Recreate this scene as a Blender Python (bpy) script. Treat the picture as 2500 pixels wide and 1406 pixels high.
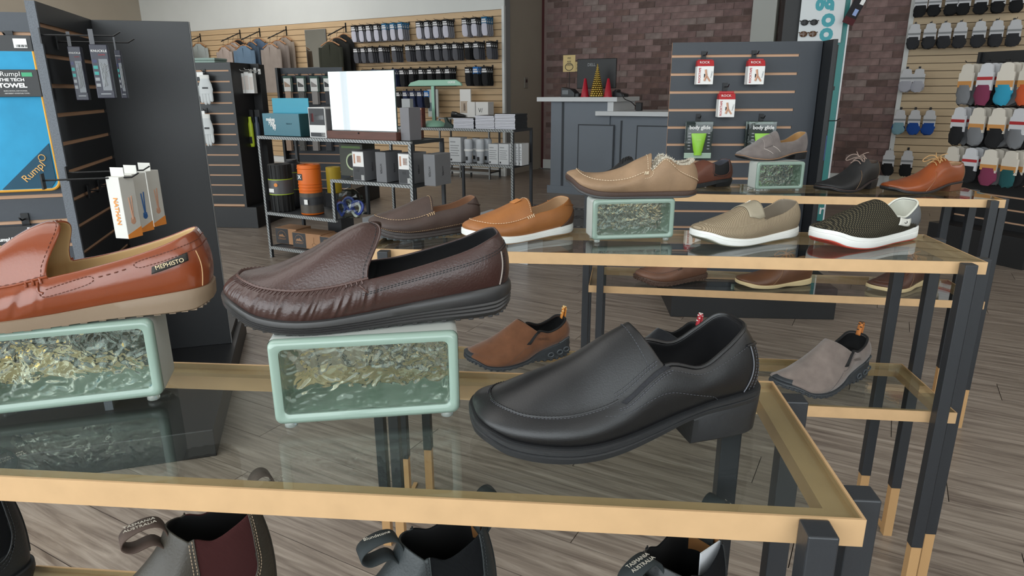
import bpy, bmesh, math, random
from mathutils import Vector as V, Matrix, Euler
random.seed(7)
for o in list(bpy.data.objects): bpy.data.objects.remove(o)
SC = bpy.context.scene
COL = SC.collection
PI = math.pi
def R(d): return math.radians(d)

# ------------------------------------------------------------------ camera
FPX, PITCH, ROLL, CH = 1624.7, .2887, -.0063, 1.1838
cam = bpy.data.cameras.new('camera'); camo = bpy.data.objects.new('camera', cam); COL.objects.link(camo)
cam.sensor_width = 36.0; cam.lens = FPX / 2500 * 36.0; cam.clip_start = .02; cam.clip_end = 100
camo.matrix_world = Matrix.Translation((0, 0, CH)) @ Matrix.Rotation(PI / 2 - PITCH, 4, 'X') @ Matrix.Rotation(-ROLL * -1, 4, 'Z')
SC.camera = camo
# room axes: E1 runs along the back wall to the right, E2 runs into the back wall
TH = R(60.83)
E1 = V((math.sin(TH), -math.cos(TH), 0)); E2 = V((math.cos(TH), math.sin(TH), 0))
ROOM = math.atan2(E1.y, E1.x)
def E(a, b, z=0.): return E1 * a + E2 * b + V((0, 0, z))
# a point of the photograph carried onto a plane of the room
_f = V((0, math.cos(PITCH), -math.sin(PITCH))); _u0 = V((0, math.sin(PITCH), math.cos(PITCH))); _r0 = V((1, 0, 0))
_r = _r0 * math.cos(ROLL) + _u0 * math.sin(ROLL); _u = -_r0 * math.sin(ROLL) + _u0 * math.cos(ROLL)
def ray(u, v): return _f + _r * ((u - 1250) / FPX) - _u * ((v - 703) / FPX)
def atz(u, v, z): d = ray(u, v); return V((0, 0, CH)) + d * ((z - CH) / d.z)
def aty(u, v, y): d = ray(u, v); return V((0, 0, CH)) + d * (y / d.y)
def ate(u, v, b): d = ray(u, v); return V((0, 0, CH)) + d * (b / d.dot(E2))     # onto a plane parallel to the back wall
def e1(p): return p.dot(E1)

# ------------------------------------------------------------------ world, light, exposure
W = bpy.data.worlds.new('sky'); SC.world = W; W.use_nodes = True
bg = W.node_tree.nodes['Background']; bg.inputs[0].default_value = (.86, .93, 1, 1); bg.inputs[1].default_value = 1.6
def area(name, loc, tgt, sx, sy, power, col=(1, 1, 1)):
    l = bpy.data.lights.new(name, 'AREA'); l.shape = 'RECTANGLE'; l.size = sx; l.size_y = sy; l.energy = power; l.color = col
    o = bpy.data.objects.new(name, l); COL.objects.link(o); o.location = loc
    o.rotation_euler = (V(tgt) - V(loc)).to_track_quat('-Z', 'Y').to_euler(); return o
SF = -2.6                                       # the shop front lies behind the camera at this E2
for k, a in enumerate((-9.2, -4.9, -.7, 3.5)):
    area('window_light', E(a, SF + .12, 1.75), E(a, 5, 1.45), (4.35, 4.1, 4.1, 4.1)[k], 2.6, (42, 94, 98, 74)[k], (.93, .97, 1))
for a, b, sx, pw in ((-9.6, 1.6, 4.6, 74), (-3.4, -.6, 4.6, 62), (3.4, .8, 4.6, 62), (-9.2, 6, 4.6, 74), (5, 6.2, 3, 50)): area('ceiling_fill_light', E(a, b, 3.55), E(a, b, 0), sx, 3, pw, (1, .98, .95))  # added soft overhead fill without known fittings, brightens the rear of the shop
SC.view_settings.view_transform = 'Standard'; SC.view_settings.look = 'None'
SC.view_settings.exposure = 0.24; SC.view_settings.gamma = 1; SC.view_settings.use_curve_mapping = False
SC.cycles.max_bounces = 14; SC.cycles.transparent_max_bounces = 24; SC.cycles.transmission_bounces = 12; SC.cycles.caustics_refractive = True; SC.cycles.blur_glossy = 1.0; SC.cycles.caustics_reflective = False

# ------------------------------------------------------------------ materials
def lin(h):
    h = h.lstrip('#'); c = [int(h[i:i + 2], 16) / 255 for i in (0, 2, 4)]
    return tuple((x / 12.92 if x <= .04045 else ((x + .055) / 1.055) ** 2.4) for x in c) + (1,)
MATS = {}
def mat(name, col, rough=.5, metal=0., spec=.5, var=0., vscale=20., bump=0., bscale=200., coat=0., sheen=0., stretch=None, detail=3., trans=0., emit=0.):
    if name in MATS: return MATS[name]
    m = bpy.data.materials.new(name); m.use_nodes = True; nt = m.node_tree; N = nt.nodes; L = nt.links
    b = N['Principled BSDF']; c = lin(col) if isinstance(col, str) else tuple(col)
    b.inputs['Base Color'].default_value = c; b.inputs['Roughness'].default_value = rough; b.inputs['Metallic'].default_value = metal
    b.inputs['Specular IOR Level'].default_value = spec
    if coat: b.inputs['Coat Weight'].default_value = coat; b.inputs['Coat Roughness'].default_value = .12
    if sheen: b.inputs['Sheen Weight'].default_value = sheen; b.inputs['Sheen Roughness'].default_value = .4
    if trans: b.inputs['Transmission Weight'].default_value = trans
    if emit: b.inputs['Emission Color'].default_value = c; b.inputs['Emission Strength'].default_value = emit
    tc = None
    if var or bump:
        tc = N.new('ShaderNodeTexCoord'); src = tc.outputs['Object']
        if stretch:
            mp = N.new('ShaderNodeMapping'); mp.inputs['Scale'].default_value = stretch; L.new(src, mp.inputs['Vector']); src = mp.outputs['Vector']
    if var:
        n = N.new('ShaderNodeTexNoise'); n.inputs['Scale'].default_value = vscale; n.inputs['Detail'].default_value = detail; L.new(src, n.inputs['Vector'])
        r = N.new('ShaderNodeValToRGB'); r.color_ramp.elements[0].position = .3; r.color_ramp.elements[1].position = .7
        r.color_ramp.elements[0].color = tuple(max(0, x * (1 - var)) for x in c[:3]) + (1,); r.color_ramp.elements[1].color = tuple(min(1, x * (1 + var)) for x in c[:3]) + (1,)
        L.new(n.outputs['Fac'], r.inputs['Fac']); L.new(r.outputs['Color'], b.inputs['Base Color'])
    if bump:
        n2 = N.new('ShaderNodeTexNoise'); n2.inputs['Scale'].default_value = bscale; n2.inputs['Detail'].default_value = 4; L.new(src, n2.inputs['Vector'])
        bp = N.new('ShaderNodeBump'); bp.inputs['Strength'].default_value = bump; bp.inputs['Distance'].default_value = .002
        L.new(n2.outputs['Fac'], bp.inputs['Height']); L.new(bp.outputs['Normal'], b.inputs['Normal'])
    MATS[name] = m; return m
def clear_glass(name, tint, ior=1.5, rough=0., bump=0., bscale=30., dist=.01):
    """sheet glass: Fresnel mix of a tinted see-through and a mirror reflection"""
    if name in MATS: return MATS[name]
    m = bpy.data.materials.new(name); m.use_nodes = True; nt = m.node_tree; N = nt.nodes; L = nt.links
    for n in list(N): N.remove(n)
    out = N.new('ShaderNodeOutputMaterial'); mx = N.new('ShaderNodeMixShader'); t = N.new('ShaderNodeBsdfTransparent'); g = N.new('ShaderNodeBsdfGlossy'); fr = N.new('ShaderNodeLayerWeight')
    t.inputs[0].default_value = lin(tint); g.inputs['Roughness'].default_value = rough; fr.inputs[0].default_value = .5
    pw = N.new('ShaderNodeMath'); pw.operation = 'POWER'; pw.inputs[1].default_value = 5; L.new(fr.outputs['Facing'], pw.inputs[0])      # Schlick
    ma = N.new('ShaderNodeMath'); ma.operation = 'MULTIPLY_ADD'; ma.inputs[1].default_value = .957; ma.inputs[2].default_value = .043; L.new(pw.outputs[0], ma.inputs[0])
    L.new(ma.outputs[0], mx.inputs[0]); L.new(t.outputs[0], mx.inputs[1]); L.new(g.outputs[0], mx.inputs[2]); L.new(mx.outputs[0], out.inputs[0])
    MATS[name] = m; return m

# ------------------------------------------------------------------ mesh helpers
class MB:
    """collects polygons; build() links them as ONE mesh object"""
    def __init__(s): s.v = []; s.f = []; s.mi = []; s.m = 0; s.weld = False
    def add(s, vs, fs):
        o = len(s.v); s.v += [tuple(p) for p in vs]; s.f += [tuple(i + o for i in f) for f in fs]; s.mi += [s.m] * len(fs); return s
    def box(s, x0, x1, y0, y1, z0, z1, M=None):
        vs = [V((x, y, z)) for z in (z0, z1) for y in (y0, y1) for x in (x0, x1)]
        if M is not None: vs = [M @ p for p in vs]
        return s.add(vs, [(0, 2, 3, 1), (4, 5, 7, 6), (0, 1, 5, 4), (2, 6, 7, 3), (0, 4, 6, 2), (1, 3, 7, 5)])
    def cbox(s, c, d, M=None): return s.box(c[0] - d[0] / 2, c[0] + d[0] / 2, c[1] - d[1] / 2, c[1] + d[1] / 2, c[2] - d[2] / 2, c[2] + d[2] / 2, M)
    def tube(s, pts, r, n=8, caps=True, closed=False):
        pts = [V(p) for p in pts]; k = len(pts); rs = r if isinstance(r, (list, tuple)) else [r] * k; vs = []; up = None
        for i, p in enumerate(pts):
            a = pts[(i - 1) % k] if (closed or i) else p; b = pts[(i + 1) % k] if (closed or i < k - 1) else p
            d = (b - a)
            d = d.normalized() if d.length > 1e-9 else V((0, 0, 1))
            if up is None: up = V((0, 0, 1)) if abs(d.z) < .9 else V((1, 0, 0))
            x = d.cross(up)
            x = x.normalized() if x.length > 1e-6 else d.orthogonal().normalized()
            y = x.cross(d).normalized(); up = y
            for j in range(n): t = 2 * PI * j / n; vs.append(p + (x * math.cos(t) + y * math.sin(t)) * rs[i])
        fs = []
        for i in range(k if closed else k - 1):
            for j in range(n): i2 = (i + 1) % k; fs.append((i * n + j, i * n + (j + 1) % n, i2 * n + (j + 1) % n, i2 * n + j))
        if caps and not closed: fs.append(tuple(range(n))[::-1]); fs.append(tuple((k - 1) * n + j for j in range(n)))
        return s.add(vs, fs)
    def lathe(s, prof, n=24, c=(0, 0, 0), sx=1, sy=1):
        vs = [V((c[0] + r * math.cos(2 * PI * j / n) * sx, c[1] + r * math.sin(2 * PI * j / n) * sy, c[2] + z)) for r, z in prof for j in range(n)]
        fs = [(i * n + j, i * n + (j + 1) % n, (i + 1) * n + (j + 1) % n, (i + 1) * n + j) for i in range(len(prof) - 1) for j in range(n)]
        fs.append(tuple(range(n))[::-1]); fs.append(tuple((len(prof) - 1) * n + j for j in range(n)))
        return s.add(vs, fs)
    def prism(s, poly, t0, t1, axis='y'):
        """poly of (a,b) pairs extruded along an axis: y -> (x,z), z -> (x,y), x -> (y,z)"""
        def mk(a, b, t): return {'y': (a, t, b), 'z': (a, b, t), 'x': (t, a, b)}[axis]
        n = len(poly); vs = [mk(a, b, t0) for a, b in poly] + [mk(a, b, t1) for a, b in poly]
        fs = [tuple(range(n))[::-1], tuple(range(n, 2 * n))] + [(i, (i + 1) % n, n + (i + 1) % n, n + i) for i in range(n)]
        return s.add(vs, fs)
    def grid(s, rows, closed=False):
        n = len(rows[0]); vs = [p for r in rows for p in r]; fs = []
        for i in range(len(rows) - 1):
            for j in range(n if closed else n - 1): fs.append((i * n + j, i * n + (j + 1) % n, (i + 1) * n + (j + 1) % n, (i + 1) * n + j))
        return s.add(vs, fs)
    def loft(s, rows, cap=True):
        n = len(rows[0]); o = len(s.v); s.grid(rows, True)
        if cap: s.f += [tuple(o + j for j in range(n))[::-1], tuple(o + (len(rows) - 1) * n + j for j in range(n))]; s.mi += [s.m, s.m]
        return s
    def mesh(s, name, mats, smooth=False, angle=None):
        me = bpy.data.meshes.new(name); me.from_pydata(s.v, [], s.f)
        for m in (mats if isinstance(mats, (list, tuple)) else [mats]): me.materials.append(m)
        if any(s.mi): me.polygons.foreach_set('material_index', s.mi)
        bm = bmesh.new(); bm.from_mesh(me)
        if s.weld: bmesh.ops.remove_doubles(bm, verts=bm.verts, dist=1e-6)
        bmesh.ops.recalc_face_normals(bm, faces=bm.faces)
        for f in bm.faces: f.smooth = bool(smooth)
        if smooth and angle:
            for e in bm.edges:
                if len(e.link_faces) == 2 and e.calc_face_angle(0) > R(angle): e.smooth = False
        bm.to_mesh(me); bm.free(); return me
    def build(s, name, mats, parent=None, smooth=False, bevel=0., seg=2, loc=None, rot=None, angle=40):
        o = bpy.data.objects.new(name, s.mesh(name, mats, smooth, angle)); COL.objects.link(o)
        if parent: o.parent = parent
        if loc is not None: o.location = loc
        if rot is not None: o.rotation_euler = rot
        if bevel:
            b = o.modifiers.new('bevel', 'BEVEL'); b.width = bevel; b.segments = seg; b.limit_method = 'ANGLE'; b.angle_limit = R(50); b.harden_normals = False
        return o
def tag(o, label, cat, group=None):
    o['label'] = label; o['category'] = cat
    if group: o['group'] = group
    return o
def thing(name, label, cat, loc=(0, 0, 0), rotz=0., group=None):
    o = bpy.data.objects.new(name, None); COL.objects.link(o); o.location = loc; o.rotation_euler = (0, 0, rotz); o.empty_display_size = .02
    return tag(o, label, cat, group)
def struct(o): o['kind'] = 'structure'; return o
def stuff(o): o['kind'] = 'stuff'; return o
def dup(root, loc=None, rotz=None, label=None, group=None):
    r = root.copy(); COL.objects.link(r)
    if loc is not None: r.location = loc
    if rotz is not None: r.rotation_euler = (0, 0, rotz)
    if label: r['label'] = label
    if group: r['group'] = group
    for ch in list(root.children):
        c = ch.copy(); COL.objects.link(c); c.parent = r
        for g in ch.children:
            d = g.copy(); COL.objects.link(d); d.parent = c
    return r
def text(s, size, parent, loc, rot, m, name='lettering', ax='CENTER', ext=.0003, sx=1., bold=0.):
    c = bpy.data.curves.new(name, 'FONT'); c.body = s; c.size = size; c.align_x = ax; c.align_y = 'CENTER'; c.extrude = ext; c.offset = bold; c.resolution_u = 3
    c.materials.append(m); o = bpy.data.objects.new(name, c); COL.objects.link(o); o.location = loc; o.rotation_euler = rot; o.scale = (sx, 1, 1)
    if parent: o.parent = parent
    return o
def letters_to_mesh():
    dg = bpy.context.evaluated_depsgraph_get()
    for o in [o for o in COL.objects if o.type == 'FONT']:
        me = bpy.data.meshes.new_from_object(o.evaluated_get(dg)); n = bpy.data.objects.new('tmp', me); COL.objects.link(n)
        n.parent = o.parent; n.matrix_local = o.matrix_local.copy(); nm = o.name; bpy.data.objects.remove(o); n.name = nm
def ordn(i): return ['first', 'second', 'third', 'fourth', 'fifth', 'sixth', 'seventh', 'eighth', 'ninth', 'tenth', 'eleventh', 'twelfth', 'thirteenth', 'fourteenth', 'fifteenth', 'sixteenth', 'seventeenth', 'eighteenth', 'nineteenth', 'twentieth'][i]
FR_ = (PI / 2, 0, 0)        # lettering that faces -y of its thing
# ================================================================== the room
M_white = mat('white_paint', '#d4d6d3', .7, var=.03, vscale=2)
M_beige = mat('beige_paint', '#a39a8c', .7, var=.03, vscale=2)
M_ceil = mat('ceiling_paint', '#d8d8d4', .8)
M_trimw = mat('white_trim', '#dcdedc', .45)
M_trimr = mat('dark_red_trim', '#4a1518', .5)
BR, SL = 9.54, 8.38          # E2 of the brick wall and of the pale slatwall
RX, LX = 7.2, -12.67
def wall(name, a0, a1, b0, b1, z0, z1, m): return struct(MB().box(a0, a1, b0, b1, z0, z1).build(name, m, rot=(0, 0, ROOM)))
wall('wall_left', LX - .12, LX, SF, SL + .2, 0, 3.6, M_beige)
wall('wall_back', LX, -4.786, SL + .02, SL + .16, 0, 3.6, M_white)
wall('wall_return', -4.93, -4.785, SL + .165, BR + .03, 0, 3.6, M_beige)
wall('trim_11', -4.7845, -4.77, SL + .021, SL + .16, 0, 3.6, mat('corner_grey', '#8b8c8b', .6))
wall('wall_alcove', -4.784, RX, BR + .03, BR + .17, 0, 3.6, M_beige)
wall('wall_right', RX, RX + .12, SF, BR + .17, 0, 3.6, M_white)
wall('ceiling', LX - .12, RX + .12, SF - .3, BR + .2, 3.6, 3.7, M_ceil)
# shop front behind the camera: sill, head and mullions round real glass
wall('wall_front', LX, RX, SF - .1, SF, 3.15, 3.6, M_white)
wall('trim_1', LX, RX, SF - .1, SF, 0, .35, M_white)
M_mull = mat('dark_mullion', '#2a2c2e', .4)
for k in range(6): wall('trim_%d' % (k + 2), LX + 3.95 * k - .04, LX + 3.95 * k + .04, SF - .1, SF, .35, 3.15, M_mull)
M_win = clear_glass('window_glass', '#f4f8f6')
for k in range(5): struct(MB().box(LX + 3.95 * k + .04, LX + 3.95 * (k + 1) - .04, SF - .06, SF - .05, .35, 3.15).build('window_%d' % (k + 1), M_win, rot=(0, 0, ROOM)))
wall('trim_8', -4.784, -4.745, BR - .0, BR + .028, 0, 3.6, M_trimr)
wall('baseboard_back', -4.745, .02, BR - .012, BR + .028, 0, .14, M_trimw)
wall('baseboard_left_back', LX, -4.80, SL - .0, SL + .02, 0, .10, M_trimw)
wall('trim_9', -4.80, -4.762, SL - .025, SL + .02, 0, 2.27, M_trimw)          # white corner guard
wall('trim_10', .0, .05, BR - .05, BR + .03, 0, 2.7, M_trimw)                 # end cap of the right slatwall
# light switch on the alcove wall
wall('wall_right_back', .0, RX, BR, BR + .028, 0, 3.6, M_white)
_d = ray(1283, 205); p = V((0, 0, CH)) + _d * ((-4.784 - V((0, 0, CH)).dot(E1)) / _d.dot(E1))
t = thing('wall_switch', 'small grey switch plate with dark button on the beige wall beside the brick', 'switch', p, ROOM + PI / 2)
MB().box(-.05, .05, -.014, 0, -.06, .09).build('plate', mat('switch_plate', '#8a857c', .5), t, bevel=.003)
MB().box(-.022, .022, -.02, -.014, .02, .065).build('button', mat('switch_dark', '#3a2626', .4), t)

# ---- floor of separate planks, running with the back wall
M_floor = bpy.data.materials.new('plank_vinyl'); M_floor.use_nodes = True
def plank_nodes(m):
    nt = m.node_tree; N = nt.nodes; L = nt.links; b = N['Principled BSDF']
    tc = N.new('ShaderNodeTexCoord'); oi = N.new('ShaderNodeObjectInfo')
    ad = N.new('ShaderNodeVectorMath'); ad.operation = 'ADD'; L.new(tc.outputs['Object'], ad.inputs[0])
    sc = N.new('ShaderNodeVectorMath'); sc.operation = 'SCALE'; L.new(oi.outputs['Location'], sc.inputs[0]); sc.inputs['Scale'].default_value = 3.7; L.new(sc.outputs[0], ad.inputs[1])
    mp = N.new('ShaderNodeMapping'); mp.inputs['Scale'].default_value = (1.6, 26, 1); L.new(ad.outputs[0], mp.inputs['Vector'])
    n = N.new('ShaderNodeTexNoise'); n.inputs['Scale'].default_value = 1.6; n.inputs['Detail'].default_value = 6; n.inputs['Roughness'].default_value = .62; n.inputs['Distortion'].default_value = .9; L.new(mp.outputs[0], n.inputs['Vector'])
    r = N.new('ShaderNodeValToRGB'); e = r.color_ramp.elements
    e[0].position = .3; e[0].color = lin('#645850'); e[1].position = .72; e[1].color = lin('#ab9f93')
    k = r.color_ramp.elements.new(.5); k.color = lin('#8b7f74')
    L.new(n.outputs['Fac'], r.inputs['Fac'])
    n2 = N.new('ShaderNodeTexNoise'); n2.inputs['Scale'].default_value = .5; L.new(ad.outputs[0], n2.inputs['Vector'])
    mx = N.new('ShaderNodeMix'); mx.data_type = 'RGBA'; mx.blend_type = 'MULTIPLY'; mx.inputs['Factor'].default_value = .5
    L.new(r.outputs['Color'], mx.inputs['A'])
    r2 = N.new('ShaderNodeValToRGB'); r2.color_ramp.elements[0].color = (.6, .58, .56, 1); r2.color_ramp.elements[1].color = (1, 1, 1, 1); L.new(n2.outputs['Fac'], r2.inputs['Fac']); L.new(r2.outputs['Color'], mx.inputs['B'])
    L.new(mx.outputs['Result'], b.inputs['Base Color'])
    b.inputs['Roughness'].default_value = .36; b.inputs['Specular IOR Level'].default_value = .45
    bp = N.new('ShaderNodeBump'); bp.inputs['Strength'].default_value = .25; bp.inputs['Distance'].default_value = .002; L.new(n.outputs['Fac'], bp.inputs['Height']); L.new(bp.outputs['Normal'], b.inputs['Normal'])
plank_nodes(M_floor)
floor = struct(MB().box(LX - .12, RX + .12, SF - 2, BR + .2, -.1, -.006).build('floor', mat('floor_joint', '#3b332e', .8), rot=(0, 0, ROOM)))
PW, PL = .178, 1.22
pm = MB().box(0, PL - .0025, 0, PW - .0025, -.006, 0).mesh('plank', M_floor)
cells = []
for j in range(int(SF / PW) - 1, int(BR / PW) + 1):
    off = (j * .437 % 1) * PL
    for i in range(int(LX / PL) - 1, int(RX / PL) + 1):
        a, b = i * PL + off, j * PW
        if a < LX or a + PL > RX or b < SF or b + PW > BR: continue
        c = E(a + PL / 2, b + PW / 2); d = c - V((0, 0, CH)); z = d.dot(_f)
        seen = z > .3 and abs(d.dot(_r) / z) < .95 and abs(d.dot(_u) / z) < .62
        cells.append((0 if seen else 1, c.length, a, b))
cells.sort(); rest = MB()
for k, (s, dist, a, b) in enumerate(cells):
    if k < 300 and s == 0:
        o = bpy.data.objects.new('plank', pm); COL.objects.link(o); o.parent = floor; o.location = (a, b, 0)
    else: rest.box(a, a + PL - .0025, b, b + PW - .0025, -.006, 0)
stuff(rest.build('floorboards', M_floor, floor))

# ---- brick wall: single bricks on a mortar bed
M_mortar = mat('mortar', '#85736e', .9, var=.15, vscale=6)
def brick_mat(name, c): return mat(name, c, .85, var=.28, vscale=9, bump=.6, bscale=60)
BM = [brick_mat('brick_plum', '#7f6764'), brick_mat('brick_mauve', '#8c7470'), brick_mat('brick_brown', '#78605a'), brick_mat('brick_grey', '#8b7b76'), brick_mat('brick_dark', '#66534e')]
bw = struct(MB().box(-4.745, .0, BR, BR + .028, 0, 3.6).build('wall_brick', M_mortar, rot=(0, 0, ROOM)))
CHH, BL = .0815, .235
bms = [MB().box(.004, BL - .005, -.010, 0, .003, CHH - .005).mesh('brick', m) for m in BM]
bc = []
for j in range(0, 36):
    for i in range(-21, 1):
        a = i * BL + (BL / 2 if j % 2 else 0) + (random.random() - .5) * .02; z = .14 + j * CHH
        if a < -4.74 or a > -.02: continue
        c = E(a, BR, z); d = c - V((0, 0, CH)); zz = d.dot(_f); u = 1250 + FPX * d.dot(_r) / zz; v = 703 - FPX * d.dot(_u) / zz
        vis = (-40 < v < 420) and ((1320 < u < 1850) or (2040 < u < 2210)) and not (1340 < u < 1640 and v > 235) and not (u > 1640 and u < 2000 and v > 105)
        bc.append((0 if vis else 1, d.length, a, z))
bc.sort(); rest = [MB() for _ in BM]
for k, (s, dist, a, z) in enumerate(bc):
    q = random.choice((0, 0, 1, 1, 2, 3, 4) if a > -4.3 else (0, 2, 4, 4, 1))
    if k < 300 and s == 0:
        o = bpy.data.objects.new('brick', bms[q]); COL.objects.link(o); o.parent = bw; o.location = (a, BR - random.random() * .002, z)
    else: rest[q].box(a + .004, a + BL - .005, BR - .010, BR, z + .003, z + CHH - .005)
for q, m in enumerate(BM): stuff(rest[q].build('brickwork', m, bw))

# ---- pale slatwalls
M_maple = mat('maple_slat', '#c9ab85', .5, var=.08, vscale=3, stretch=(.6, 1, 6))
M_maple2 = mat('maple_slat_light', '#cdb592', .5, var=.08, vscale=3, stretch=(.6, 1, 6))
M_groove = mat('slat_groove', '#6e5a44', .7)
M_blk = mat('black_laminate', '#191a1c', .45, bump=.1, bscale=400)
M_char = mat('charcoal_laminate', '#363b42', .5, bump=.1, bscale=400)
M_char2 = mat('near_black_laminate', '#15171a', .42, bump=.08, bscale=400)
M_tan = mat('raw_fibreboard', '#c49c7e', .7)
M_hook = mat('black_metal', '#17181a', .4, metal=.3)
def slatwall(name, label, x0, x1, z0, z1, pitch, gap, m, mb, loc, rotz, th=.018, kind=None):
    t = thing(name, label, 'slatwall', loc, rotz)
    MB().box(x0, x1, .006, .012, z0, z1).build('backing', mb, t)
    z = z0
    sm = MB().box(x0, x1, -th + .006, .006, 0, pitch - gap).mesh('slat', m)
    while z + pitch - gap <= z1 + .001:
        o = bpy.data.objects.new('slat', sm); COL.objects.link(o); o.parent = t; o.location = (0, 0, z)
        z += pitch
    if z1 - z > .015: MB().box(x0, x1, -th + .006, .006, z, z1).build('slat', m, t)
    return t
slatwall('slatwall', 'long pale maple slatwall on the rear wall hung with socks and shirts', LX + .01, -4.80, .11, 2.235, .085, .008, M_maple, M_groove, E(0, SL - .001), ROOM)
slatwall('slatwall', 'pale maple slatwall at the right end of the brick wall', .05, 6.5, .10, 2.7, .085, .008, M_maple2, M_groove, E(0, BR - .0275), ROOM)
# white posts standing before the brick, behind the black fixture
for (u0, u1, lab) in ((1841, 1899, 'wide white square post before the brick wall above the black fixture'), (1911, 1938, 'slim cream post right of the wide white post')):
    a0, a1 = e1(ate(u0, 40, BR - .1)), e1(ate(u1, 40, BR - .1))
    o = MB().box(a0, a1, BR - .25, BR - .012, 0, 3.6).build('white_post', mat('post_white', '#b9bbb6', .6) if u0 < 1900 else mat('post_cream', '#b5aea0', .6), rot=(0, 0, ROOM), bevel=.004)
    tag(o, lab, 'post')
# ================================================================== gold and glass display tables
HT, DROP, TW, TD = .835, .346, 1.334, .2804
M_gold = mat('brushed_gold', '#c9a67c', .4, metal=.35, var=.05, vscale=30)
M_goldleg = mat('gold_leg', '#cfa675', .4, metal=.45)
M_leg = mat('black_leg', '#24272b', .42, bump=.08, bscale=300)
M_glass = clear_glass('table_glass', '#f2f6f4', 1.52)
M_edge = mat('glass_edge_green', '#5c7266', .2, spec=.6)
def table(x, y, a, label):
    t = thing('display_table', label, 'table', (x, y, 0), a)
    # local frame: x runs left from the front right corner (negative), y runs back
    for nm, zt in (('top', HT), ('shelf', HT - DROP)):
        h = .0265; w = .026
        fr = MB()
        fr.box(-TW, 0, 0, .0025, zt - h, zt); fr.box(-TW, 0, TD - .0025, TD, zt - h, zt)                    # thin upright lips
        fr.box(-.0025, 0, .0025, TD - .0025, zt - h, zt); fr.box(-TW, -TW + .0025, .0025, TD - .0025, zt - h, zt)
        fr.box(-TW + .0025, -.0025, .0025, w, zt - h, zt - .008); fr.box(-TW + .0025, -.0025, TD - w, TD - .0025, zt - h, zt - .008)
        fr.box(-w, -.0025, w, TD - w, zt - h, zt - .008); fr.box(-TW + .0025, -TW + w, w, TD - w, zt - h, zt - .008)
        fr.build(nm + '_frame', M_gold, t)
        g = MB().box(-TW + .004, -.004, .004, TD - .004, zt - .007, zt - .0003).build('glass_' + nm, M_glass, t)
        MB().box(-TW + .0032, -.0032, .0027, .0040, zt - .0068, zt - .0012).build('glass_edge', M_edge, g)
        for sx in (-.035, -TW + .035):
            for sy in (.012, TD - .012): MB().tube([(sx, sy, zt - h - .004), (sx, sy, zt - h)], .004, 8).build('screw', M_gold, t)
    lw = .025
    spots = [(-.043, -lw / 2 - .0005), (-.043, TD + lw / 2 + .0005), (-TW + .043, -lw / 2 - .0005), (-TW + .043, TD + lw / 2 + .0005),
             (lw / 2 + .0005, .043), (lw / 2 + .0005, TD - .043), (-TW - lw / 2 - .0005, .043), (-TW - lw / 2 - .0005, TD - .043)]
    lm = MB().box(-lw / 2, lw / 2, -lw / 2, lw / 2, .15, HT - .001).mesh('leg', M_leg)
    gm = MB().box(-lw / 2 + .0015, lw / 2 - .0015, -lw / 2 + .0015, lw / 2 - .0015, 0, .15).mesh('gold_foot', M_goldleg)
    for (lx, ly) in spots:
        o = bpy.data.objects.new('leg', lm); COL.objects.link(o); o.parent = t; o.location = (lx, ly, 0)
        b = o.modifiers.new('bevel', 'BEVEL'); b.width = .0015; b.segments = 2
        f = bpy.data.objects.new('gold_foot', gm); COL.objects.link(f); f.parent = o; f['label'] = 'gold lower end of the black leg'
    for sx in (lw / 2, -TW - lw / 2):
        MB().box(sx - .006, sx + .006, TD - .029, TD + .05, .001, .006).build('floor_bar', M_goldleg, t)
    return t
T1 = (.2976, .4810, -.0948); T2 = (.9904, 1.3398, -.1215); T3 = (1.5983, 2.1389, -.1727)
table(*T1, 'nearest gold framed glass table carrying the brown and black loafers')
table(*T2, 'middle gold framed glass table carrying the white soled slip-ons')
table(*T3, 'farthest gold framed glass table carrying the lace-up derbies')

# ---- glass building blocks used as risers
M_rim = bpy.data.materials.new('block_rim_glass'); M_rim.use_nodes = True
def rim_nodes(m):
    nt = m.node_tree; N = nt.nodes; L = nt.links; b = N['Principled BSDF']
    b.inputs['Base Color'].default_value = lin('#a7c0b2'); b.inputs['Roughness'].default_value = .07; b.inputs['Transmission Weight'].default_value = .4; b.inputs['IOR'].default_value = 1.5
    b.inputs['Subsurface Weight'].default_value = 0
rim_nodes(M_rim)
M_wave = bpy.data.materials.new('wavy_glass'); M_wave.use_nodes = True
def wave_nodes(m):
    nt = m.node_tree; N = nt.nodes; L = nt.links
    for n in list(N): N.remove(n)
    out = N.new('ShaderNodeOutputMaterial'); g = N.new('ShaderNodeBsdfGlass'); g.inputs['Color'].default_value = lin('#fafffb'); g.inputs['Roughness'].default_value = .02; g.inputs['IOR'].default_value = 1.42
    L.new(g.outputs[0], out.inputs[0])
wave_nodes(M_wave)
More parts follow.
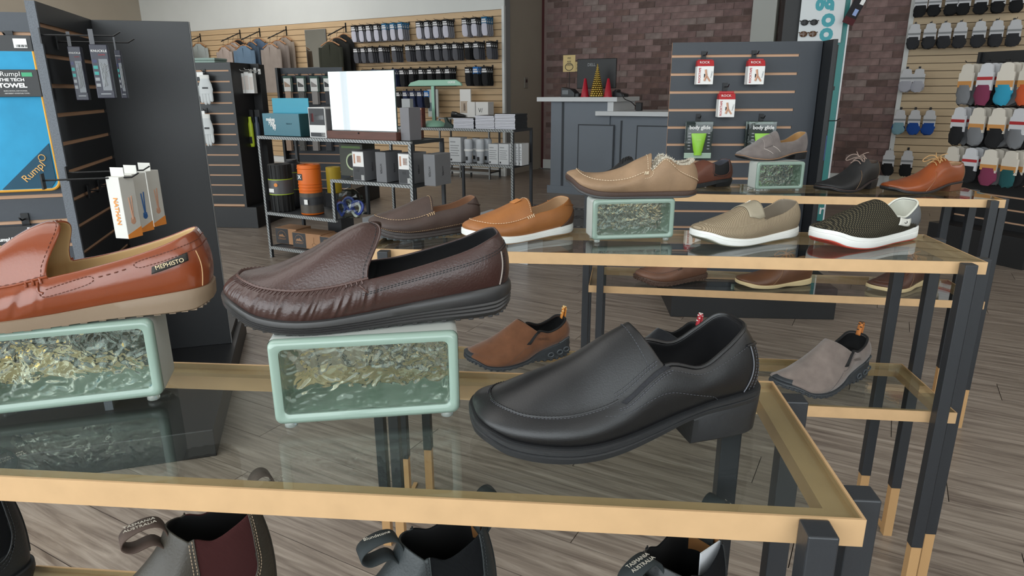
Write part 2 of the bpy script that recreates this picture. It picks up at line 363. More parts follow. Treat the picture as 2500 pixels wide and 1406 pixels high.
def glass_block(label, px, z, w=.197, h=.095, d=.078, rot=0.):
    """px = world position of the front bottom left corner"""
    t = thing('glass_block', label, 'glass block', (px.x, px.y, z), rot, 'glass blocks under the display shoes')
    f = .008
    def rr(x0, x1, z0, z1, r, n=5):
        p = []
        for cx, cz, a0 in ((x1 - r, z1 - r, 0), (x0 + r, z1 - r, 90), (x0 + r, z0 + r, 180), (x1 - r, z0 + r, 270)):
            for k in range(n): a = R(a0 + 90 * k / (n - 1)); p.append((cx + r * math.cos(a), cz + r * math.sin(a)))
        return p
    def ring(o, y, r): return [V((a, y, b)) for a, b in rr(o, w - o, f + o, f + h - o, r)]
    rim = MB()
    e = .0105
    rows = [ring(e, .003, .006), ring(.005, .0, .007), ring(.001, .002, .008), ring(0, .006, .008), ring(0, d / 2 - .004, .008), ring(.002, d / 2, .007), ring(0, d / 2 + .004, .008), ring(0, d - .006, .008), ring(.001, d - .002, .008), ring(.005, d, .007), ring(e, d - .003, .006),
            ring(e + .001, d - .012, .005), ring(.008, d / 2, .005), ring(e + .001, .012, .005)]
    rows.append(rows[0]); rim.grid(rows, True)
    rim.build('rim', M_rim, t, smooth=True, angle=60)
    cs = MB(); cs.grid([ring(-.0004, .008, .008), ring(-.0004, d - .008, .008)], True); cs.build('white_coating', mat('block_coating', '#b9beb9', .45), t, smooth=True, angle=60)
    from mathutils import noise as NZ
    rnd = random.Random(label); sd = rnd.uniform(0, 50)
    for yy, s in ((.005, 1), (d - .005, -1)):
        nx, nz = 120, 60; g = []
        for sgn in (0, 1):
            rows = []
            for j in range(nz + 1):
                r_ = []
                for i in range(nx + 1):
                    x = e - .002 + (w - 2 * e + .004) * i / nx; zz = f + e - .002 + (h - 2 * e + .004) * j / nz
                    dsp = 0.
                    if sgn:
                        q_ = V((x, zz, sd + yy)); wv = V((NZ.noise(q_ * 45), NZ.noise(q_ * 45 + V((9, 9, 9))), 0)) * .012
                        dsp = NZ.noise((q_ + wv) * 75) * 1.0 + NZ.noise((q_ + wv) * 170) * .6 + NZ.noise((q_ + wv * 1.5) * 380) * .3
                        ed = min(i, nx - i, j, nz - j); dsp *= .0015 * min(1, ed / 5)
                    r_.append(V((x, yy + s * (.0045 * sgn + dsp), zz)))
                rows.append(r_)
            g.append(rows)
        m = MB(); m.grid(g[0]); m.grid(g[1])
        b0 = [g[0][0][i] for i in range(nx + 1)] + [g[0][j][nx] for j in range(1, nz + 1)] + [g[0][nz][i] for i in range(nx - 1, -1, -1)] + [g[0][j][0] for j in range(nz - 1, 0, -1)]
        b1 = [g[1][0][i] for i in range(nx + 1)] + [g[1][j][nx] for j in range(1, nz + 1)] + [g[1][nz][i] for i in range(nx - 1, -1, -1)] + [g[1][j][0] for j in range(nz - 1, 0, -1)]
        m.grid([b0, b1], True)
        m.weld = True; m.build('wavy_pane', M_wave, t, smooth=True, angle=70)
    fm = MB().lathe([(.0055, 0), (.007, .001), (.007, .006), (.006, f)], 14).mesh('bumper_foot', mat('clear_bumper', '#dfe9e4', .15, trans=.7), True)
    for fx in (.014, w - .014):
        for fy in (.014, d - .014):
            o = bpy.data.objects.new('bumper_foot', fm); COL.objects.link(o); o.parent = t; o.location = (fx, fy, 0)
    return t
BLK1 = glass_block('glass block under the cognac loafer at the left edge', V((-.598, .657, 0)), HT, rot=R(16))
BLK2 = glass_block('glass block under the dark brown loafer on the nearest table', V((-.253, .637, 0)), HT, rot=R(7.8))
BLK3 = glass_block('glass block under the tan fleece lined slipper', V((.191, 1.537, 0)), HT, rot=R(6.4))
BLK4 = glass_block('glass block under the grey suede loafer on the farthest table', V((.861, 2.345, 0)), HT, w=.172, rot=R(4.4))
# ================================================================== shoes: one lofted upper, sole, insole, seams and stitches per shoe
def crv(P, u):
    """Catmull-Rom through a list of tuples at parameter u"""
    n = len(P) - 1; u = min(max(u, 0.), n - 1e-9); i = int(u); t = u - i
    g = lambda k: P[min(max(k, 0), n)]
    a, b, c, d = g(i - 1), g(i), g(i + 1), g(i + 2)
    if i == 0: a = tuple(2 * x - y for x, y in zip(b, c))
    if i == n - 1: d = tuple(2 * x - y for x, y in zip(c, b))
    return tuple(.5 * (2 * q + (r - p) * t + (2 * p - 5 * q + 4 * r - s) * t * t + (-p + 3 * q - 3 * r + s) * t ** 3) for p, q, r, s in zip(a, b, c, d))
def itp(T, x):
    """smooth interpolation in a table of (x, value...)"""
    if x <= T[0][0]: return T[0][1]
    if x >= T[-1][0]: return T[-1][1]
    for k in range(len(T) - 1):
        if T[k][0] <= x <= T[k + 1][0]:
            t = (x - T[k][0]) / (T[k + 1][0] - T[k][0]); n = len(T)
            m = lambda q: 0 if q <= 0 or q >= n - 1 else (T[q + 1][1] - T[q - 1][1]) / (T[q + 1][0] - T[q - 1][0])
            h = T[k + 1][0] - T[k][0]; t2, t3 = t * t, t ** 3
            return (2 * t3 - 3 * t2 + 1) * T[k][1] + (t3 - 2 * t2 + t) * h * m(k) + (-2 * t3 + 3 * t2) * T[k + 1][1] + (t3 - t2) * h * m(k + 1)
PLAN = [(0, 0), (.006, .36), (.045, .60), (.13, .68), (.26, .69), (.40, .72), (.53, .83), (.66, .97), (.78, 1.0), (.885, .87), (.957, .60), (.992, .27), (1, 0)]
PLAN_ROUND = [(0, 0), (.006, .36), (.045, .60), (.13, .68), (.26, .69), (.40, .73), (.53, .85), (.66, .98), (.78, 1.02), (.885, .93), (.957, .68), (.992, .33), (1, 0)]
PLAN_SLIM = [(0, 0), (.006, .36), (.045, .58), (.13, .66), (.26, .67), (.40, .70), (.53, .81), (.66, .95), (.77, .98), (.87, .82), (.95, .52), (.99, .22), (1, 0)]
PLAN_SQUARE = [(0, 0), (.006, .36), (.045, .60), (.13, .68), (.26, .69), (.40, .73), (.53, .84), (.66, .97), (.78, 1.0), (.885, .93), (.962, .74), (.995, .40), (1, 0)]
class Shoe:
    NU, NV, NW = 7, 10, 9
    def __init__(s, name, label, loc, rotz, L, Wd, plan, tops, ridge, ut, zb, zt, cat='shoe', asym=.006, bulge=.007, pitch=0., group=None, low=.5, arch=2.2, pucker=None, roll=0., tongue=.0, nu=7, nv=10):
        s.NU = nu; s.NV = nv
        s.tongue = tongue
        s.L, s.W, s.plan, s.tops, s.ridge, s.ut, s.zb, s.zt, s.asym, s.bulge, s.low, s.arch, s.pucker = L, Wd / 2, plan, tops, ridge, ut, zb, zt, asym, bulge, low, arch, pucker
        s.o = thing(name, label, cat, loc, rotz, group); s.o.rotation_euler = (roll, -pitch, rotz)
        s.K = len(plan) - 1
    def warp(s, p):
        x = p.x / s.L
        return V((p.x, p.y + s.asym * (math.sin(PI * min(max(x, 0), 1) * 1.15 + .15) * 1.6 - .8 - 1.1 * max(0, x - .72) * 3), p.z))
    def F(s, u, side, off=0.):
        """plan outline point (no warp); off pushes outward"""
        fx, fy = crv(s.plan, u); a = crv(s.plan, u - .05) if u > .05 else crv(s.plan, 0); b = crv(s.plan, u + .05) if u < s.K - .05 else crv(s.plan, s.K)
        tx, ty = (b[0] - a[0]) * s.L, (b[1] - a[1]) * s.W
        if u < .06: tx, ty = 0, 1
        if u > s.K - .06: tx, ty = 0, -1
        l = math.hypot(tx, ty) or 1; nx, ny = -ty / l, tx / l
        return V((fx * s.L + nx * off, side * max(0, fy * s.W + ny * off), 0)), V((nx, side * ny, 0))
    def T(s, u, side):
        a = crv(s.tops, u); return V((a[0] * s.L, side * max(0., a[1]) * s.W, a[2]))
    def wall(s, u, side, v):
        p0, n = s.F(u, side, -.001); x = p0.x / s.L; p0.z = itp(s.zt, x) - .002
        p2 = s.T(u, side)
        b = s.bulge(u) if callable(s.bulge) else s.bulge
        p1 = V((p0.x * s.low + p2.x * (1 - s.low), p0.y * s.low + p2.y * (1 - s.low), p0.z + (p2.z - p0.z) * .55)) + n * b * 2
        q = p0 * (1 - v) ** 2 + p1 * 2 * v * (1 - v) + p2 * v * v
        if s.pucker and v > .02:
            f, a, u0, u1 = s.pucker
            w = max(0., min(1, (u - u0) * 1.6, (u1 - u) * 1.2))
            if w > 0: q = q + n * a * w * (.65 + .35 * math.sin(7.7 * u + 1)) * math.sin(f * u + 2.4 * math.sin(u * 5.1) + 1.4 * math.sin(u * 11.3) + v * 1.3) * (math.sin(PI * min(1, v * 1.0)) ** .8)
        return q
    def vamp(s, u, w):
        """w -1..1 across, from the + side to the - side"""
        p = s.T(u, 1); c = s.cr(u); a = abs(w); h = (1 - a ** s.arch)
        tb = s.tongue * s.L * max(0, 1 - (u - s.ut) / 1.5) ** 2 * math.sin(PI * min(1, a * 1.1)) if s.tongue else 0
        return V((p.x - tb + (c[0] * s.L - p.x) * (1 - a ** 1.8), -w * abs(p.y) if True else 0, p.z + (c[1] - p.z) * h))
    def cr(s, u):
        t = (s.K - u) / (s.K - s.ut) * (len(s.ridge) - 1); return crv(s.ridge, t)
    def us(s, a, b, n): return [a + (b - a) * k / n for k in range(n + 1)]
    def upper(s, m, lining, thick=.0026, name='upper', split=None, m2=None):
        """split(u,v) -> True paints that patch with m2"""
        J = s.K * s.NU; U = [k / s.NU for k in range(J + 1)]; NV, NW = s.NV, s.NW
        mb = MB(); mats = [m, lining] + ([m2, lining] if m2 else [])
        loop = [(u, 1) for u in U] + [(u, -1) for u in reversed(U[1:-1])]
        n = len(loop); vs = []
        for (u, sd) in loop:
            for k in range(NV + 1): vs.append(s.wall(u, sd, k / NV))
        vid = lambda i, k: (i % n) * (NV + 1) + k
        fs = []; mi = []
        for i in range(n):
            for k in range(NV):
                fs.append((vid(i, k), vid(i + 1, k), vid(i + 1, k + 1), vid(i, k + 1)))
                u, sd = loop[i]; u2 = loop[(i + 1) % n][0]
                mi.append(2 if (split and split((u + u2) / 2, (k + .5) / NV, sd)) else 0)
        j0 = int(round(s.ut * s.NU)); prev = None
        for j in range(J, j0 - 1, -1):
            u = U[j]
            if j == J: row = [vid(J, NV)]
            else:
                row = [vid(j, NV)]
                for k in range(1, 2 * NW):
                    vs.append(s.vamp(u, -1 + k / NW)); row.append(len(vs) - 1)
                row.append(vid(n - j, NV))
            if prev is not None:
                pu = U[j] + .5 / s.NU
                pm = 2 if (split and split(pu, 2., 1)) else 0
                if len(prev) == 1:
                    for k in range(len(row) - 1): fs.append((prev[0], row[k + 1], row[k])); mi.append(pm)
                else:
                    for k in range(len(row) - 1): fs.append((prev[k], prev[k + 1], row[k + 1], row[k])); mi.append(pm)
            prev = row
        mb.v = [tuple(s.warp(V(p))) for p in vs]; mb.f = fs; mb.mi = mi
        o = mb.build(name, mats, s.o, smooth=True, angle=75)
        if thick:
            b = o.modifiers.new('thickness', 'SOLIDIFY'); b.thickness = thick; b.offset = -1; b.material_offset = 1; b.material_offset_rim = 0; b.use_even_offset = False
        sb = o.modifiers.new('smooth', 'SUBSURF'); sb.levels = 1; sb.render_levels = 1
        # insole
        ib = MB(); rows = []
        for u in s.us(0, s.ut + 1.2, 24):
            p, nn = s.F(u, 1, -.004); z = itp(s.zt, p.x / s.L) + .003
            rows.append([s.warp(V((p.x, p.y * k, z + .002 * abs(k)))) for k in (1, .5, 0, -.5, -1)])
        ib.grid(rows); ib.build('insole', lining, s.o, smooth=True)
        return o
    def ring_loop(s, off, zf, sub=1):
        J = s.K * 5 * sub; U = [s.K * k / J for k in range(J + 1)]; out = []
        for (u, sd) in [(u, 1) for u in U] + [(u, -1) for u in reversed(U[1:-1])]:
            p, n = s.F(u, sd, off); x = min(max(p.x / s.L, 0), 1); p.z = zf(x); out.append(s.warp(p))
        return out, J
    def sole(s, m, rings, name='sole', cap=True, label=None):
        """rings: list of (offset, fraction between the bottom and the top curve, dz)"""
        mb = MB(); rows = []
        for off, fr, dz in rings:
            r, J = s.ring_loop(off, lambda x: itp(s.zb, x) + (itp(s.zt, x) - itp(s.zb, x)) * fr + dz); rows.append(r)
        mb.grid(rows, True); n = len(rows[0])
        if cap:
            for ri, rv in ((0, False), (len(rows) - 1, True)):
                o = ri * n
                for j in range(J):
                    a, b = o + j, o + j + 1; c, d = o + (n - j) % n, o + (n - j - 1) % n
                    f = [a, b, d, c]; f2 = []
                    for q in f:
                        if q not in f2: f2.append(q)
                    if len(f2) > 2: mb.f.append(tuple(f2)); mb.mi.append(0)
        o = mb.build(name, m, s.o, smooth=True, angle=38)
        if label: o['label'] = label
        return o
    def heel(s, m, xh, top, off=0., off_b=-.003, slant=.004):
        """heel block: the outline behind xh, from the ground to the curve top(x)"""
        pts = []
        U = [s.K * k / 140 for k in range(141)]
        side = [u for u in U if crv(s.plan, u)[0] <= xh]
        mb = MB(); rows = []
        for (o_, fz) in ((off_ , 0) for off_ in (off_b - .002,)): pass
        for o_, fr in ((off_b - .002, 0.), (off_b, .06), (off, .94), (off - .001, 1.)):
            r = []
            for u in side: p, n = s.F(u, 1, o_); x = p.x / s.L; r.append(s.warp(V((p.x, p.y, itp(top, x) * fr))))
            for u in reversed(side): p, n = s.F(u, -1, o_); x = p.x / s.L; r.append(s.warp(V((p.x, p.y, itp(top, x) * fr)))) if u > 0 else None
            rows.append(r)
        mb.loft(rows); return mb.build('heel', m, s.o, smooth=True, angle=35)
    def stitch(s, pts, m, length=.0035, gap=.0015, r=.0005, name='stitching', lift=.0004):
        """dashes along a polyline lying on the upper"""
        pts = [s.warp(V(p)) for p in pts]; d = [0.]
        for a, b in zip(pts, pts[1:]): d.append(d[-1] + (b - a).length)
        def at(t):
            for k in range(len(d) - 1):
                if d[k] <= t <= d[k + 1]: return pts[k].lerp(pts[k + 1], (t - d[k]) / max(1e-9, d[k + 1] - d[k]))
            return pts[-1]
        mb = MB(); t = 0.
        while t + length < d[-1]:
            a, b, c = at(t), at(t + length / 2), at(t + length); mb.tube([a, b, c], [r * .6, r, r * .6], 5); t += length + gap
        if mb.v: return mb.build(name, m, s.o, smooth=True)
    def bead(s, pts, r, m, name='seam', n=6):
        mb = MB(); mb.tube([s.warp(V(p)) for p in pts], r, n); return mb.build(name, m, s.o, smooth=True)
    def out(s, p, c, d):   # push a point away from the shoe's middle
        q = p - V((p.x, 0, p.z - .02)); return p + q.normalized() * d if q.length > 1e-6 else p
    def wline(s, ab, side, n=40, lift=.0006):
        """a line on the wall through (u,v) stations"""
        r = []
        for k in range(n + 1):
            u, v = crv(ab, k / n * (len(ab) - 1)); p = s.wall(u, side, v)
            pu, pv = s.wall(u + .02, side, v) - s.wall(u - .02, side, v), s.wall(u, side, min(1, v + .02)) - s.wall(u, side, v - .02)
            nn = pu.cross(pv); nn = nn.normalized() * (-side) if nn.length > 1e-12 else V((0, side, 0))
            if nn.y * side < 0 and abs(nn.y) > .3: nn = -nn
            r.append(p + nn * lift)
        return r
    def vline(s, ab, n=40, lift=.0006):
        r = []
        for k in range(n + 1):
            u, w = crv(ab, k / n * (len(ab) - 1)); p = s.vamp(u, w)
            pu, pw = s.vamp(u + .02, w) - s.vamp(u - .02, w), s.vamp(u, min(1, w + .02)) - s.vamp(u, max(-1, w - .02))
            nn = pu.cross(pw); nn = nn.normalized() if nn.length > 1e-12 else V((0, 0, 1))
            if nn.z < 0: nn = -nn
            r.append(p + nn * lift)
        return r
    def patch(s, ab, side, m, name, nu=10, nv=5, lift=.001, label=None):
        """a piece of material lying on the wall between (u0,v0) .. given as four corner stations (bl, br, tr, tl)"""
        (a, b, c, d) = ab; rows = []
        for j in range(nv + 1):
            t = j / nv; r = []
            for i in range(nu + 1):
                q = i / nu
                u = (a[0] * (1 - q) + b[0] * q) * (1 - t) + (d[0] * (1 - q) + c[0] * q) * t; v = (a[1] * (1 - q) + b[1] * q) * (1 - t) + (d[1] * (1 - q) + c[1] * q) * t
                r.append(s.warp(s.wline([(u, v), (u, v)], side, 1, lift)[0]))
            rows.append(r)
        mb = MB(); mb.grid(rows); o = mb.build(name, m, s.o, smooth=True)
        k = o.modifiers.new('thickness', 'SOLIDIFY'); k.thickness = .0012; k.offset = 1
        if label: o['label'] = label
        return o
    def seamline(s, u0, u1, n=60, lift=.0008, full=True):
        """along the apron seam, from the + side round the toe to the - side"""
        r = []
        for k in range(n + 1):
            u = u0 + (s.K - u0) * k / n; p = s.T(u, 1); r.append(p + V((0, .3, 1)).normalized() * lift)
        if full:
            for k in range(n - 1, -1, -1):
                u = u0 + (s.K - u0) * k / n; p = s.T(u, -1); r.append(p + V((0, -.3, 1)).normalized() * lift)
        return r
    def topl(s, lift=0.): return [s.T(u, 1) + V((0, 0, lift)) for u in s.us(s.ut, 0, 30)] + [s.T(u, -1) + V((0, 0, lift)) for u in s.us(0, s.ut, 30)[1:]]
    def letter(s, txt, size, u, v, side, m, parent=None, lift=.0012, sx=1.):
        """flat lettering lying on the wall, reading from heel side"""
        p = s.warp(s.wline([(u, v)] * 2, side, 1, lift)[0])
        pu = s.wall(u - .1, side, v) - s.wall(u + .1, side, v); pv = s.wall(u, side, v + .06) - s.wall(u, side, v - .06)
        ex = pu.normalized() * side; ez = (pv - ex * pv.dot(ex)).normalized()
        if side < 0: ex = -ex; ex = ex
        n = ex.cross(ez)
        M = Matrix((ex, ez, n)).transposed().to_4x4()
        t = text(txt, size, parent or s.o, (0, 0, 0), (0, 0, 0), m, ext=.0001); t.matrix_local = Matrix.Translation(p) @ M @ Matrix.Scale(sx, 4, (1, 0, 0)); return t
def leather(name, col, rough=.38, bump=.25, bscale=350, var=.1, vscale=25, coat=0.): return mat(name, col, rough, bump=bump, bscale=bscale, var=var, vscale=vscale, coat=coat)
def suede(name, col, var=.16): return mat(name, col, .95, spec=.15, bump=.5, bscale=900, var=var, vscale=35, sheen=.35)
M_rub = mat('black_rubber', '#1b1c1e', .5, bump=.15, bscale=250)
M_rubg = mat('grey_black_rubber', '#3c3c3d', .45)
M_whs = mat('white_rubber', '#dfe0dc', .5, bump=.1, bscale=300)
M_blin = mat('black_lining', '#0e0e10', .8)
M_thd_k = mat('black_thread', '#1a1a1c', .6)
M_thd_t = mat('tan_thread', '#c7a67c', .7)
M_thd_w = mat('cream_thread', '#d8c8ac', .7)
def hm(*r): return list(r)
# ---------------------------------------------------------------- dark brown moccasin loafer on its glass block
def loafer_brown():
    m = leather('dark_brown_leather', '#382420', .3, .22, 420, .1, 18)
    tops = [(.034, 0, .0945), (.040, .33, .094), (.075, .53, .0905), (.15, .60, .081), (.26, .62, .0715), (.39, .65, .062), (.50, .76, .0565), (.61, .80, .0495), (.735, .83, .0465), (.84, .74, .0485), (.905, .50, .052), (.940, .22, .054), (.946, 0, .054)]
    ridge = [(.946, .054), (.925, .0552), (.87, .057), (.785, .064), (.68, .080), (.58, .099), (.515, .108), (.478, .1085)]
    s = Shoe('loafer', 'dark brown leather moccasin loafer with puckered toe standing on a glass block', (-.006, .746, HT + .1032), R(180 + 10), .314, .112, PLAN, tops, ridge, 6,
             [(0, .009), (.06, .002), (.3, .002), (.55, .0), (.78, .001), (.9, .007), (1, .020)], [(0, .038), (.1, .036), (.3, .029), (.5, .021), (.7, .017), (.86, .021), (1, .036)], nu=16, nv=14, pucker=(31, .0017, 5.4, 12), bulge=.0065, arch=2.5, tongue=.035)
    s.upper(m, M_blin, .003)
    M = mat('loafer_sole_rubber', '#2c2b2b', .42)
    s.sole(M, [(-.010, 0, .0), (-.003, .02, 0), (.001, .10, 0), (.0025, .2, 0), (.0012, .26, 0), (.003, .33, 0), (.0016, .39, 0), (.0032, .46, 0), (.0018, .52, 0), (.0034, .60, 0), (.0036, .8, 0), (.003, .93, 0), (.001, 1, .0), (-.004, 1, .001)])
    # tread bumps under the sole
    mb = MB()
    for side in (1, -1):
        for k in range(30):
            u = 1 + 10.5 * k / 29; p, n = s.F(u, side, -.004); p.z = itp(s.zb, p.x / s.L); p = s.warp(p); mb.cbox((p.x, p.y, p.z + .0016), (.006, .006, .004))
    mb.build('tread', M, s.o, bevel=.001)
    mt = mat('dark_brown_edge', '#4a3530', .4)
    s.bead(s.seamline(5.95, 12, 90, .0006), .0016, mt, 'moccasin_seam')
    s.stitch(s.seamline(6, 12, 90, .0022), mt, .0028, .0022, .0006)
    # gathered folds below the seam
    for sd in (1, -1):
        mb = MB()
        for k in range(46):
            u = 6.1 + 5.7 * k / 45; mb.tube([s.warp(p) for p in s.wline([(u, .99), (u + .02, .93), (u + .05, .86)], sd, 4, .0002)], [.0009, .0009, .0007, .0005, .0003], 5)
        mb.build('pucker_folds', m, s.o, smooth=True)
        for dv in (0, -.05):
            s.stitch(s.wline([(6.05, .62 + dv), (5.2, .68 + dv), (4, .70 + dv), (3, .71 + dv), (2.0, .72 + dv), (1.2, .76 + dv), (.0, .78 + dv)], sd, 50, .0004), M_thd_k, .0026, .0012, .0006)
        s.bead(s.wline([(6.2, .88), (5.9, .62)], sd, 8, .0006), .0012, mt, 'seam')
        s.bead(s.wline([(1.95, .05), (1.75, .4), (1.65, .68)], sd, 10, .0006), .0009, mat('heel_seam_grey', '#8a8078', .5), 'heel_seam')
        for dv in (0, .12): s.stitch(s.wline([(1.85 - dv, .05), (1.65 - dv, .4), (1.55 - dv, .66)], sd, 14, .0004), M_thd_k, .002, .001, .0005)
        for k in range(4): s.bead(s.wline([(6.15 + k * .16, 1.0), (6.1 + k * .16, .9)], sd, 3, .0012), .0009, mt, 'lacing')
    s.stitch(s.vline([(6.12, -.99), (6.13, -.7), (6.14, -.35), (6.14, 0), (6.14, .35), (6.13, .7), (6.12, .99)], 60, .0004), M_thd_k, .003, .0014, .0005)
    s.bead([p + V((0, 0, .0002)) for p in s.vline([(6.0, -.99), (6.0, -.5), (6.0, 0), (6.0, .5), (6.0, .99)], 40, -.0008)], .0014, m, 'tongue_edge')
    return s
# ---------------------------------------------------------------- cognac loafer at the left edge
def loafer_cognac():
    m = leather('cognac_leather', '#7b3a1e', .22, .06, 300, .08, 14, coat=.3); lin_ = mat('cream_leather_lining', '#c9ac7e', .6)
    tops = [(.034, 0, .0925), (.040, .33, .092), (.075, .53, .0885), (.15, .60, .080), (.26, .62, .0705), (.39, .65, .062), (.50, .74, .0565), (.61, .80, .0495), (.735, .83, .0465), (.84, .74, .0485), (.905, .50, .052), (.940, .22, .054), (.946, 0, .054)]
    ridge = [(.946, .054), (.925, .0552), (.87, .057), (.785, .064), (.68, .080), (.585, .1005), (.52, .1095), (.483, .110)]
    s = Shoe('loafer', 'shiny cognac leather loafer with taupe sole on a glass block at the left edge', (-.362, .774, HT + .1032), R(180 + 16), .312, .112, PLAN, tops, ridge, 6,
             [(0, .008), (.06, .002), (.3, .002), (.55, .0), (.78, .002), (.9, .009), (1, .022)], [(0, .028), (.1, .027), (.3, .022), (.5, .016), (.7, .014), (.88, .018), (1, .030)], nu=9, pucker=(9, .0022, 5.7, 12), bulge=.0068, arch=2.5, tongue=.035)
    s.upper(m, lin_, .003)
    s.sole(mat('taupe_rubber', '#7d6a56', .55, bump=.1), [(-.008, 0, 0), (-.001, .0, .001), (.001, .1, 0), (.0016, .5, 0), (.0018, .92, 0), (.0006, 1, 0), (-.004, 1, .0005)])
    mb = MB()
    for k in range(26):
        u = .9 + 10.5 * k / 25
        for side in (1, -1):
            p, n = s.F(u, side, -.006); p.z = itp(s.zb, p.x / s.L); p = s.warp(p); mb.cbox((p.x, p.y, p.z + .0017), (.007, .008, .004))
    mb.build('tread', MATS['taupe_rubber'], s.o)
    thd = mat('dark_cognac_thread', '#5a2a18', .6)
    s.bead(s.seamline(5.95, 12, 90, .0006), .0018, m, 'moccasin_seam'); s.stitch(s.seamline(6, 12, 90, .0024), thd, .004, .003, .0008)
    for sd in (1, -1):
        s.stitch(s.wline([(5.95, .70), (5.4, .76), (4.85, .79), (4.72, .68), (4.9, .60), (5.5, .54), (5.95, .52), (6.1, .62)], sd, 70, .0005), thd, .0026, .0012, .0006)
        s.stitch(s.wline([(4.6, .72), (4.2, .73), (3.85, .75)], sd, 20, .0006), thd, .004, .004, .0009)
        s.stitch(s.wline([(0, .86), (1.2, .84), (2.4, .83), (3.4, .84), (3.72, .80), (3.6, .70), (3.2, .69), (2.2, .70), (1.2, .72), (.0, .74)], sd, 90, .0005), thd, .0026, .0012, .0006)
        s.bead(s.wline([(1.55, .05), (1.45, .4), (1.5, .68)], sd, 10, .0004), .0006, mat('pale_welt', '#c9a377', .5), 'heel_seam')
        s.bead(s.wline([(6.2, .92), (6.15, .7), (6.0, .62)], sd, 8, .0006), .0013, m, 'seam')
        for k in range(3): s.bead(s.wline([(6.15 + k * .2, 1.0), (6.08 + k * .2, .86)], sd, 3, .0014), .0012, m, 'lacing')
    s.stitch(s.vline([(6.14, -.99), (6.15, -.7), (6.15, 0), (6.15, .7), (6.14, .99)], 60, .0003), thd, .0035, .0018, .0004)
    # woven side label
    lb = s.patch([(3.3, .50), (2.0, .56), (1.95, .70), (3.25, .64)], 1, mat('black_label', '#23211d', .7), 'side_label', 12, 4, .0012, 'black woven label on the side')
    s.letter('MEPHISTO', .0066, 2.68, .60, 1, mat('gold_letter', '#d8c39a', .5), lb, .0045)
    return s
# ---------------------------------------------------------------- black slip-on with a block heel standing on the glass
def slipon_black():
    m = leather('black_nubuck', '#0c0c0e', .4, .1, 700, .12, 14)
    tops = [(.065, 0, .1155), (.072, .30, .1155), (.105, .50, .112), (.175, .58, .097), (.265, .62, .083), (.395, .63, .089), (.545, .74, .0605), (.65, .78, .0495), (.755, .80, .0455), (.85, .72, .0455), (.91, .50, .0475), (.938, .24, .048), (.945, 0, .048)]
    ridge = [(.945, .048), (.915, .0535), (.85, .0625), (.76, .0755), (.665, .0895), (.565, .109), (.475, .1235)]
    s = Shoe('slip_on', 'black leather slip-on dress shoe with block heel standing directly on the nearest glass table', (.258, .668, HT - .0003), R(180 + 11.3), .300, .112, PLAN_SQUARE, tops, ridge, 5,
             [(0, .036), (.2, .033), (.3, .0275), (.42, .014), (.55, .003), (.66, .0), (.80, .001), (.92, .007), (1, .016)], [(0, .050), (.2, .046), (.32, .038), (.45, .027), (.58, .020), (.72, .0185), (.9, .024), (1, .033)], bulge=.008, low=.5, arch=2.1)
    s.upper(m, mat('black_lining_soft', '#111114', .8), .0035)
    s.sole(M_rub, [(-.010, 0, 0), (.001, 0, .0005), (.004, .12, 0), (.0045, .42, 0), (.0028, .5, 0), (.0045, .58, 0), (.0045, .8, 0), (.0026, .86, 0), (.0030, .97, 0), (-.004, 1, .001)])
    s.heel(M_rub, .29, [(0, .0385), (.2, .0355), (.3, .030)], .004, .001)
    s.bead(s.seamline(6.1, 12, 90, -.0004), .0014, m, 'apron_seam'); s.stitch(s.seamline(6.1, 12, 90, .0012), M_thd_k, .0024, .0012, .0006); 
    for sd in (1, -1):
        s.stitch(s.wline([(11.4, .955), (9.5, .955), (8, .95), (7, .955), (6.4, .96)], sd, 70, .0004), mat('grey_thread', '#3c3d42', .6), .0024, .0012, .0005)
        # elastic gore and its stitching
        s.patch([(6.05, .93), (5.95, .84), (4.85, .94), (5.0, 1.0)], sd, mat('elastic_gore', '#17181d', .85, bump=.4, bscale=700), 'elastic_gore', 8, 4, .0003)
        for dv in (0, .035):
            s.stitch(s.wline([(6.15, .83 - dv), (5.9, .80 - dv), (5.4, .84 - dv), (4.8, .90 - dv)], sd, 30, .0008), MATS['grey_thread'], .0024, .001, .0006)
            s.stitch([p + V((0, sd * .001, .0006)) for p in s.vline([(6.2, sd * -.97 + sd * dv), (5.6, sd * -.96 + sd * dv), (5.1, sd * -.955 + sd * dv)], 24, .0003)], MATS['grey_thread'], .0024, .001, .0006)
        s.stitch(s.wline([(6.6, .80), (6.0, .66), (5.0, .55), (4.2, .40), (3.7, .2), (3.5, .02)], sd, 60, .0005), MATS['grey_thread'], .0026, .0014, .0004)
        s.stitch(s.wline([(5.4, .92), (4, .84), (2.6, .80), (2.0, .78)], sd, 40, .0005), MATS['grey_thread'], .0022, .0014, .0004)
        s.bead(s.wline([(2.6, .05), (2.1, .4), (1.9, .78)], sd, 12, .0006), .0006, mat('pale_grey_seam', '#5d5f65', .5), 'heel_seam')
        for dv in (.2, .5): s.stitch(s.wline([(2.55 - dv, .06), (2.05 - dv, .42), (1.85 - dv, .74)], sd, 16, .0006), MATS['grey_thread'], .0022, .001, .0005)
        s.bead(s.wline([(2.1, .80), (1.6, .74), (.9, .66), (0, .62)], sd, 16, .0004), .0016, m, 'collar_seam')
    s.stitch(s.vline([(5.3, -.95), (5.3, -.6), (5.3, -.3), (5.3, .3), (5.3, .6), (5.3, .95)], 60, .0005), MATS['grey_thread'], .0024, .001, .0005)
    s.bead([p - V((0, 0, .0)) for p in s.topl(-.0005)], .0022, m, 'collar')
    return s
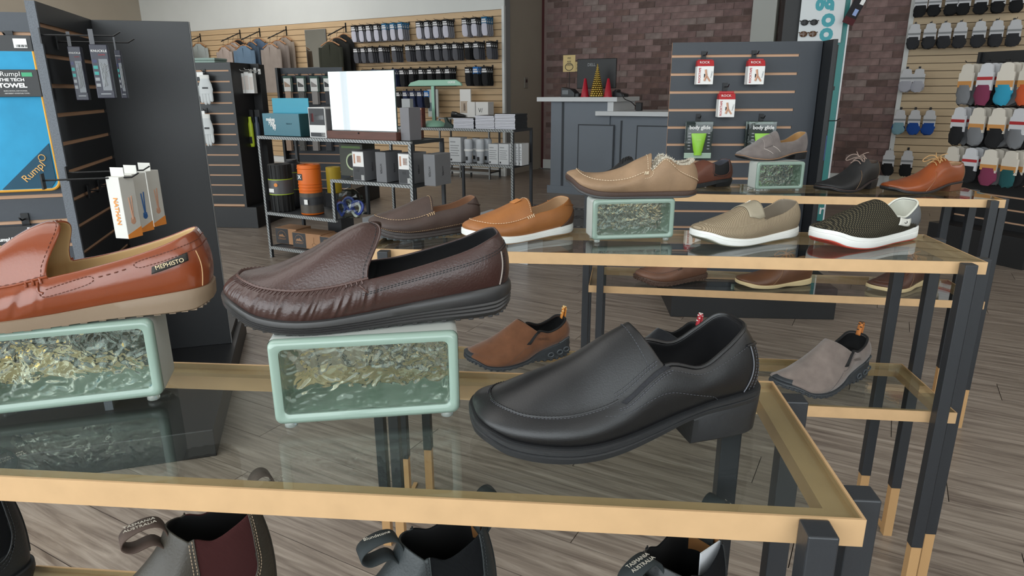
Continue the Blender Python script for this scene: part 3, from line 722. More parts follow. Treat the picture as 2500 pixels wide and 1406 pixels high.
# ================================================================== the other display shoes
def welt_sole(s, m_sole, m_welt, xh=.27, edge=None):
    s.sole(m_sole, [(-.010, 0, 0), (.001, 0, .0005), (.0035, .15, 0), (.0035, .55, 0), (.0022, .6, 0)])
    w = s.sole(m_welt, [(.0022, .6, 0), (.0042, .64, 0), (.0042, .92, 0), (.003, 1, 0), (-.004, 1, .0006)], name='welt')
    w['label'] = 'welt edge of the sole'
DZB = [(0, .026), (.2, .024), (.3, .020), (.42, .010), (.55, .002), (.66, 0), (.8, .001), (.92, .007), (1, .016)]
DZT = [(0, .034), (.2, .032), (.3, .028), (.42, .019), (.55, .011), (.7, .009), (.9, .015), (1, .024)]
FZB = [(0, .006), (.06, .001), (.3, .001), (.5, 0), (.75, .0), (.9, .006), (1, .018)]
def side_pair(f):
    for sd in (1, -1): f(sd)
def mocstitch(s, u0, m, th, r=.0014, step=.006):
    s.bead(s.seamline(u0, 12, 80, .0004), r, m, 'moccasin_seam'); s.stitch(s.seamline(u0, 12, 80, .0018), th, .0042, .0022, .0007)
    for sd in (1, -1):
        for k in range(4): s.bead(s.wline([(u0 + .1 + k * .16, 1.0), (u0 + .05 + k * .16, .88)], sd, 3, .0014), .0009, th, 'lacing')
SZT = [(0, .026), (.1, .025), (.3, .021), (.5, .018), (.7, .019), (.86, .025), (1, .036)]
COLLAPSE = lambda z: z
# tan fleece lined slipper
def slipper_tan():
    m = leather('sand_nubuck', '#8a7056', .7, .3, 300, .13, 22)
    tops = [(.035, 0, .085), (.045, .33, .084), (.085, .55, .078), (.165, .66, .079), (.265, .70, .094), (.365, .64, .064), (.42, .72, .060), (.53, .80, .047), (.66, .84, .041), (.78, .80, .043), (.87, .62, .051), (.915, .30, .060), (.925, 0, .062)]
    ridge = [(.925, .062), (.90, .057), (.84, .0545), (.72, .056), (.59, .067), (.47, .086), (.355, .102)]
    s = Shoe('slipper', 'tan nubuck slipper with fleece lining standing on a glass block on the middle table', (.44, 1.596, HT + .1032), R(180 - 3), .307, .110, PLAN_ROUND, tops, ridge, 5,
             [(0, .004), (.08, 0), (.5, 0), (.68, .0), (.8, .003), (.9, .012), (1, .032)], [(0, .017), (.3, .016), (.5, .016), (.68, .017), (.8, .021), (.9, .032), (1, .052)], bulge=.009, arch=2.3)
    fl = mat('cream_fleece', '#cfc6b4', .95, bump=1., bscale=700, var=.1, vscale=120, sheen=.5)
    s.upper(m, fl, .004)
    s.sole(mat('dark_brown_foxing', '#43332c', .6, bump=.2), [(-.006, .35, 0), (.0015, .35, 0), (.003, .5, 0), (.003, .9, 0), (.001, 1, 0), (-.005, 1, .001)], name='foxing')
    s.sole(M_rubg, [(-.012, 0, 0), (-.003, 0, .0005), (.002, .12, 0), (.002, .34, 0), (-.006, .36, 0)])
    mocstitch(s, 5.3, m, M_thd_w)
    for sd in (1, -1):
        s.stitch(s.wline([(4.9, .95), (4.5, .93), (4.0, .95), (3.5, .86), (2.8, .70), (2.0, .52), (1.2, .36), (.5, .27), (0, .25)], sd, 80, .0012), M_thd_w, .004, .002, .0008)
        s.bead(s.wline([(3.6, .98), (3.3, .82), (2.7, .66), (2.0, .5), (1.2, .34), (0, .22)], sd, 50, .0006), .0013, m, 'heel_seam')
        s.stitch(s.wline([(5.6, .70), (4.9, .72), (4.75, .92)], sd, 30, .0008), M_thd_w, .003, .0016, .0006)
    s.stitch(s.vline([(5.4, -.92), (5.35, -.5), (5.35, 0), (5.35, .5), (5.4, .92)], 50, .0006), M_thd_w, .004, .002, .0006)
    # fleece peeping over the collar
    mb = MB(); rnd = random.Random(3)
    pts = s.topl(.0)
    for p in pts:
        if p.x < .36 * s.L:
            for _ in range(6):
                q = s.warp(p * 1.0) + V((rnd.uniform(-.004, .004), -math.copysign(.003, p.y) + rnd.uniform(-.002, .002), -.001)); mb.tube([q, q + V((rnd.uniform(-.003, .003), rnd.uniform(-.003, .003), rnd.uniform(.003, .006)))], [.0012, .0003], 4)
    stuff(mb.build('fleece_tufts', fl, s.o, smooth=True))
    return s
def cup_shoe(name, label, loc, yaw, L, m, lining, sole_m, tops, ridge, ut, zt, zb=FZB, W=.106, bottom=None, split=None, m2=None, ringsx=None):
    s = Shoe(name, label, loc, R(180 + yaw), L, W, PLAN_ROUND, tops, ridge, ut, zb, zt, bulge=.008, arch=2.4)
    s.upper(m, lining, .003, split=split, m2=m2)
    s.sole(sole_m, ringsx or [(-.004, .16, 0), (.002, .16, 0), (.0035, .24, 0), (.0035, .62, 0), (.0025, .66, 0), (.0035, .70, 0), (.003, .95, 0), (.0015, 1, 0), (-.004, 1, .0005)])
    s.sole(bottom or sole_m, [(-.012, 0, 0), (-.002, 0, .0004), (.001, .08, 0), (.001, .16, 0), (-.004, .17, 0)], name='outsole')
    return s
MOC_TOPS = [(.035, 0, .092), (.042, .33, .091), (.08, .54, .087), (.155, .62, .078), (.265, .65, .070), (.40, .68, .066), (.475, .74, .0625), (.60, .80, .0535), (.73, .83, .049), (.84, .76, .0495), (.91, .50, .053), (.945, .22, .055), (.95, 0, .055)]
MOC_RIDGE = [(.95, .055), (.925, .0575), (.87, .062), (.78, .069), (.68, .079), (.57, .091), (.455, .099)]
def moc_tan():
    m = leather('caramel_leather', '#935d30', .5, .2, 300, .1, 20)
    s = cup_shoe('slip_on', 'caramel moccasin slip-on with thick white sole on the middle table', (.1456, 1.685, HT + .0006), 32, .290, m, mat('beige_suede_lining', '#b79673', .9), M_whs, MOC_TOPS, MOC_RIDGE, 6, SZT, bottom=mat('gum_rubber', '#a5805a', .6))
    mocstitch(s, 5.9, m, M_thd_w)
    br = mat('dark_brown_patch', '#4b3427', .55)
    for sd in (1, -1):
        s.patch([(3.5, .02), (.05, .02), (.05, .55), (1.9, .50)], sd, br, 'heel_patch', 12, 5, .0006, 'dark brown heel patch')
        s.bead(s.wline([(0, .62), (.9, .64), (1.6, .72), (2.3, .84), (2.9, .96)], sd, 24, .001), .0018, m, 'heel_seam')
    tg = mat('caramel_tag', '#b5763f', .5)
    o = s.vline([(6.9, 0)] * 2, 1, .001)[0]; a = s.warp(o)
    mb = MB(); mb.box(-.011, .011, -.011, .011, -.001, .0008); t = mb.build('tongue_tag', tg, s.o, bevel=.001, loc=a, rot=(0, R(19), 0))
    s.stitch(s.vline([(6.15, -.9), (6.15, -.4), (6.15, .4), (6.15, .9)], 40, .0005), M_thd_w, .003, .002, .0006)
    return s
def moc_brown():
    m = leather('espresso_nubuck', '#40312b', .6, .25, 300, .16, 22)
    t = [list(p) for p in MOC_TOPS]
    s = cup_shoe('slip_on', 'dark brown nubuck moccasin slip-on behind the brown loafer on the middle table', (-.088, 1.712, HT), 24, .278, m, mat('tan_brown_lining', '#8c664c', .8), mat('espresso_sole', '#2e2725', .55),
                 MOC_TOPS, MOC_RIDGE, 6, SZT, bottom=mat('smoke_rubber', '#3e4446', .4), ringsx=[(-.004, .16, 0), (.002, .16, 0), (.0035, .3, 0), (.002, .6, 0), (.0035, .66, 0), (.003, .95, 0), (-.004, 1, .0005)])
    mocstitch(s, 5.9, m, M_thd_t)
    for sd in (1, -1):
        s.stitch(s.wline([(11.8, .12), (9, .12), (6, .14), (3, .16), (0, .2)], sd, 90, .001), M_thd_t, .0026, .0022, .0005)
        s.bead(s.wline([(0, .60), (.9, .62), (1.6, .70), (2.3, .84), (2.9, .96)], sd, 24, .001), .0018, m, 'heel_seam')
    mb = MB()
    for k in range(22):
        u = .8 + 10.8 * k / 21
        for side in (1, -1):
            p, n = s.F(u, side, -.003); p.z = itp(s.zb, p.x / s.L); p = s.warp(p); mb.cbox((p.x, p.y, p.z + .002), (.009, .010, .006))
    mb.build('tread', MATS['smoke_rubber'], s.o, bevel=.0015)
    s.stitch(s.vline([(6.15, -.9), (6.15, -.4), (6.15, .4), (6.15, .9)], 40, .0005), M_thd_t, .003, .002, .0005)
    return s
def weave_mat(name, c1, c2, sx, sz, rough=.9, kind='BANDS'):
    m = bpy.data.materials.new(name); m.use_nodes = True; nt = m.node_tree; N = nt.nodes; L = nt.links; b = N['Principled BSDF']
    tc = N.new('ShaderNodeTexCoord')
    def wave(rot, sc):
        mp = N.new('ShaderNodeMapping'); mp.inputs['Rotation'].default_value = rot; L.new(tc.outputs['Object'], mp.inputs['Vector'])
        w = N.new('ShaderNodeTexWave'); w.inputs['Scale'].default_value = sc; w.inputs['Distortion'].default_value = .3; L.new(mp.outputs[0], w.inputs['Vector']); return w
    w1 = wave((0, R(sx), 0), sz)
    r = N.new('ShaderNodeValToRGB'); r.color_ramp.elements[0].position = .25; r.color_ramp.elements[1].position = .75
    r.color_ramp.elements[0].color = lin(c1); r.color_ramp.elements[1].color = lin(c2)
    if kind == 'MESH':
        w2 = wave((0, R(-sx), R(20)), sz); mu = N.new('ShaderNodeMath'); mu.operation = 'MULTIPLY'; L.new(w1.outputs['Fac'], mu.inputs[0]); L.new(w2.outputs['Fac'], mu.inputs[1]); fac = mu.outputs[0]
        r.color_ramp.elements[0].position = .15; r.color_ramp.elements[1].position = .6
    else: fac = w1.outputs['Fac']
    L.new(fac, r.inputs['Fac']); L.new(r.outputs['Color'], b.inputs['Base Color']); b.inputs['Roughness'].default_value = rough; b.inputs['Specular IOR Level'].default_value = .15
    bp = N.new('ShaderNodeBump'); bp.inputs['Strength'].default_value = .6; bp.inputs['Distance'].default_value = .0015; L.new(fac, bp.inputs['Height']); L.new(bp.outputs['Normal'], b.inputs['Normal'])
    MATS[name] = m; return m
def knit_beige():
    m = weave_mat('beige_knit', '#7a6c58', '#9c8d77', 25, 95)
    r_ = [(.95, .050), (.92, .0525), (.86, .056), (.77, .063), (.67, .074), (.57, .086), (.46, .094)]
    t = [(.035, 0, .090), (.042, .33, .089), (.08, .54, .086), (.155, .62, .076), (.265, .65, .066), (.40, .68, .060), (.475, .74, .056), (.60, .80, .050), (.73, .83, .046), (.84, .76, .046), (.91, .50, .048), (.945, .22, .050), (.95, 0, .050)]
    s = cup_shoe('slip_on', 'beige knit slip-on with white sole between the glass block and the dark mesh shoe', (.695, 1.626, HT), 25, .285, m, mat('stone_lining', '#8f8475', .9), M_whs, t, r_, 6, SZT, bottom=mat('sage_rubber', '#7d7d6c', .6))
    s.bead(s.seamline(5.8, 12, 80, -.0004), .0011, m, 'apron_seam')
    s.stitch(s.seamline(5.9, 12, 80, .0008), mat('stone_thread', '#9a8e78', .8), .0022, .0012, .0005)
    tm = leather('stone_tongue', '#938a77', .6)
    rows = []
    for k in range(9):
        u = 6.0 + 1.25 * k / 8; ww = .93 if k < 3 else .93 - (k - 3) * .03
        rows.append([s.warp(p) for p in s.vline([(u, -ww), (u, -ww / 2), (u, 0), (u, ww / 2), (u, ww)], 16, .0014)])
    rows[-1] = [p for p in rows[-1]]
    mb = MB(); mb.grid(rows); o = mb.build('tongue_patch', tm, s.o, smooth=True); k = o.modifiers.new('thickness', 'SOLIDIFY'); k.thickness = .0016; k.offset = 0
    a = s.warp(s.vline([(6.6, .15)] * 2, 1, .0028)[0]); text('OluKai', .009, o, a, (0, R(30), R(-90)), mat('white_print', '#e6e2d6', .6))
    for sd in (1, -1): s.stitch(s.wline([(11.5, .06), (8, .05), (4, .05), (0, .06)], sd, 60, .0014), mat('white_thread', '#d6cfc0', .7), .0025, .0016, .0006)
    return s
def mesh_dark():
    m = weave_mat('dark_mesh', '#24231e', '#5c5543', 45, 80, kind='MESH')
    g = leather('slate_leather', '#55585a', .6)
    t = [(.035, 0, .093), (.042, .33, .092), (.08, .54, .086), (.155, .62, .074), (.265, .66, .061), (.38, .70, .066), (.48, .74, .066), (.60, .78, .0575), (.73, .80, .052), (.84, .72, .051), (.91, .48, .053), (.945, .2, .054), (.95, 0, .054)]
    r_ = [(.95, .054), (.93, .058), (.88, .065), (.79, .075), (.69, .086), (.59, .096), (.47, .1025)]
    s = cup_shoe('slip_on', 'dark grey mesh slip-on with tall white sole and red outsole on the middle table', (.967, 1.595, HT), 25, .287, m, mat('white_lining', '#cfcfc4', .9), M_whs, t, r_, 5, [(0, .034), (.1, .033), (.3, .027), (.5, .025), (.7, .026), (.86, .032), (1, .044)],
                 bottom=mat('red_outsole', '#b2402f', .6, bump=.6, bscale=120), W=.108, split=lambda u, v, sd: v <= 1 and u < 4.15 + .0 and (v > .12 + max(0, u - 2.6) * .35), m2=g)
    for sd in (1, -1):
        s.patch([(5.15, .55), (3.9, .40), (3.65, .80), (4.75, .97)], sd, mat('white_tab', '#c9c8c0', .6), 'side_tab', 6, 5, .0014, 'pale side tab with a hook mark')
        s.bead([s_ for s_ in s.wline([(4.5, .66), (4.35, .62), (4.2, .68), (4.22, .74)], sd, 8, .0034)], .0007, M_blin, 'hook_mark')
        s.bead(s.wline([(3.0, .02), (1.8, .25), (1.0, .5), (.6, .8)], sd, 14, .0008), .0007, mat('slate_seam', '#3e4042', .6), 'seam')
    s.bead(s.topl(.0004), .0022, MATS['white_lining'], 'collar')
    return s
def jungle(label, loc, yaw, L, col, tab, ridge=None):
    m = suede('suede_' + col.strip('#'), col)
    tops = [(.030, 0, .1015), (.036, .30, .101), (.07, .50, .097), (.14, .58, .086), (.25, .60, .079), (.375, .66, .088), (.50, .74, .064), (.63, .78, .052), (.75, .78, .044), (.85, .70, .040), (.925, .52, .043), (.962, .24, .0435), (.970, 0, .0435)]
    ridge = [(.970, .0435), (.945, .050), (.885, .057), (.79, .068), (.70, .083), (.61, .1005), (.52, .1175)]
    s = Shoe('trail_moccasin', label, loc, R(180 + yaw), L, .112, PLAN_ROUND, tops, ridge, 5,
             [(0, .012), (.08, .003), (.25, .0), (.42, .006), (.55, .003), (.7, 0), (.86, .004), (1, .020)], [(0, .052), (.12, .046), (.25, .040), (.38, .030), (.5, .016), (.7, .012), (.88, .017), (1, .034)], bulge=.009, arch=2.15, low=.5)
    blk = mat('trail_rubber', '#2c3034', .6, bump=.2)
    s.upper(m, M_blin, .0035, split=lambda u, v, sd: v <= 1 and u > 10.55 and v < .86, m2=blk)
    s.sole(blk, [(-.010, 0, 0), (-.001, 0, .001), (.004, .15, 0), (.003, .35, 0), (.0045, .55, 0), (.003, .75, 0), (.0035, .92, 0), (.001, 1, 0), (-.004, 1, .0006)])
    mb = MB()
    for k in range(24):
        u = .5 + 11 * k / 23
        for side in (1, -1):
            p, n = s.F(u, side, .0); p.z = itp(s.zb, p.x / s.L); p = s.warp(p); mb.cbox((p.x, p.y, p.z + .004), (.009, .009, .008))
    mb.build('tread', blk, s.o, bevel=.0015)
    for sd in (1, -1):
        s.patch([(6.0, .90), (5.7, .76), (4.8, .93), (5.0, 1.0)], sd, M_blin, 'elastic_gore', 8, 4, .0004)
        s.stitch(s.wline([(6.2, .80), (5.8, .70), (5.2, .80), (4.6, .90)], sd, 20, .0008), MATS['grey_thread'], .003, .0018, .0005)
        s.stitch(s.wline([(7.6, .10), (7.0, .45), (6.2, .78)], sd, 20, .0006), MATS['grey_thread'], .003, .0018, .0005)
        s.bead(s.wline([(3.2, .12), (2.4, .18), (1.8, .10)], sd, 10, .003), .0022, mat('sole_accent', '#44494d', .5), 'sole_accent')
        for k in range(3): 
            u = 3.9 - k * .75; p, n = s.F(u, sd, .004); p.z = itp(s.zb, p.x / s.L) * .5 + itp(s.zt, p.x / s.L) * .45; p = s.warp(p)
            mb = MB(); mb.tube([p + V((.008 * math.cos(a), sd * .0015, .006 * math.sin(a))) for a in [2 * PI * q / 14 for q in range(14)]], .0022, 6, closed=True); mb.build('air_ring', MATS['sole_accent'], s.o, smooth=True)
    s.letter('MERRELL', .0095, 4.6, .64, 1, mat('emboss_' + col.strip('#'), tuple(x * .55 for x in lin(col)[:3]) + (1,), .8), lift=.002)
    c = s.warp(s.T(0, 1)); mb = MB()
    pts = [c + V((.006, 0, -.004)), c + V((.002, 0, .014)), c + V((-.001, 0, .026)), c + V((-.005, 0, .029)), c + V((-.008, 0, .025)), c + V((-.007, 0, .010)), c + V((-.004, 0, -.006))]
    rows = [[p + V((0, -.006, 0)), p + V((0, .006, 0))] for p in [V(crv([tuple(q) for q in pts], k / 24 * 6)) for k in range(25)]]
    mb.grid(rows); o = mb.build('pull_tab', mat('tab_' + tab[0].strip('#'), tab[0], .8), s.o, smooth=True); k = o.modifiers.new('thickness', 'SOLIDIFY'); k.thickness = .0012
    cm = mat('tab_' + tab[1].strip('#'), tab[1], .8); mb = MB()
    for i in range(3, 20, 2):
        p = (rows[i][0] + rows[i][1]) / 2; mb.cbox((p.x, p.y + (.003 if i % 4 == 1 else -.003), p.z), (.003, .005, .0022))
    mb.build('tab_checks', cm, o)
    s.bead(s.topl(.0), .0028, M_blin, 'collar')
    return s
def loafer_grey():
    m = suede('grey_suede', '#6f6764')
    tops = [(.030, 0, .097), (.037, .32, .0965), (.075, .52, .092), (.15, .58, .082), (.26, .60, .068), (.40, .64, .064), (.50, .72, .062), (.62, .78, .051), (.75, .78, .042), (.86, .64, .0365), (.925, .40, .033), (.957, .18, .031), (.962, 0, .031)]
    ridge = [(.962, .031), (.94, .036), (.88, .046), (.79, .058), (.70, .072), (.60, .087), (.50, .102)]
    s = Shoe('loafer', 'grey suede penny loafer with thin sole standing on the farthest glass block', (1.07, 2.478, HT + .1032), R(180 + 16), .262, .100, PLAN, tops, ridge, 6, [(a, b * .8) for a, b in DZB], [(a, b * .85) for a, b in DZT], bulge=.007, arch=2.2)
    s.upper(m, mat('camel_lining', '#b08a5a', .8), .0028)
    welt_sole(s, M_rub, mat('brown_welt', '#8a6a50', .6)); s.heel(M_rub, .26, [(0, .0225), (.2, .0205), (.3, .0175)], .003, .001)
    st = suede('grey_suede_dark', '#5f5856')
    rows = []
    for k in range(7):
        u = 7.0 + .95 * k / 6; rows.append([s.warp(p) for p in s.vline([(u, -.98), (u, -.5), (u, 0), (u, .5), (u, .98)], 16, .0015)])
    mb = MB(); mb.grid(rows); o = mb.build('strap', m, s.o, smooth=True); k = o.modifiers.new('thickness', 'SOLIDIFY'); k.thickness = .002; k.offset = 0
    for sd in (1, -1):
        for (u0, u1) in ((7.0, 6.1), (7.95, 7.0)): s.bead(s.wline([(u0, 1.0), ((u0 + u1) / 2, .7), (u1, .42)], sd, 16, .001), .0009, mat('pale_stitch', '#b9b0a8', .7), 'strap_edge')
        s.bead(s.wline([(2.0, .05), (1.9, .5), (1.9, .95)], sd, 12, .0006), .0007, st, 'heel_seam')
    for u in (7.0, 7.95): s.bead(s.vline([(u, -.98), (u, -.5), (u, 0), (u, .5), (u, .98)], 24, .0016), .0007, MATS['pale_stitch'], 'strap_edge')
    return s
def derby(name, label, loc, yaw, L, m, lin, lace, heelm, W=.102, tall=1., sole_m=None, counter=None, bows=True, zb=DZB, zt=DZT, heel=True, plan=PLAN_ROUND, welt='dark_welt'):
    tops = [(.030, 0, .099), (.037, .32, .0985), (.075, .52, .096), (.15, .58, .091), (.26, .56, .092), (.375, .50, .088), (.49, .56, .068), (.62, .64, .052), (.75, .66, .042), (.86, .56, .036), (.932, .42, .0365), (.963, .20, .036), (.969, 0, .036)]
    ridge = [(.969, .036), (.95, .0385), (.885, .0425), (.79, .046), (.69, .054), (.585, .0655), (.48, .089), (.38, .108), (.28, .1145)]
    tops = [(a, b, c * tall) for a, b, c in tops]; ridge = [(a, b * tall) for a, b in ridge]
    s = Shoe(name, label, loc, R(180 + yaw), L, W, plan, tops, ridge, 4, zb, zt, bulge=.008, arch=2.1)
    s.upper(m, lin, .0028)
    if heel:
        welt_sole(s, sole_m or M_rub, mat('dark_welt', '#3d3230', .5)); s.heel(heelm, .26, [(0, .028), (.2, .026), (.3, .022)], .0035, .001)
    th = mat('pale_derby_thread', '#b08a64', .7)
    for sd in (1, -1):
        s.stitch(s.wline([(7.0, .02), (6.6, .4), (6.1, .72), (5.9, 1.0)], sd, 24, .0008), th, .0026, .0012, .0006)
        s.bead(s.wline([(6.9, .02), (6.5, .4), (6.0, .72), (5.8, 1.0)], sd, 24, .0004), .0011, m, 'facing_seam')
        s.stitch(s.wline([(2.1, .05), (1.9, .5), (1.7, .96)], sd, 20, .0006), th, .0026, .0012, .0006)
        if counter: s.patch([(1.9, .02), (.02, .02), (.02, .97), (1.6, .95)], sd, counter, 'heel_counter', 8, 6, .0005, 'dark heel counter')
    # laces across the throat, a knot and two loops
    n = 4
    for k in range(n):
        u = 4.35 + k * .38
        pts = [s.warp(p) for p in s.vline([(u + .12, -.62), (u + .02, -.3), (u, 0), (u + .02, .3), (u + .12, .62)], 16, .0025)]
        mb = MB(); mb.tube(pts, .0017, 6); mb.build('lace', lace, s.o, smooth=True)
    if bows:
        c = s.warp(s.vline([(4.95, 0)] * 2, 1, .006)[0])
        for sd in (1, -1):
            lp = [c, c + V((.004, sd * .010, .008)), c + V((.013, sd * .024, .006)), c + V((.024, sd * .034, -.008)), c + V((.022, sd * .030, -.014)), c + V((.010, sd * .015, -.005)), c]
            mb = MB(); mb.tube([V(crv([tuple(q) for q in lp], t / 30 * 6)) for t in range(31)], .0015, 6); mb.build('lace_loop', lace, s.o, smooth=True)
            en = [c, c + V((-.003, sd * .008, .008)), c + V((-.010, sd * .016, .014)), c + V((-.018, sd * .022, .016))]
            mb = MB(); mb.tube([V(crv([tuple(q) for q in en], t / 12 * 3)) for t in range(13)], .0014, 6); mb.build('lace_end', lace, s.o, smooth=True)
        mb = MB(); mb.lathe([(.001, -.004), (.0035, -.002), (.004, 0), (.0035, .002), (.001, .004)], 10, tuple(c)); mb.build('lace_knot', lace, s.o, smooth=True)
    return s
def boot(label, loc, yaw, m, gore, lin, tabm, tabtxt, name='chelsea_boot', L=.295, tabs=True, h=.172):
    tops = [(.050, 0, h), (.056, .30, h), (.085, .52, h - .002), (.155, .62, h - .010), (.25, .64, h - .018), (.345, .60, h - .010), (.44, .64, .118), (.56, .72, .078), (.70, .76, .058), (.82, .70, .050), (.90, .48, .046), (.94, .22, .045), (.948, 0, .045)]
    ridge = [(.948, .045), (.93, .051), (.88, .061), (.79, .074), (.68, .09), (.56, .115), (.46, .145), (.415, h + .002)]
    if h < .15: ridge = [(.948, .045), (.93, .049), (.88, .055), (.79, .063), (.68, .073), (.56, .085), (.46, .096), (.415, h)]; tops[6:9] = [(.44, .64, .082), (.56, .72, .066), (.70, .76, .054)]
    s = Shoe(name, label, loc, R(180 + yaw), L, .108, PLAN_ROUND, tops, ridge, 5, [(0, .016), (.2, .014), (.3, .010), (.42, .004), (.6, 0), (.85, .003), (1, .014)], [(0, .030), (.2, .028), (.35, .023), (.5, .018), (.7, .016), (.9, .021), (1, .032)], bulge=.006, low=.75, arch=2.0, nu=14)
    s.upper(m, lin, .003, split=lambda u, v, sd: v <= 1 and 2.2 + (1 - v) * .6 < u < 4.8 - (1 - v) * .4 and v > .26, m2=gore)
    s.sole(M_rub, [(-.010, 0, 0), (.001, 0, .0005), (.0035, .15, 0), (.0035, .85, 0), (.0015, 1, 0), (-.004, 1, .0006)]); s.heel(M_rub, .28, [(0, .018), (.2, .016), (.3, .012)], .003)
    th = mat('boot_thread_' + m.name, '#a08b74' if 'olive' in m.name else '#2c2e30', .7)
    for sd in (1, -1):
        for dv in (0, .13):
            s.stitch(s.wline([(2.15 - dv, .99), (2.32 - dv, .7), (2.5 - dv, .42), (3.3, .22 - dv * .4), (4.55 + dv, .42), (4.7 + dv, .7), (4.86 + dv, .99)], sd, 60, .0008), th, .0032, .0014, .0007)
        s.bead(s.wline([(2.2, 1.0), (2.37, .7), (2.55, .42), (3.3, .26), (4.5, .42), (4.65, .7), (4.8, 1.0)], sd, 50, .0004), .0012, m, 'gore_seam')
        s.bead(s.wline([(1.2, .1), (1.0, .5), (.7, 1.0)], sd, 20, .0004), .0011, m, 'back_seam')
    if tabs:
        rows = [[s.warp(s.wline([(u, v)] * 2, sd, 1, -.0045)[0]) for (u, sd) in [(q * .2, 1) for q in range(8, -1, -1)] + [(q * .2, -1) for q in range(1, 9)]] for v in (.62, .75, .88, .985)]
        mb = MB(); mb.grid(rows); mb.build('camel_facing', mat('camel_inside', '#9a6a3c', .8), s.o, smooth=True)
        for (cx, sgn) in ((.415 * L, 1), (.052 * L, -1)):
            c = s.warp(V((cx, 0, h - .004))); Q = [(-.002, -.016), (0, .004), (.008, .016), (.025, .018), (.044, .011), (.049, .0), (.038, -.009), (.016, -.007), (.004, -.018)]
            if sgn < 0: Q = [(-.003, -.02), (-.004, .004), (-.001, .022), (.007, .034), (.018, .036), (.027, .026), (.026, .010), (.014, -.006), (.004, -.02)]
            pts = [c + V((x * sgn, 0, z)) for x, z in Q]
            rows = [[p + V((0, -.0125, 0)), p + V((0, .0125, 0))] for p in [V(crv([tuple(q) for q in pts], k / 32 * 8)) for k in range(33)]]
            mb = MB(); mb.grid(rows); o = mb.build('pull_tab', tabm, s.o, smooth=True); k = o.modifiers.new('thickness', 'SOLIDIFY'); k.thickness = .0016; k.offset = 0; o['label'] = 'looped fabric pull tab'
            for i, w in enumerate(tabtxt):
                tt = text(w, .0072, o, c + V((.026 * sgn, (.004 - i * .008) * -sgn, .0194)), (0, R(-2), 0 if sgn < 0 else PI), mat('tab_print', '#cfc6b8', .7), ext=.0001)
    return s
SHOES = dict(cognac=loafer_cognac(), brown=loafer_brown(), black=slipon_black(), sand=slipper_tan(), tanmoc=moc_tan(), dkmoc=moc_brown(), knit=knit_beige(), mesh=mesh_dark())
LS = HT - DROP
jungle('brown suede slip-on trail shoe with orange checked pull tab on the middle lower shelf', (.1472, 1.722, LS), 24, .284, '#6e4a35', ('#c98033', '#f0d9a0'))
jungle('grey suede slip-on trail shoe with orange pull tab at the right of the lower shelf', (.885, 1.580, LS), 32, .286, '#756a64', ('#b06a30', '#3a2c22'))
jungle('black slip-on trail shoe with red and white pull tab mostly hidden behind the black slip-on', (.500, 1.655, LS), 28, .284, '#1e1f22', ('#b3303a', '#efe9e4'))
loafer_grey()
M_lcog = mat('tan_lace', '#b58d5c', .8); M_lgry = mat('taupe_lace', '#8d7a70', .8)
derby('derby_shoe', 'cognac leather lace-up derby with tan laces on the farthest table', (1.590, 2.382, HT), 18, .306, leather('cognac_derby', '#84401b', .3, .08, 300, .14, 14, coat=.25), mat('natural_lining', '#c6a27e', .8), M_lcog, mat('stacked_heel', '#6b4530', .6), counter=leather('dark_counter', '#4a2c22', .45))
derby('derby_shoe', 'black leather lace-up derby with taupe laces on the farthest table', (1.330, 2.470, HT), 34, .290, leather('black_derby', '#151618', .5, .2, 400), mat('grey_brown_lining', '#6d5c52', .8), M_lgry, mat('black_heel', '#242122', .5))
CREPE = mat('crepe_rubber', '#cdb98f', .75, bump=.3, bscale=180)
def crepe(s): s.sole(CREPE, [(-.006, 0, 0), (.003, 0, .001), (.004, .2, 0), (.004, .9, 0), (.002, 1, 0), (-.004, 1, .0006)])
CZT = [(0, .024), (.3, .018), (.5, .014), (.8, .014), (1, .022)]; CZB = [(0, .002), (.2, 0), (.3, .001), (.45, .003), (.6, 0), (.9, .003), (1, .009)]
crepe(derby('desert_shoe', 'brown leather lace-up with pale crepe sole in the middle of the far lower shelf', (1.108, 2.395, LS), 12, .278, leather('beeswax_leather', '#5a3a26', .45, .2, 260, .16, 18), mat('natural_lining2', '#b1845c', .8), mat('orange_lace', '#b06a34', .8), None, bows=True, zb=CZB, zt=CZT, heel=False, plan=PLAN_ROUND, W=.104))
s = moc_far = derby('desert_shoe', 'dark brown moc toe shoe with crepe sole at the right of the far lower shelf', (1.530, 2.400, LS), 32, .272, leather('oxblood_leather', '#4a2e24', .45, .2, 260, .14, 18), MATS['natural_lining2'], MATS['orange_lace'], None, bows=True, zb=CZB, zt=CZT, heel=False, plan=PLAN_ROUND, W=.106)
crepe(s); s.bead(s.seamline(6.5, 12, 70, .0006), .0018, MATS['oxblood_leather'], 'moccasin_seam')
s = cup_shoe('trainer', 'brown leather shoe with lugged brown sole at the left of the far lower shelf', (.735, 2.465, LS + .0008), 22, .285, leather('cocoa_leather', '#6a4a3a', .5, .2, 260, .14, 18), M_blin, mat('brown_lug_rubber', '#4c382e', .6, bump=.5, bscale=90), MOC_TOPS, MOC_RIDGE, 6, SZT)
mb = MB()
for k in range(24):
    u = .8 + 10.8 * k / 23
    for side in (1, -1):
        for zz in (.005, .014): p, n = s.F(u + (.2 if zz > .01 else 0), side, .003); p.z = itp(s.zb, p.x / s.L) + zz; p = s.warp(p); mb.cbox(tuple(p), (.008, .004, .006))
mb.build('tread', MATS['brown_lug_rubber'], s.o, bevel=.001); mocstitch(s, 5.9, MATS['cocoa_leather'], M_thd_k)
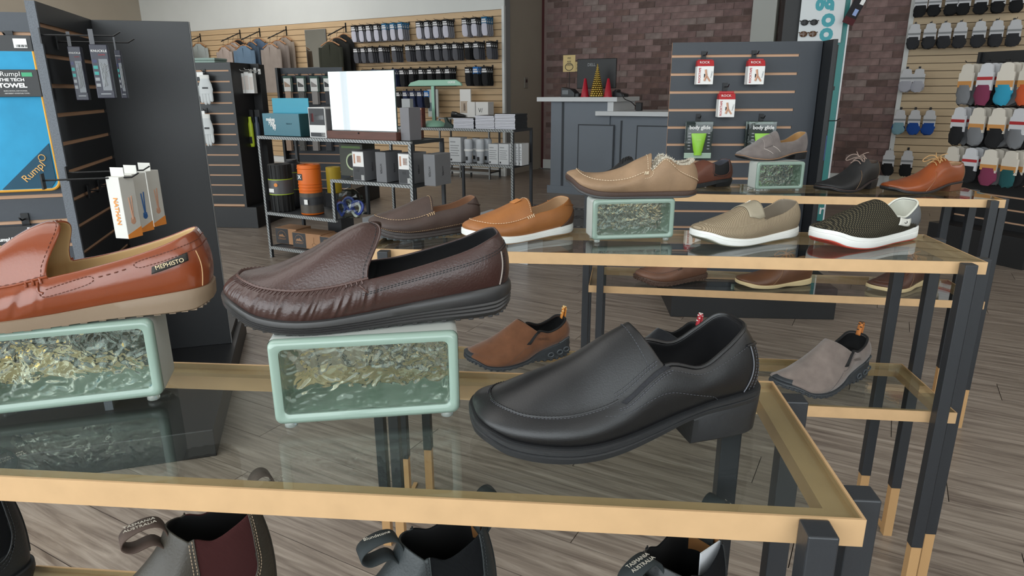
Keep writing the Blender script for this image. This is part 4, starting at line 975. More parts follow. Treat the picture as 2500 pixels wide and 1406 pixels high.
# chelsea shoe and a dark collar peeping over the tan slipper, on the farthest table
boot('brown leather ankle boot with dark elastic side behind the tan slipper', (.825, 2.530, HT - .0005), 12, leather('russet_leather', '#5d3527', .5, .2, 260, .12, 18), M_blin, mat('slate_lining', '#585a63', .8), None, None, L=.27, tabs=False, h=.098)
s = derby('derby_shoe', 'black shoe with only its heel collar showing above the tan slipper', (.520, 2.565, HT), 8, .240, MATS['black_derby'], mat('navy_lining', '#262a34', .8), M_thd_k, MATS['black_heel'], tall=.93, bows=False)
# boots on the nearest lower shelf
M_bk = leather('boot_black', '#1f2224', .45, .25, 320, .12, 14)
boot('olive brown chelsea boot with maroon elastic on the nearest lower shelf', (-.338, .787, LS), 34, leather('boot_olive', '#38332b', .5, .25, 320, .2, 12), weave_mat('maroon_elastic', '#3a1e1e', '#573030', 90, 420), M_blin, mat('tab_brown', '#4a3a32', .8), ('TASMANIA', 'AUSTRALIA'))
boot('greenish black chelsea boot with black elastic on the nearest lower shelf', (-.030, .742, LS), 26, leather('boot_green_black', '#262c2e', .5, .25, 320, .14, 12), weave_mat('black_elastic', '#0f1012', '#1d1f22', 90, 420), M_blin, mat('tab_black', '#22282a', .8), ('Blundstone', ''))
boot('black chelsea boot with white size sticker inside on the nearest lower shelf', (.256, .722, LS), 38, M_bk, MATS['black_elastic'], M_blin, MATS['tab_black'], ('TASMANIA', 'AUSTRALIA'))
far_left_boot = boot('black chelsea boot cut off by the left edge of the photo', (-.735, .850, LS), 62, M_bk, MATS['black_elastic'], M_blin, MATS['tab_black'], ('TASMANIA', 'AUSTRALIA'))
# size sticker inside the right hand boot
_b3 = [o for o in COL.objects if o.get('label', '').startswith('black chelsea boot with white size')][0]
MB().box(.022, .060, -.001, .001, .128, .166).build('size_sticker', mat('sticker_white', '#d4d6da', .6), _b3, loc=(0, .022, 0))
# ================================================================== black slatwall fixtures
def onp(u, v, P, n): d = ray(u, v); return V((0, 0, CH)) + d * ((P - V((0, 0, CH))).dot(n) / d.dot(n))
class Frame:
    """a local frame standing on the floor: loc() turns a pixel on a local plane y = k into local x, z"""
    def __init__(s, o, rz): s.o = V((o[0], o[1], 0)); s.rz = rz; s.ux = V((math.cos(rz), math.sin(rz), 0)); s.uy = V((-math.sin(rz), math.cos(rz), 0))
    def loc(s, u, v, k): p = onp(u, v, s.o + s.uy * k, s.uy); return (p - s.o).dot(s.ux), p.z
    def locx(s, u, v, k): p = onp(u, v, s.o + s.ux * k, s.ux); return (p - s.o).dot(s.uy), p.z
    def w(s, x, y, z): return s.o + s.ux * x + s.uy * y + V((0, 0, z))
PITCHS = .0889
def panel(t, x0, x1, y0, z0, z1, m, facing='-y', slats=True, th=.02, first=.06):
    """upright board with tan grooves; faces -y of the fixture, or +x / -x"""
    def bx(mb, a0, a1, d0, d1, c0, c1):
        if facing == '-y': mb.box(a0, a1, y0 + d0, y0 + d1, c0, c1)
        elif facing == '+x': mb.box(y0 - d1, y0 - d0, a0, a1, c0, c1)
        else: mb.box(y0 + d0, y0 + d1, a0, a1, c0, c1)
        return mb
    if not slats:
        o = bx(MB(), x0, x1, 0, th, z0, z1).build('end_panel', m, t, bevel=.0015); return
    bx(MB(), x0, x1, .008, th, z0, z1).build('backing', M_tan, t)
    z = z1; sizes = [first] + [PITCHS - .013] * 40
    for h in sizes:
        zb = max(z0, z - h)
        if zb >= z - .004: break
        bx(MB(), x0, x1, 0, .0085, zb, z).build('slat', m, t)
        z = zb - .013
        if z <= z0 + .01: break
def hook(parent, x, y, z, L=.2, m=None, dirv=(0, -1, 0), name='hook'):
    d = V(dirv); sx = V((-d.y, d.x, 0)); b = V((x, y, z)) + d * .0012; mb = MB()
    p = [b + sx * .012 + V((0, 0, .02)), b - sx * .012 + V((0, 0, .02)), b - sx * .012 - V((0, 0, .025)), b + sx * .012 - V((0, 0, .025))]
    mb.add([q for q in p] + [q + d * .004 for q in p], [(0, 1, 2, 3), (7, 6, 5, 4), (0, 4, 5, 1), (1, 5, 6, 2), (2, 6, 7, 3), (3, 7, 4, 0)])
    mb.tube([b, b + d * (L - .02), b + d * L + V((0, 0, .012))], .0028, 6)
    return mb.build(name, m or M_hook, parent)
def carton(name, label, cat, loc, rz, dims, m, group=None, prints=(), parent=None, bevel=.0015, words=()):
    """a box with printed fields: prints = (face, x0, x1, z0, z1, material); face f front, l left, r right, t top. origin: front bottom left"""
    w, d, h = dims; t = thing(name, label, cat, loc, rz, group)
    MB().box(0, w, 0, d, 0, h).build('carton', m, t, bevel=bevel)
    for (fc, x0, x1, z0, z1, pm) in prints:
        e = .0006; mb = MB()
        if fc == 'f': mb.box(x0, x1, -e, -.0001, z0, z1)
        elif fc == 'l': mb.box(-e, -.0001, x0, x1, z0, z1)
        elif fc == 'r': mb.box(w + .0001, w + e, x0, x1, z0, z1)
        elif fc == 't': mb.box(x0, x1, z0, z1, h + .0001, h + e)
        mb.build('print_field', pm, t)
    for (fc, s, size, x, z, rot, tm) in words:
        if fc == 'f': text(s, size, t, (x, -.0012, z), (PI / 2, R(rot), 0), tm)
        elif fc == 'r': text(s, size, t, (w + .0012, x, z), (PI / 2, R(rot), PI / 2), tm)
        elif fc == 'l': text(s, size, t, (-.0012, x, z), (PI / 2, R(rot), -PI / 2), tm)
    return t
P_w = mat('print_white', '#e8e8e6', .55); P_k = mat('print_black', '#1b1c1e', .5); P_r = mat('print_red', '#b02a2e', .5); P_o = mat('print_orange', '#df8a3c', .5); P_g = mat('print_grey', '#8a8d90', .55)
P_b = mat('print_blue', '#2f5f9a', .5); P_n = mat('print_navy', '#1f2450', .4); P_t = mat('print_teal', '#2f8f8a', .5); P_y = mat('print_lime', '#b7d334', .5); P_s = mat('print_skin', '#c99a80', .6)
# ---- the near left fixture
FL = Frame((-1.589, 2.709), R(16.5)); HTOP = 1.45
t = thing('slatwall_fixture', 'near black slatwall display fixture at the left edge, tan grooves showing', 'display fixture', FL.o, FL.rz)
MB().box(-.95, .36, -.84, .42, 0, .10).build('base', M_blk, t, bevel=.003)
MB().box(.02, .335, .06, .40, .1, .13).build('base_deck', M_blk, t)
panel(t, -.80, -.03, -.345, .10, HTOP - .012, M_char, '-y')
panel(t, -.565, -.002, .0, .10, HTOP, M_char2, '+x', th=.012)
MB().box(-.026, -.012, -.575, .0, .10, HTOP).build('end_panel', M_char2, t)
MB().box(-.026, .0005, -.577, -.5655, .10, HTOP).build('edge_strip', mat('speckled_edge', '#5a5f66', .6, var=.25, vscale=300), t)
panel(t, -.02, .338, .001, .10, HTOP, M_char2, '-y', slats=False)
MB().box(.3382, .3395, .0, .022, .10, HTOP).build('edge_strip', mat('worn_edge', '#86888a', .5), t)
# towels on the front panel
kA = -.395
def pA(u, v, k=kA): return FL.loc(u, v, k)
tw = thing('tech_towel', 'bright blue towel with orange piping and black card at the left edge', 'towel', FL.w(0, kA, 0), FL.rz)
M_blue = mat('towel_blue', '#2f8fb8', .85, var=.12, vscale=9, bump=.4, bscale=25); M_pipe = mat('towel_piping', '#d59a35', .7); M_navy2 = mat('towel_corner', '#23485c', .85)
(xr0, z0), (xr1, z1), (xr2, z2) = pA(72, 125), pA(98, 240), pA(138, 462)
xl = -.62
for k in range(3):
    dy = .004 + k * .012; dx = .008 * k
    out = [(xl, z2 + .004 * k), (xr1 - .03 + dx, z2 + .004 * k)]
    cx, cz, r = xr1 + .006 + dx - .03, z2 + .03 + .004 * k, .03
    out = [(xl, z2)] + [(cx + r * math.sin(a) + .0, cz - r * math.cos(a)) for a in [PI / 2 * q / 6 for q in range(7)]] + [(xr1 + .005 + dx, z0), (xl, z0)]
    MB().prism(out, dy, dy + .008).build('towel', M_blue, tw, bevel=.002)
    edge = [V((x, dy + .004, z)) for x, z in out[0:9]]
    MB().tube(edge, .0055, 8).build('piping', M_pipe, tw, smooth=True)
cz = z2 + .03
MB().prism([(xr1 - .165, z2 + .006), (xr1 - .02, z2 + .006), (xr1 - .002, z2 + .03), (xr1 - .002, z2 + .155)], .0012, .0038).build('corner_patch', M_navy2, tw)
text('Rumpl', .034, tw, (xr1 - .062, -.0005, z2 + .062), (PI / 2, R(-40), 0), mat('gold_print', '#d5a35a', .6))
mb = MB(); mb.tube([(xr1 - .03 + .010 * math.cos(a), .0, z2 + .108 + .010 * math.sin(a)) for a in [2 * PI * q / 16 for q in range(16)]], .0016, 5, closed=True); mb.build('emblem', MATS['gold_print'], tw)
(cx1, cz1), (_, cz0) = pA(86, 170), pA(90, 236)
MB().box(xl, cx1 + .006, -.004, .044, cz0, cz1).build('card_band', P_k, tw, bevel=.001)
zc = lambda v: pA(60, v)[1]
text('Rumpl', .0205, tw, (pA(26, 182)[0], -.0055, zc(181)), FR_, P_w, sx=1.1); 
MB().box(pA(53, 178)[0], pA(79, 178)[0], -.0052, -.0042, zc(187), zc(177)).build('green_tag', mat('print_green', '#2f9a6a', .5), tw)
text('THE TECH', .0125, tw, (pA(30, 195)[0], -.0055, zc(195)), FR_, P_w, bold=.0004, sx=1.25); text('TOWEL', .0185, tw, (pA(33, 210)[0], -.0055, zc(209)), FR_, P_w, bold=.0008, sx=1.25)
text('QUICK-DRYING, EASY-PACKING,', .0046, tw, (pA(40, 222)[0], -.0055, zc(222)), FR_, P_w, ax='CENTER'); text('-ABSORBENT ADVENTURE TOWEL.', .0046, tw, (pA(44, 228)[0], -.0055, zc(228)), FR_, P_w)
MB().box(xl, pA(74, 100)[0], .006, .012, zc(126), zc(86)).build('hang_card', P_k, tw)
MB().box(pA(31, 105)[0], pA(64, 105)[0], .004, .0058, zc(117), zc(94)).build('price_sticker', P_w, tw)
for q in range(9): MB().box(pA(37, 105)[0] + q * .0034, pA(37, 105)[0] + q * .0034 + .0012 + .0008 * (q % 3), .0034, .0039, zc(115), zc(109)).build('barcode_bar', P_k, tw)
hk = thing('display_hook', 'black hook holding the blue towel at the left edge', 'hook', FL.w(pA(8, 85)[0], -.346, pA(8, 85)[1] - .004), FL.rz); hook(hk, 0, 0, 0, .05)
hk = thing('display_hook', 'black hook under the towel above the gold packet', 'hook', FL.w(pA(50, 545)[0], -.346, pA(50, 540)[1]), FL.rz); hook(hk, 0, 0, 0, .05)
pk = thing('pouch', 'gold pouch with black Rumpl.Set.Go. header card below the towel', 'pouch', FL.w(0, kA, 0), FL.rz)
MB().box(xl, pA(95, 560)[0], .004, .012, zc(606), zc(552)).build('header_card', P_k, pk)
MB().box(pA(68, 565)[0], pA(97, 565)[0], .0005, .0038, zc(576), zc(556)).build('price_sticker', P_w, pk)
text('Rumpl.Set.Go.', .0165, pk, (pA(28, 584)[0], .003, zc(583)), FR_, P_w, bold=.0006)
rows = []
for j in range(13):
    z = zc(596) - .016 * j; rows.append([V((xl + (pA(62, 600)[0] - xl + .02) * i / 12, -.012 * math.sin(PI * i / 12) * math.sin(PI * min(1, (j + 1) / 10)) - .002 * math.sin(i * 2.3 + j), z)) for i in range(13)])
mb = MB(); mb.grid(rows); o = mb.build('gold_bag', mat('gold_film', '#d3a548', .3, metal=.4), pk, smooth=True); k = o.modifiers.new('thickness', 'SOLIDIFY'); k.thickness = .003; k.offset = 1
# boxes on hooks beside the blank panel
M_kbox = mat('knuckle_card', '#1a1a2c', .35); M_clearbox = mat('clear_blister', '#70747a', .15, trans=.3)
def knuckle(lab, u0, v0, u1, v1, y):
    a, b = aty(u0, v0, y), aty(u1, v1, y); w = abs((b - a).x) * .88; h = a.z - b.z; tt = thing('boxed_light', lab, 'package', (a.x, a.y, b.z), R(24), 'boxed lights on the near left fixture')
    MB().box(0, w, 0, .05, 0, h).build('carton', M_kbox, tt, bevel=.002); MB().box(w * .40, w * .93, -.003, -.0002, h * .14, h * .74).build('clear_window', M_clearbox, tt, bevel=.004)
    mb = MB()
    for q in range(14): mb.tube([(w * (.45 + .42 * random.random()), -.0035, h * (.2 + .5 * random.random())), (w * (.45 + .42 * random.random()), -.0035, h * (.2 + .5 * random.random()))], .0012, 4)
    stuff(mb.build('film_creases', P_g, tt))
    for q, m in enumerate((P_n, P_t, P_t, P_g, P_g)): MB().box(w * .06, w * .30, -.0007, -.0001, h * (.66 - q * .11), h * (.72 - q * .11)).build('print_field', m, tt)
    text('KNUCKLE', w * .20, tt, (w * .5, -.0014, h * .88), FR_, P_w); text('LIGHTS', w * .12, tt, (w * .62, -.0014, h * .81), FR_, P_r); MB().box(w * .22, w * .8, -.0007, -.0001, h * .075, h * .095).build('print_field', P_g, tt)
    MB().box(w * .02, w * .3, .02, .022, h, h + .045).build('hang_tab', mat('grey_tab', '#55565a', .5), tt)
    return tt
knuckle('boxed light in dark blue card on the nearer left hook', 163, 113, 218, 245, 2.22)
knuckle('boxed light in dark blue card overlapping the other two, highest hung', 216, 108, 282, 240, 2.14)
knuckle('boxed light in dark blue card farthest right, partly covered', 278, 122, 312, 240, 2.30)
for k, (u, v, yy) in enumerate(((290, 88, 2.2), (325, 104, 2.34))):
    p = aty(u, v, yy); q = FL.w(.004, (p - FL.o).dot(FL.uy), p.z); L_ = (p - FL.o).dot(FL.ux)
    hk = thing('display_hook', 'long black hook above the boxed lights, %s one' % ('upper' if k == 0 else 'lower'), 'hook', q, FL.rz); hook(hk, 0, 0, 0, L_, dirv=(1, 0, 0))
M_nbox = mat('hydration_box', '#c9c8c2', .5)
for k, (u, v, y, lab) in enumerate(((256, 432, 1.98, 'nearest white NATHAN box with orange foot on a lower hook'), (290, 425, 2.1, 'white box with blue bottle print behind the nearest NATHAN box'), (326, 418, 2.22, 'white box with orange foot, rearmost of the three'))):
    a = aty(u, v, y); h = .185
    tt = thing('boxed_bottle', lab, 'package', (a.x, a.y, a.z - h), R(-14), 'boxed bottles on the near left fixture')
    w, d = .047, .056
    MB().box(0, w, 0, d, 0, h).build('carton', M_nbox, tt, bevel=.0015)
    if k == 0: text('NATHAN', .0195, tt, (w * .5, -.0014, h * .45), (PI / 2, R(90), 0), P_o, bold=.0006)
    MB().prism([(.0, 0), (d, 0), (d, .03), (0, .012)], w + .0002, w + .0008, 'x').build('orange_foot', P_o, tt)
    mb = MB(); mb.tube([(w + .001, d * .42, h * .66), (w + .001, d * .5, h * .3)], .002, 5); mb.tube([(w + .001, d * .62, h * .68), (w + .001, d * .54, h * .3)], .002, 5); mb.lathe([(.004, 0), (.010, .006), (.008, .02)], 10, (w + .0006, d * .52, h * .22), sx=.05); mb.build('bottle_print', (P_s, P_b, P_s)[k], tt)
    MB().box(0, w, d * .4, d * .4 + .002, h, h + .026).build('hang_tab', M_nbox, tt)
for k, (u, v, yy) in enumerate(((335, 432, 2.0), (362, 415, 2.2))):
    p = aty(u, v, yy); q = FL.w(.004, (p - FL.o).dot(FL.uy), p.z); L_ = (p - FL.o).dot(FL.ux)
    hk = thing('display_hook', 'black hook through the white bottle boxes, %s one' % ('nearer' if k == 0 else 'farther'), 'hook', q, FL.rz); hook(hk, 0, 0, 0, L_, dirv=(1, 0, 0))
for k in range(3):
    q = FL.w(.004, -.42 + k * .13, .86); hk = thing('display_hook', 'empty short black hook on the shaded panel, %s from the front' % ordn(k), 'hook', q, FL.rz, 'empty hooks on the shaded panel'); hook(hk, 0, 0, 0, .05, dirv=(1, 0, 0))

# ---- black fixture in the middle, red tape boxes on it
FM = Frame((.86, 3.42), R(-4.5))
t = thing('slatwall_fixture', 'black slatwall display fixture in the middle with red tape boxes', 'display fixture', FM.o, FM.rz)
MB().box(0, .86, 0, .80, 0, .17).build('base', M_blk, t, bevel=.003)
MB().box(-.0, .86, .18, .80, .17, .19).build('base_deck', M_blk, t)
yP = .19
xa, zt_ = FM.loc(1643, 104, yP); xb, _ = FM.loc(1955, 104, yP)
panel(t, xa, xb, yP, .18, zt_, M_char, '-y')
panel(t, xb, xb + .11, yP, .18, zt_, M_char, '-y', slats=False)
MB().box(xb + .112, xb + .134, yP - .13, yP + .45, .18, zt_).build('end_panel', M_char2, t, bevel=.0015)
panel(t, xb + .136, FM.loc(2043, 150, yP + .33)[0], yP + .33, .18, zt_, M_blk, '-y', slats=False)
# kinesiology tape boxes on hooks
for k, (u0, v0, u1, v1, lab) in enumerate(((1704, 143, 1752, 206, 'red and white tape box on the upper left hook of the middle fixture'), (1829, 141, 1884, 206, 'red and white tape box on the upper right hook of the middle fixture'), (1757, 221, 1808, 286, 'red and white tape box on the lower hook between the other two'))):
    y = yP - .075
    (x0, z1), (x1, z0) = FM.loc(u0, v0, y), FM.loc(u1, v1, y); w = .082; h = .088; hz = z1 - z0 - h
    tt = thing('tape_box', lab, 'package', FM.w(x0, y - .005, z0), FM.rz, 'red tape boxes on the middle fixture')
    MB().box(0, w, 0, .06, 0, h).build('carton', P_w, tt, bevel=.002)
    MB().prism([(-.001, h * 1.001), (.061, h * 1.001), (.046, h + .028), (.014, h + .028)], 0, w, 'x').build('red_top', P_r, tt, bevel=.002)
    MB().box(.004, w - .004, .026, .032, h + .028, h + hz - .004).build('hang_tab', P_r, tt, bevel=.002)
    text('KT TAPE' if False else 'ROCK', .018, tt, (w * .42, .0, h + .0175), (R(60), 0, 0), P_w); text('ROCKTAPE', .0145, tt, (w * .16, -.0012, h * .5), (PI / 2, R(-90), 0), P_r, bold=.0003)
    mb = MB(); mb.tube([(w * .50, -.001, h * .82), (w * .56, -.001, h * .5), (w * .46, -.001, h * .2)], .0055, 6); mb.tube([(w * .56, -.001, h * .5), (w * .8, -.001, h * .18)], .0045, 6); mb.build('figure_print', P_s, tt); MB().box(w * .42, w * .62, -.0016, -.0008, h * .38, h * .58).build('print_field', P_k, tt)
    text('FABRIC', .010, tt, (w * .88, -.0012, h * .55), (PI / 2, R(-80), 0), P_g)
    MB().box(w + .0001, w + .0006, .004, .056, .01, h * .9).build('print_field', P_g, tt)
    hk = thing('display_hook', 'black hook carrying the %s' % lab.split(' on ')[0] + (' upper left', ' upper right', ' lower')[k], 'hook', FM.w(x0 + w / 2, yP, z1 + .018), FM.rz); hook(hk, 0, 0, 0, .09)
M_blis = mat('blister_card', '#33363a', .3); M_clear = clear_glass('clear_plastic', '#e4ebe6'); M_tube = mat('lime_tube', '#8cc63c', .35)
for k, (u0, v0, lab) in enumerate(((1676, 298, 'body glide blister pack with lime tube, left of the pair'), (1831, 298, 'body glide blister pack with lime tube behind the grey suede loafer'))):
    y = yP - .05; x0, z1 = FM.loc(u0, v0, y); w, h = .135, .185
    for j in range(1 + k):
        tt = thing('blister_pack', lab if j == 0 else 'second lime tube blister pack just behind the one by the loafer', 'package', FM.w(x0 - .012 * j, y + .022 * j, z1 - h), FM.rz, 'blister packs on the middle fixture')
        MB().box(0, w, 0, .002, .028, h - .012).build('card', M_blis, tt); MB().box(-.002, w + .002, -.0006, -.0001, 0, .028).build('pale_foot', mat('pale_mint', '#c9d6cc', .4), tt)
        MB().box(-.004, w + .004, -.002, .004, -.004, h + .004).build('clear_shell', M_clear, tt, bevel=.003)
        text('body glide', .026, tt, (w * .52, -.0042, h * .85), FR_, P_w, bold=.0006)
        mb = MB(); mb.loft([[V((w * .5 + a * wx, -.003 - b * wy, z)) for a, b in [(math.cos(q * PI / 8), math.sin(q * PI / 8)) for q in range(16)]] for z, wx, wy in ((.016, .020, .011), (.034, .021, .011), (.036, .024, .011), (.12, .038, .004), (.128, .038, .002))]); mb.build('lime_tube', M_tube, tt, smooth=True, angle=50)
        text('SKIN', .011, tt, (w * .5, -.0142, .095), FR_, mat('lime_print', '#cfe88a', .5))
        for q in range(6):
            MB().box(w * .10, w * .2, -.0027, -.0021, h * (.25 + q * .085), h * (.28 + q * .085)).build('print_field', P_g, tt); MB().box(w * .84, w * .93, -.0027, -.0021, h * (.25 + q * .085), h * (.28 + q * .085)).build('print_field', P_g, tt)
    hk = thing('display_hook', 'black hook above the %s body glide pack' % ('left' if k == 0 else 'right'), 'hook', FM.w(x0 + w / 2, yP, z1 + .02), FM.rz); hook(hk, 0, 0, 0, .07)
# things hanging on the fixture's right flank
xr_ = xb + .135
y1, z1 = FM.locx(2012, 137, xr_); y0, z0 = FM.locx(1995, 213, xr_)
sk = thing('sock_pair', 'pale grey sock pair hanging on the right flank of the middle fixture', 'socks', FM.w(xr_ + .005, yP + .02, z0), FM.rz)
mb = MB()
for s in (0, 1): mb.loft([[V((.012 + .02 * s + .008 * math.cos(a), .03 * math.sin(a), z)) for a in [2 * PI * q / 12 for q in range(12)]] for z in (0, .02, .1, .18, z1 - z0)])
mb.build('socks', mat('pale_grey_knit', '#9a9c9c', .9), sk, smooth=True, angle=60); MB().box(.002, .05, -.03, .03, -.016, .004).build('black_toe', P_k, sk)
for k, (u, v) in enumerate(((2028, 140), (2026, 299))):
    q = FM.w(xr_ + .0, yP + .04, FM.locx(u, v, xr_)[1]); hk = thing('display_hook', ('upper', 'lower')[k] + ' black hook on the right flank of the middle fixture', 'hook', q, FM.rz); hook(hk, 0, 0, 0, (.06, .12)[k], dirv=(1, 0, 0))
q = FM.w(xr_ + .004, yP + .02, FM.locx(1990, 393, xr_)[1])
bb = thing('hanging_bottle', 'blue boxed item hanging low on the right flank of the middle fixture', 'package', q, FM.rz); MB().box(0, .05, -.02, .03, 0, .13).build('carton', mat('deep_blue', '#35507f', .4), bb, bevel=.003); MB().box(.01, .04, 0, .01, .13, .2).build('dark_tab', P_k, bb)
# ---- rear left black fixture with gloves and boxes
FRr = Frame((-2.86, 6.02), R(-6))
kf = .0
xe, ze = FRr.loc(556, 152, kf)
t = thing('slatwall_fixture', 'rear black slatwall fixture hung with white gloves', 'display fixture', FRr.o, FRr.rz)
xR, _ = FRr.loc(642, 400, .3)
MB().box(xe - .62, xR + .05, -.02, .75, 0, .19).build('base', M_blk, t, bevel=.003)
panel(t, xe - .60, xe, kf + .02, .19, ze, M_char2, '-y'); MB().box(xe + .002, xe + .024, kf - .01, kf + .62, .19, ze).build('end_panel', M_blk, t)
panel(t, xe + .026, xR + .04, kf + .34, .19, ze, M_blk, '-y', slats=False)
M_glove = mat('white_knit_glove', '#c6cacb', .9, bump=.3, bscale=300); M_cuff = mat('glove_cuff', '#d8d9d6', .9)
for k, (u0, v0, u1, v1, lab) in enumerate(((480, 180, 528, 256, 'white knit glove with black palm print, upper of two on the rear black fixture'), (487, 275, 530, 357, 'white knit glove with black palm print, lower of two on the rear black fixture'))):
    (x0, z1), (x1, z0) = FRr.loc(u0, v0, kf - .03), FRr.loc(u1, v1, kf - .03); w = x1 - x0; h = z1 - z0
    g = thing('work_glove', lab, 'glove', FRr.w((x0 + x1) / 2, kf - .04, z0), FRr.rz, 'white gloves on the rear black fixture')
    def cap(cx, zt2, zb2, r, dx=0): 
        mb = MB(); n = 12
        mb.loft([[V((cx + dx * tt_ + r * f * math.cos(2 * PI * q / n), r * .6 * f * math.sin(2 * PI * q / n), zt2 + (zb2 - zt2) * tt_)) for q in range(n)] for tt_, f in ((0, 1), (.5, 1.02), (.85, .92), (.96, .6), (1, .15))]); return mb
    mb = MB(); mb.loft([[V((w * rx * math.cos(2 * PI * q / 16), .014 * math.sin(2 * PI * q / 16), h * zz)) for q in range(16)] for zz, rx in ((.36, .40), (.5, .45), (.66, .40), (.8, .30), (.84, .30))]); mb.build('palm', M_glove, g, smooth=True)
    for i, (cx, zb2) in enumerate(((-.29, .06), (-.10, .0), (.10, .01), (.29, .09))): cap(w * cx, h * .42, h * zb2, w * .115, w * .06 * (cx)).build('finger', M_glove, g, smooth=True)
    cap(-w * .40, h * .62, h * .26, w * .12, -w * .1).build('thumb', M_glove, g, smooth=True)
    mb = MB(); mb.loft([[V((w * rx * math.cos(2 * PI * q / 16), .012 * math.sin(2 * PI * q / 16), h * zz)) for q in range(16)] for zz, rx in ((.83, .29), (.88, .31), (.93, .30), (.96, .30))]); mb.build('cuff', M_cuff, g, smooth=True)
    MB().box(-w * .5, -w * .05, -.004, 0, h * .9, h * 1.05).build('hang_card', P_w, g); MB().box(-w * .16, w * .2, -.0158, -.0148, h * .52, h * .57).build('palm_print', P_k, g)
    hk = thing('display_hook', 'black hook holding the %s white glove' % ('upper' if k == 0 else 'lower'), 'hook', FRr.w((x0 + x1) / 2 - w * .2, kf + .02, z1 + .02), FRr.rz); hook(hk, 0, 0, 0, .05)
for k in range(4):
    u = 575 + 11 * k; (x0, z1), (_, z0) = FRr.loc(u, 176 + (k % 2) * 3, kf + .18), FRr.loc(u, 228, kf + .18)
    carton('slim_box', 'slim white box hanging on the rear black fixture, %s of four from the left' % ordn(k), 'package', FRr.w(x0, kf + .16, z0), FRr.rz, (.040, .06, z1 - z0), P_w, 'slim white boxes on the rear fixture', [('f', .004, .036, .03, z1 - z0 - .03, mat('faint_print', '#d9cfc8', .5))])
    hk = thing('display_hook', 'white hook above the slim boxes, %s from the left' % ordn(k), 'hook', FRr.w(x0 + .02, kf + .34, z1 + .02), FRr.rz, 'white hooks over slim boxes'); hook(hk, 0, 0, 0, .2, m=P_w)
for k, (u, m, lab) in enumerate(((590, mat('olive_green', '#5a7a3a', .4), 'dim green bottle pack'), (604, mat('neon_yellow', '#c6dc3a', .4), 'neon yellow bottle pack'), (620, mat('dusk_blue', '#39465a', .4), 'dark blue bottle pack'))):
    (x0, z1), (_, z0) = FRr.loc(u, 285, kf + .2), FRr.loc(u, 358, kf + .2)
    tt = thing('bottle_pack', lab + ' hanging in the recess of the rear black fixture', 'package', FRr.w(x0 + .02, kf + .2, z0), FRr.rz)
    MB().lathe([(.016, 0), (.022, .02), (.022, (z1 - z0) * .75), (.014, (z1 - z0) * .85), (.014, z1 - z0)], 14).build('bottle', m, tt, smooth=True, angle=50); MB().box(-.023, .023, .024, .028, .02, z1 - z0 + .06).build('card', P_k, tt); MB().box(-.012, .012, -.0235, -.0225, .03, .09).build('print_field', P_k, tt)
# ---- rear fixture with hosiery packs, behind the white mirror
FH = Frame((-1.95, 7.1), R(-12))
xa, zt_ = FH.loc(684, 166, 0); xb, _ = FH.loc(835, 166, 0)
t = thing('slatwall_fixture', 'charcoal slatwall fixture with hosiery packs behind the rack of rollers', 'display fixture', FH.o, FH.rz)
MB().box(xa - .02, xb + .02, -.1, .7, 0, .19).build('base', M_blk, t); panel(t, xa, xb, 0, .19, zt_, M_char, '-y'); MB().box(xa - .026, xa - .002, -.06, .5, .19, zt_).build('end_panel', M_blk, t)
M_hos = [mat('hosiery_skin', '#b9a08e', .9), mat('hosiery_pattern', '#6a6a68', .9, var=.5, vscale=120), mat('hosiery_grey', '#9a9694', .9), mat('hosiery_charcoal', '#4a4c50', .9)]
M_hgrn = mat('hosiery_card_green', '#39574f', .6)
for k in range(8):
    col = k % 4; row = k // 4; u = 683 + 32.5 * col; v0, v1 = ((186, 255) if row == 0 else (285, 368))
    (x0, z1), (x1, z0) = FH.loc(u, v0, -.05), FH.loc(u + 26, v1, -.05); w = x1 - x0; h = z1 - z0
    for j in range(2):
        tt = thing('hosiery_pack', ('%s hosiery pack, %s from the left in the %s row' % (('skin tone', 'patterned', 'light grey', 'charcoal')[col], ordn(col), ('upper', 'lower')[row])) + (', front one' if j == 0 else ', the one behind'), 'socks', FH.w(x0 + .034 + .004 * j, -.06 + .025 * j, z0), FH.rz, 'hosiery packs')
        MB().box(0, w, .004, .010, h * .45, h).build('green_card', M_hgrn, tt); MB().box(w * .08, w * .92, .0022, .0038, h * .47, h * .92).build('white_field', P_w, tt); MB().prism([(w * .15, h * .62), (w * .85, h * .62), (w * .85, h * .68), (w * .15, h * .82)], .0014, .0021).build('print_field', M_hos[col], tt)
        MB().box(w * .14, w * .86, .0, .014, 0, h * .46).build('stocking', M_hos[col], tt, bevel=.004)
    hk = thing('display_hook', 'black hook of the hosiery packs, %s in the %s row' % (ordn(col), ('upper', 'lower')[row]), 'hook', FH.w(x0 + w / 2, 0, z1 + .01), FH.rz, 'hooks of the hosiery packs'); hook(hk, 0, 0, 0, .1)
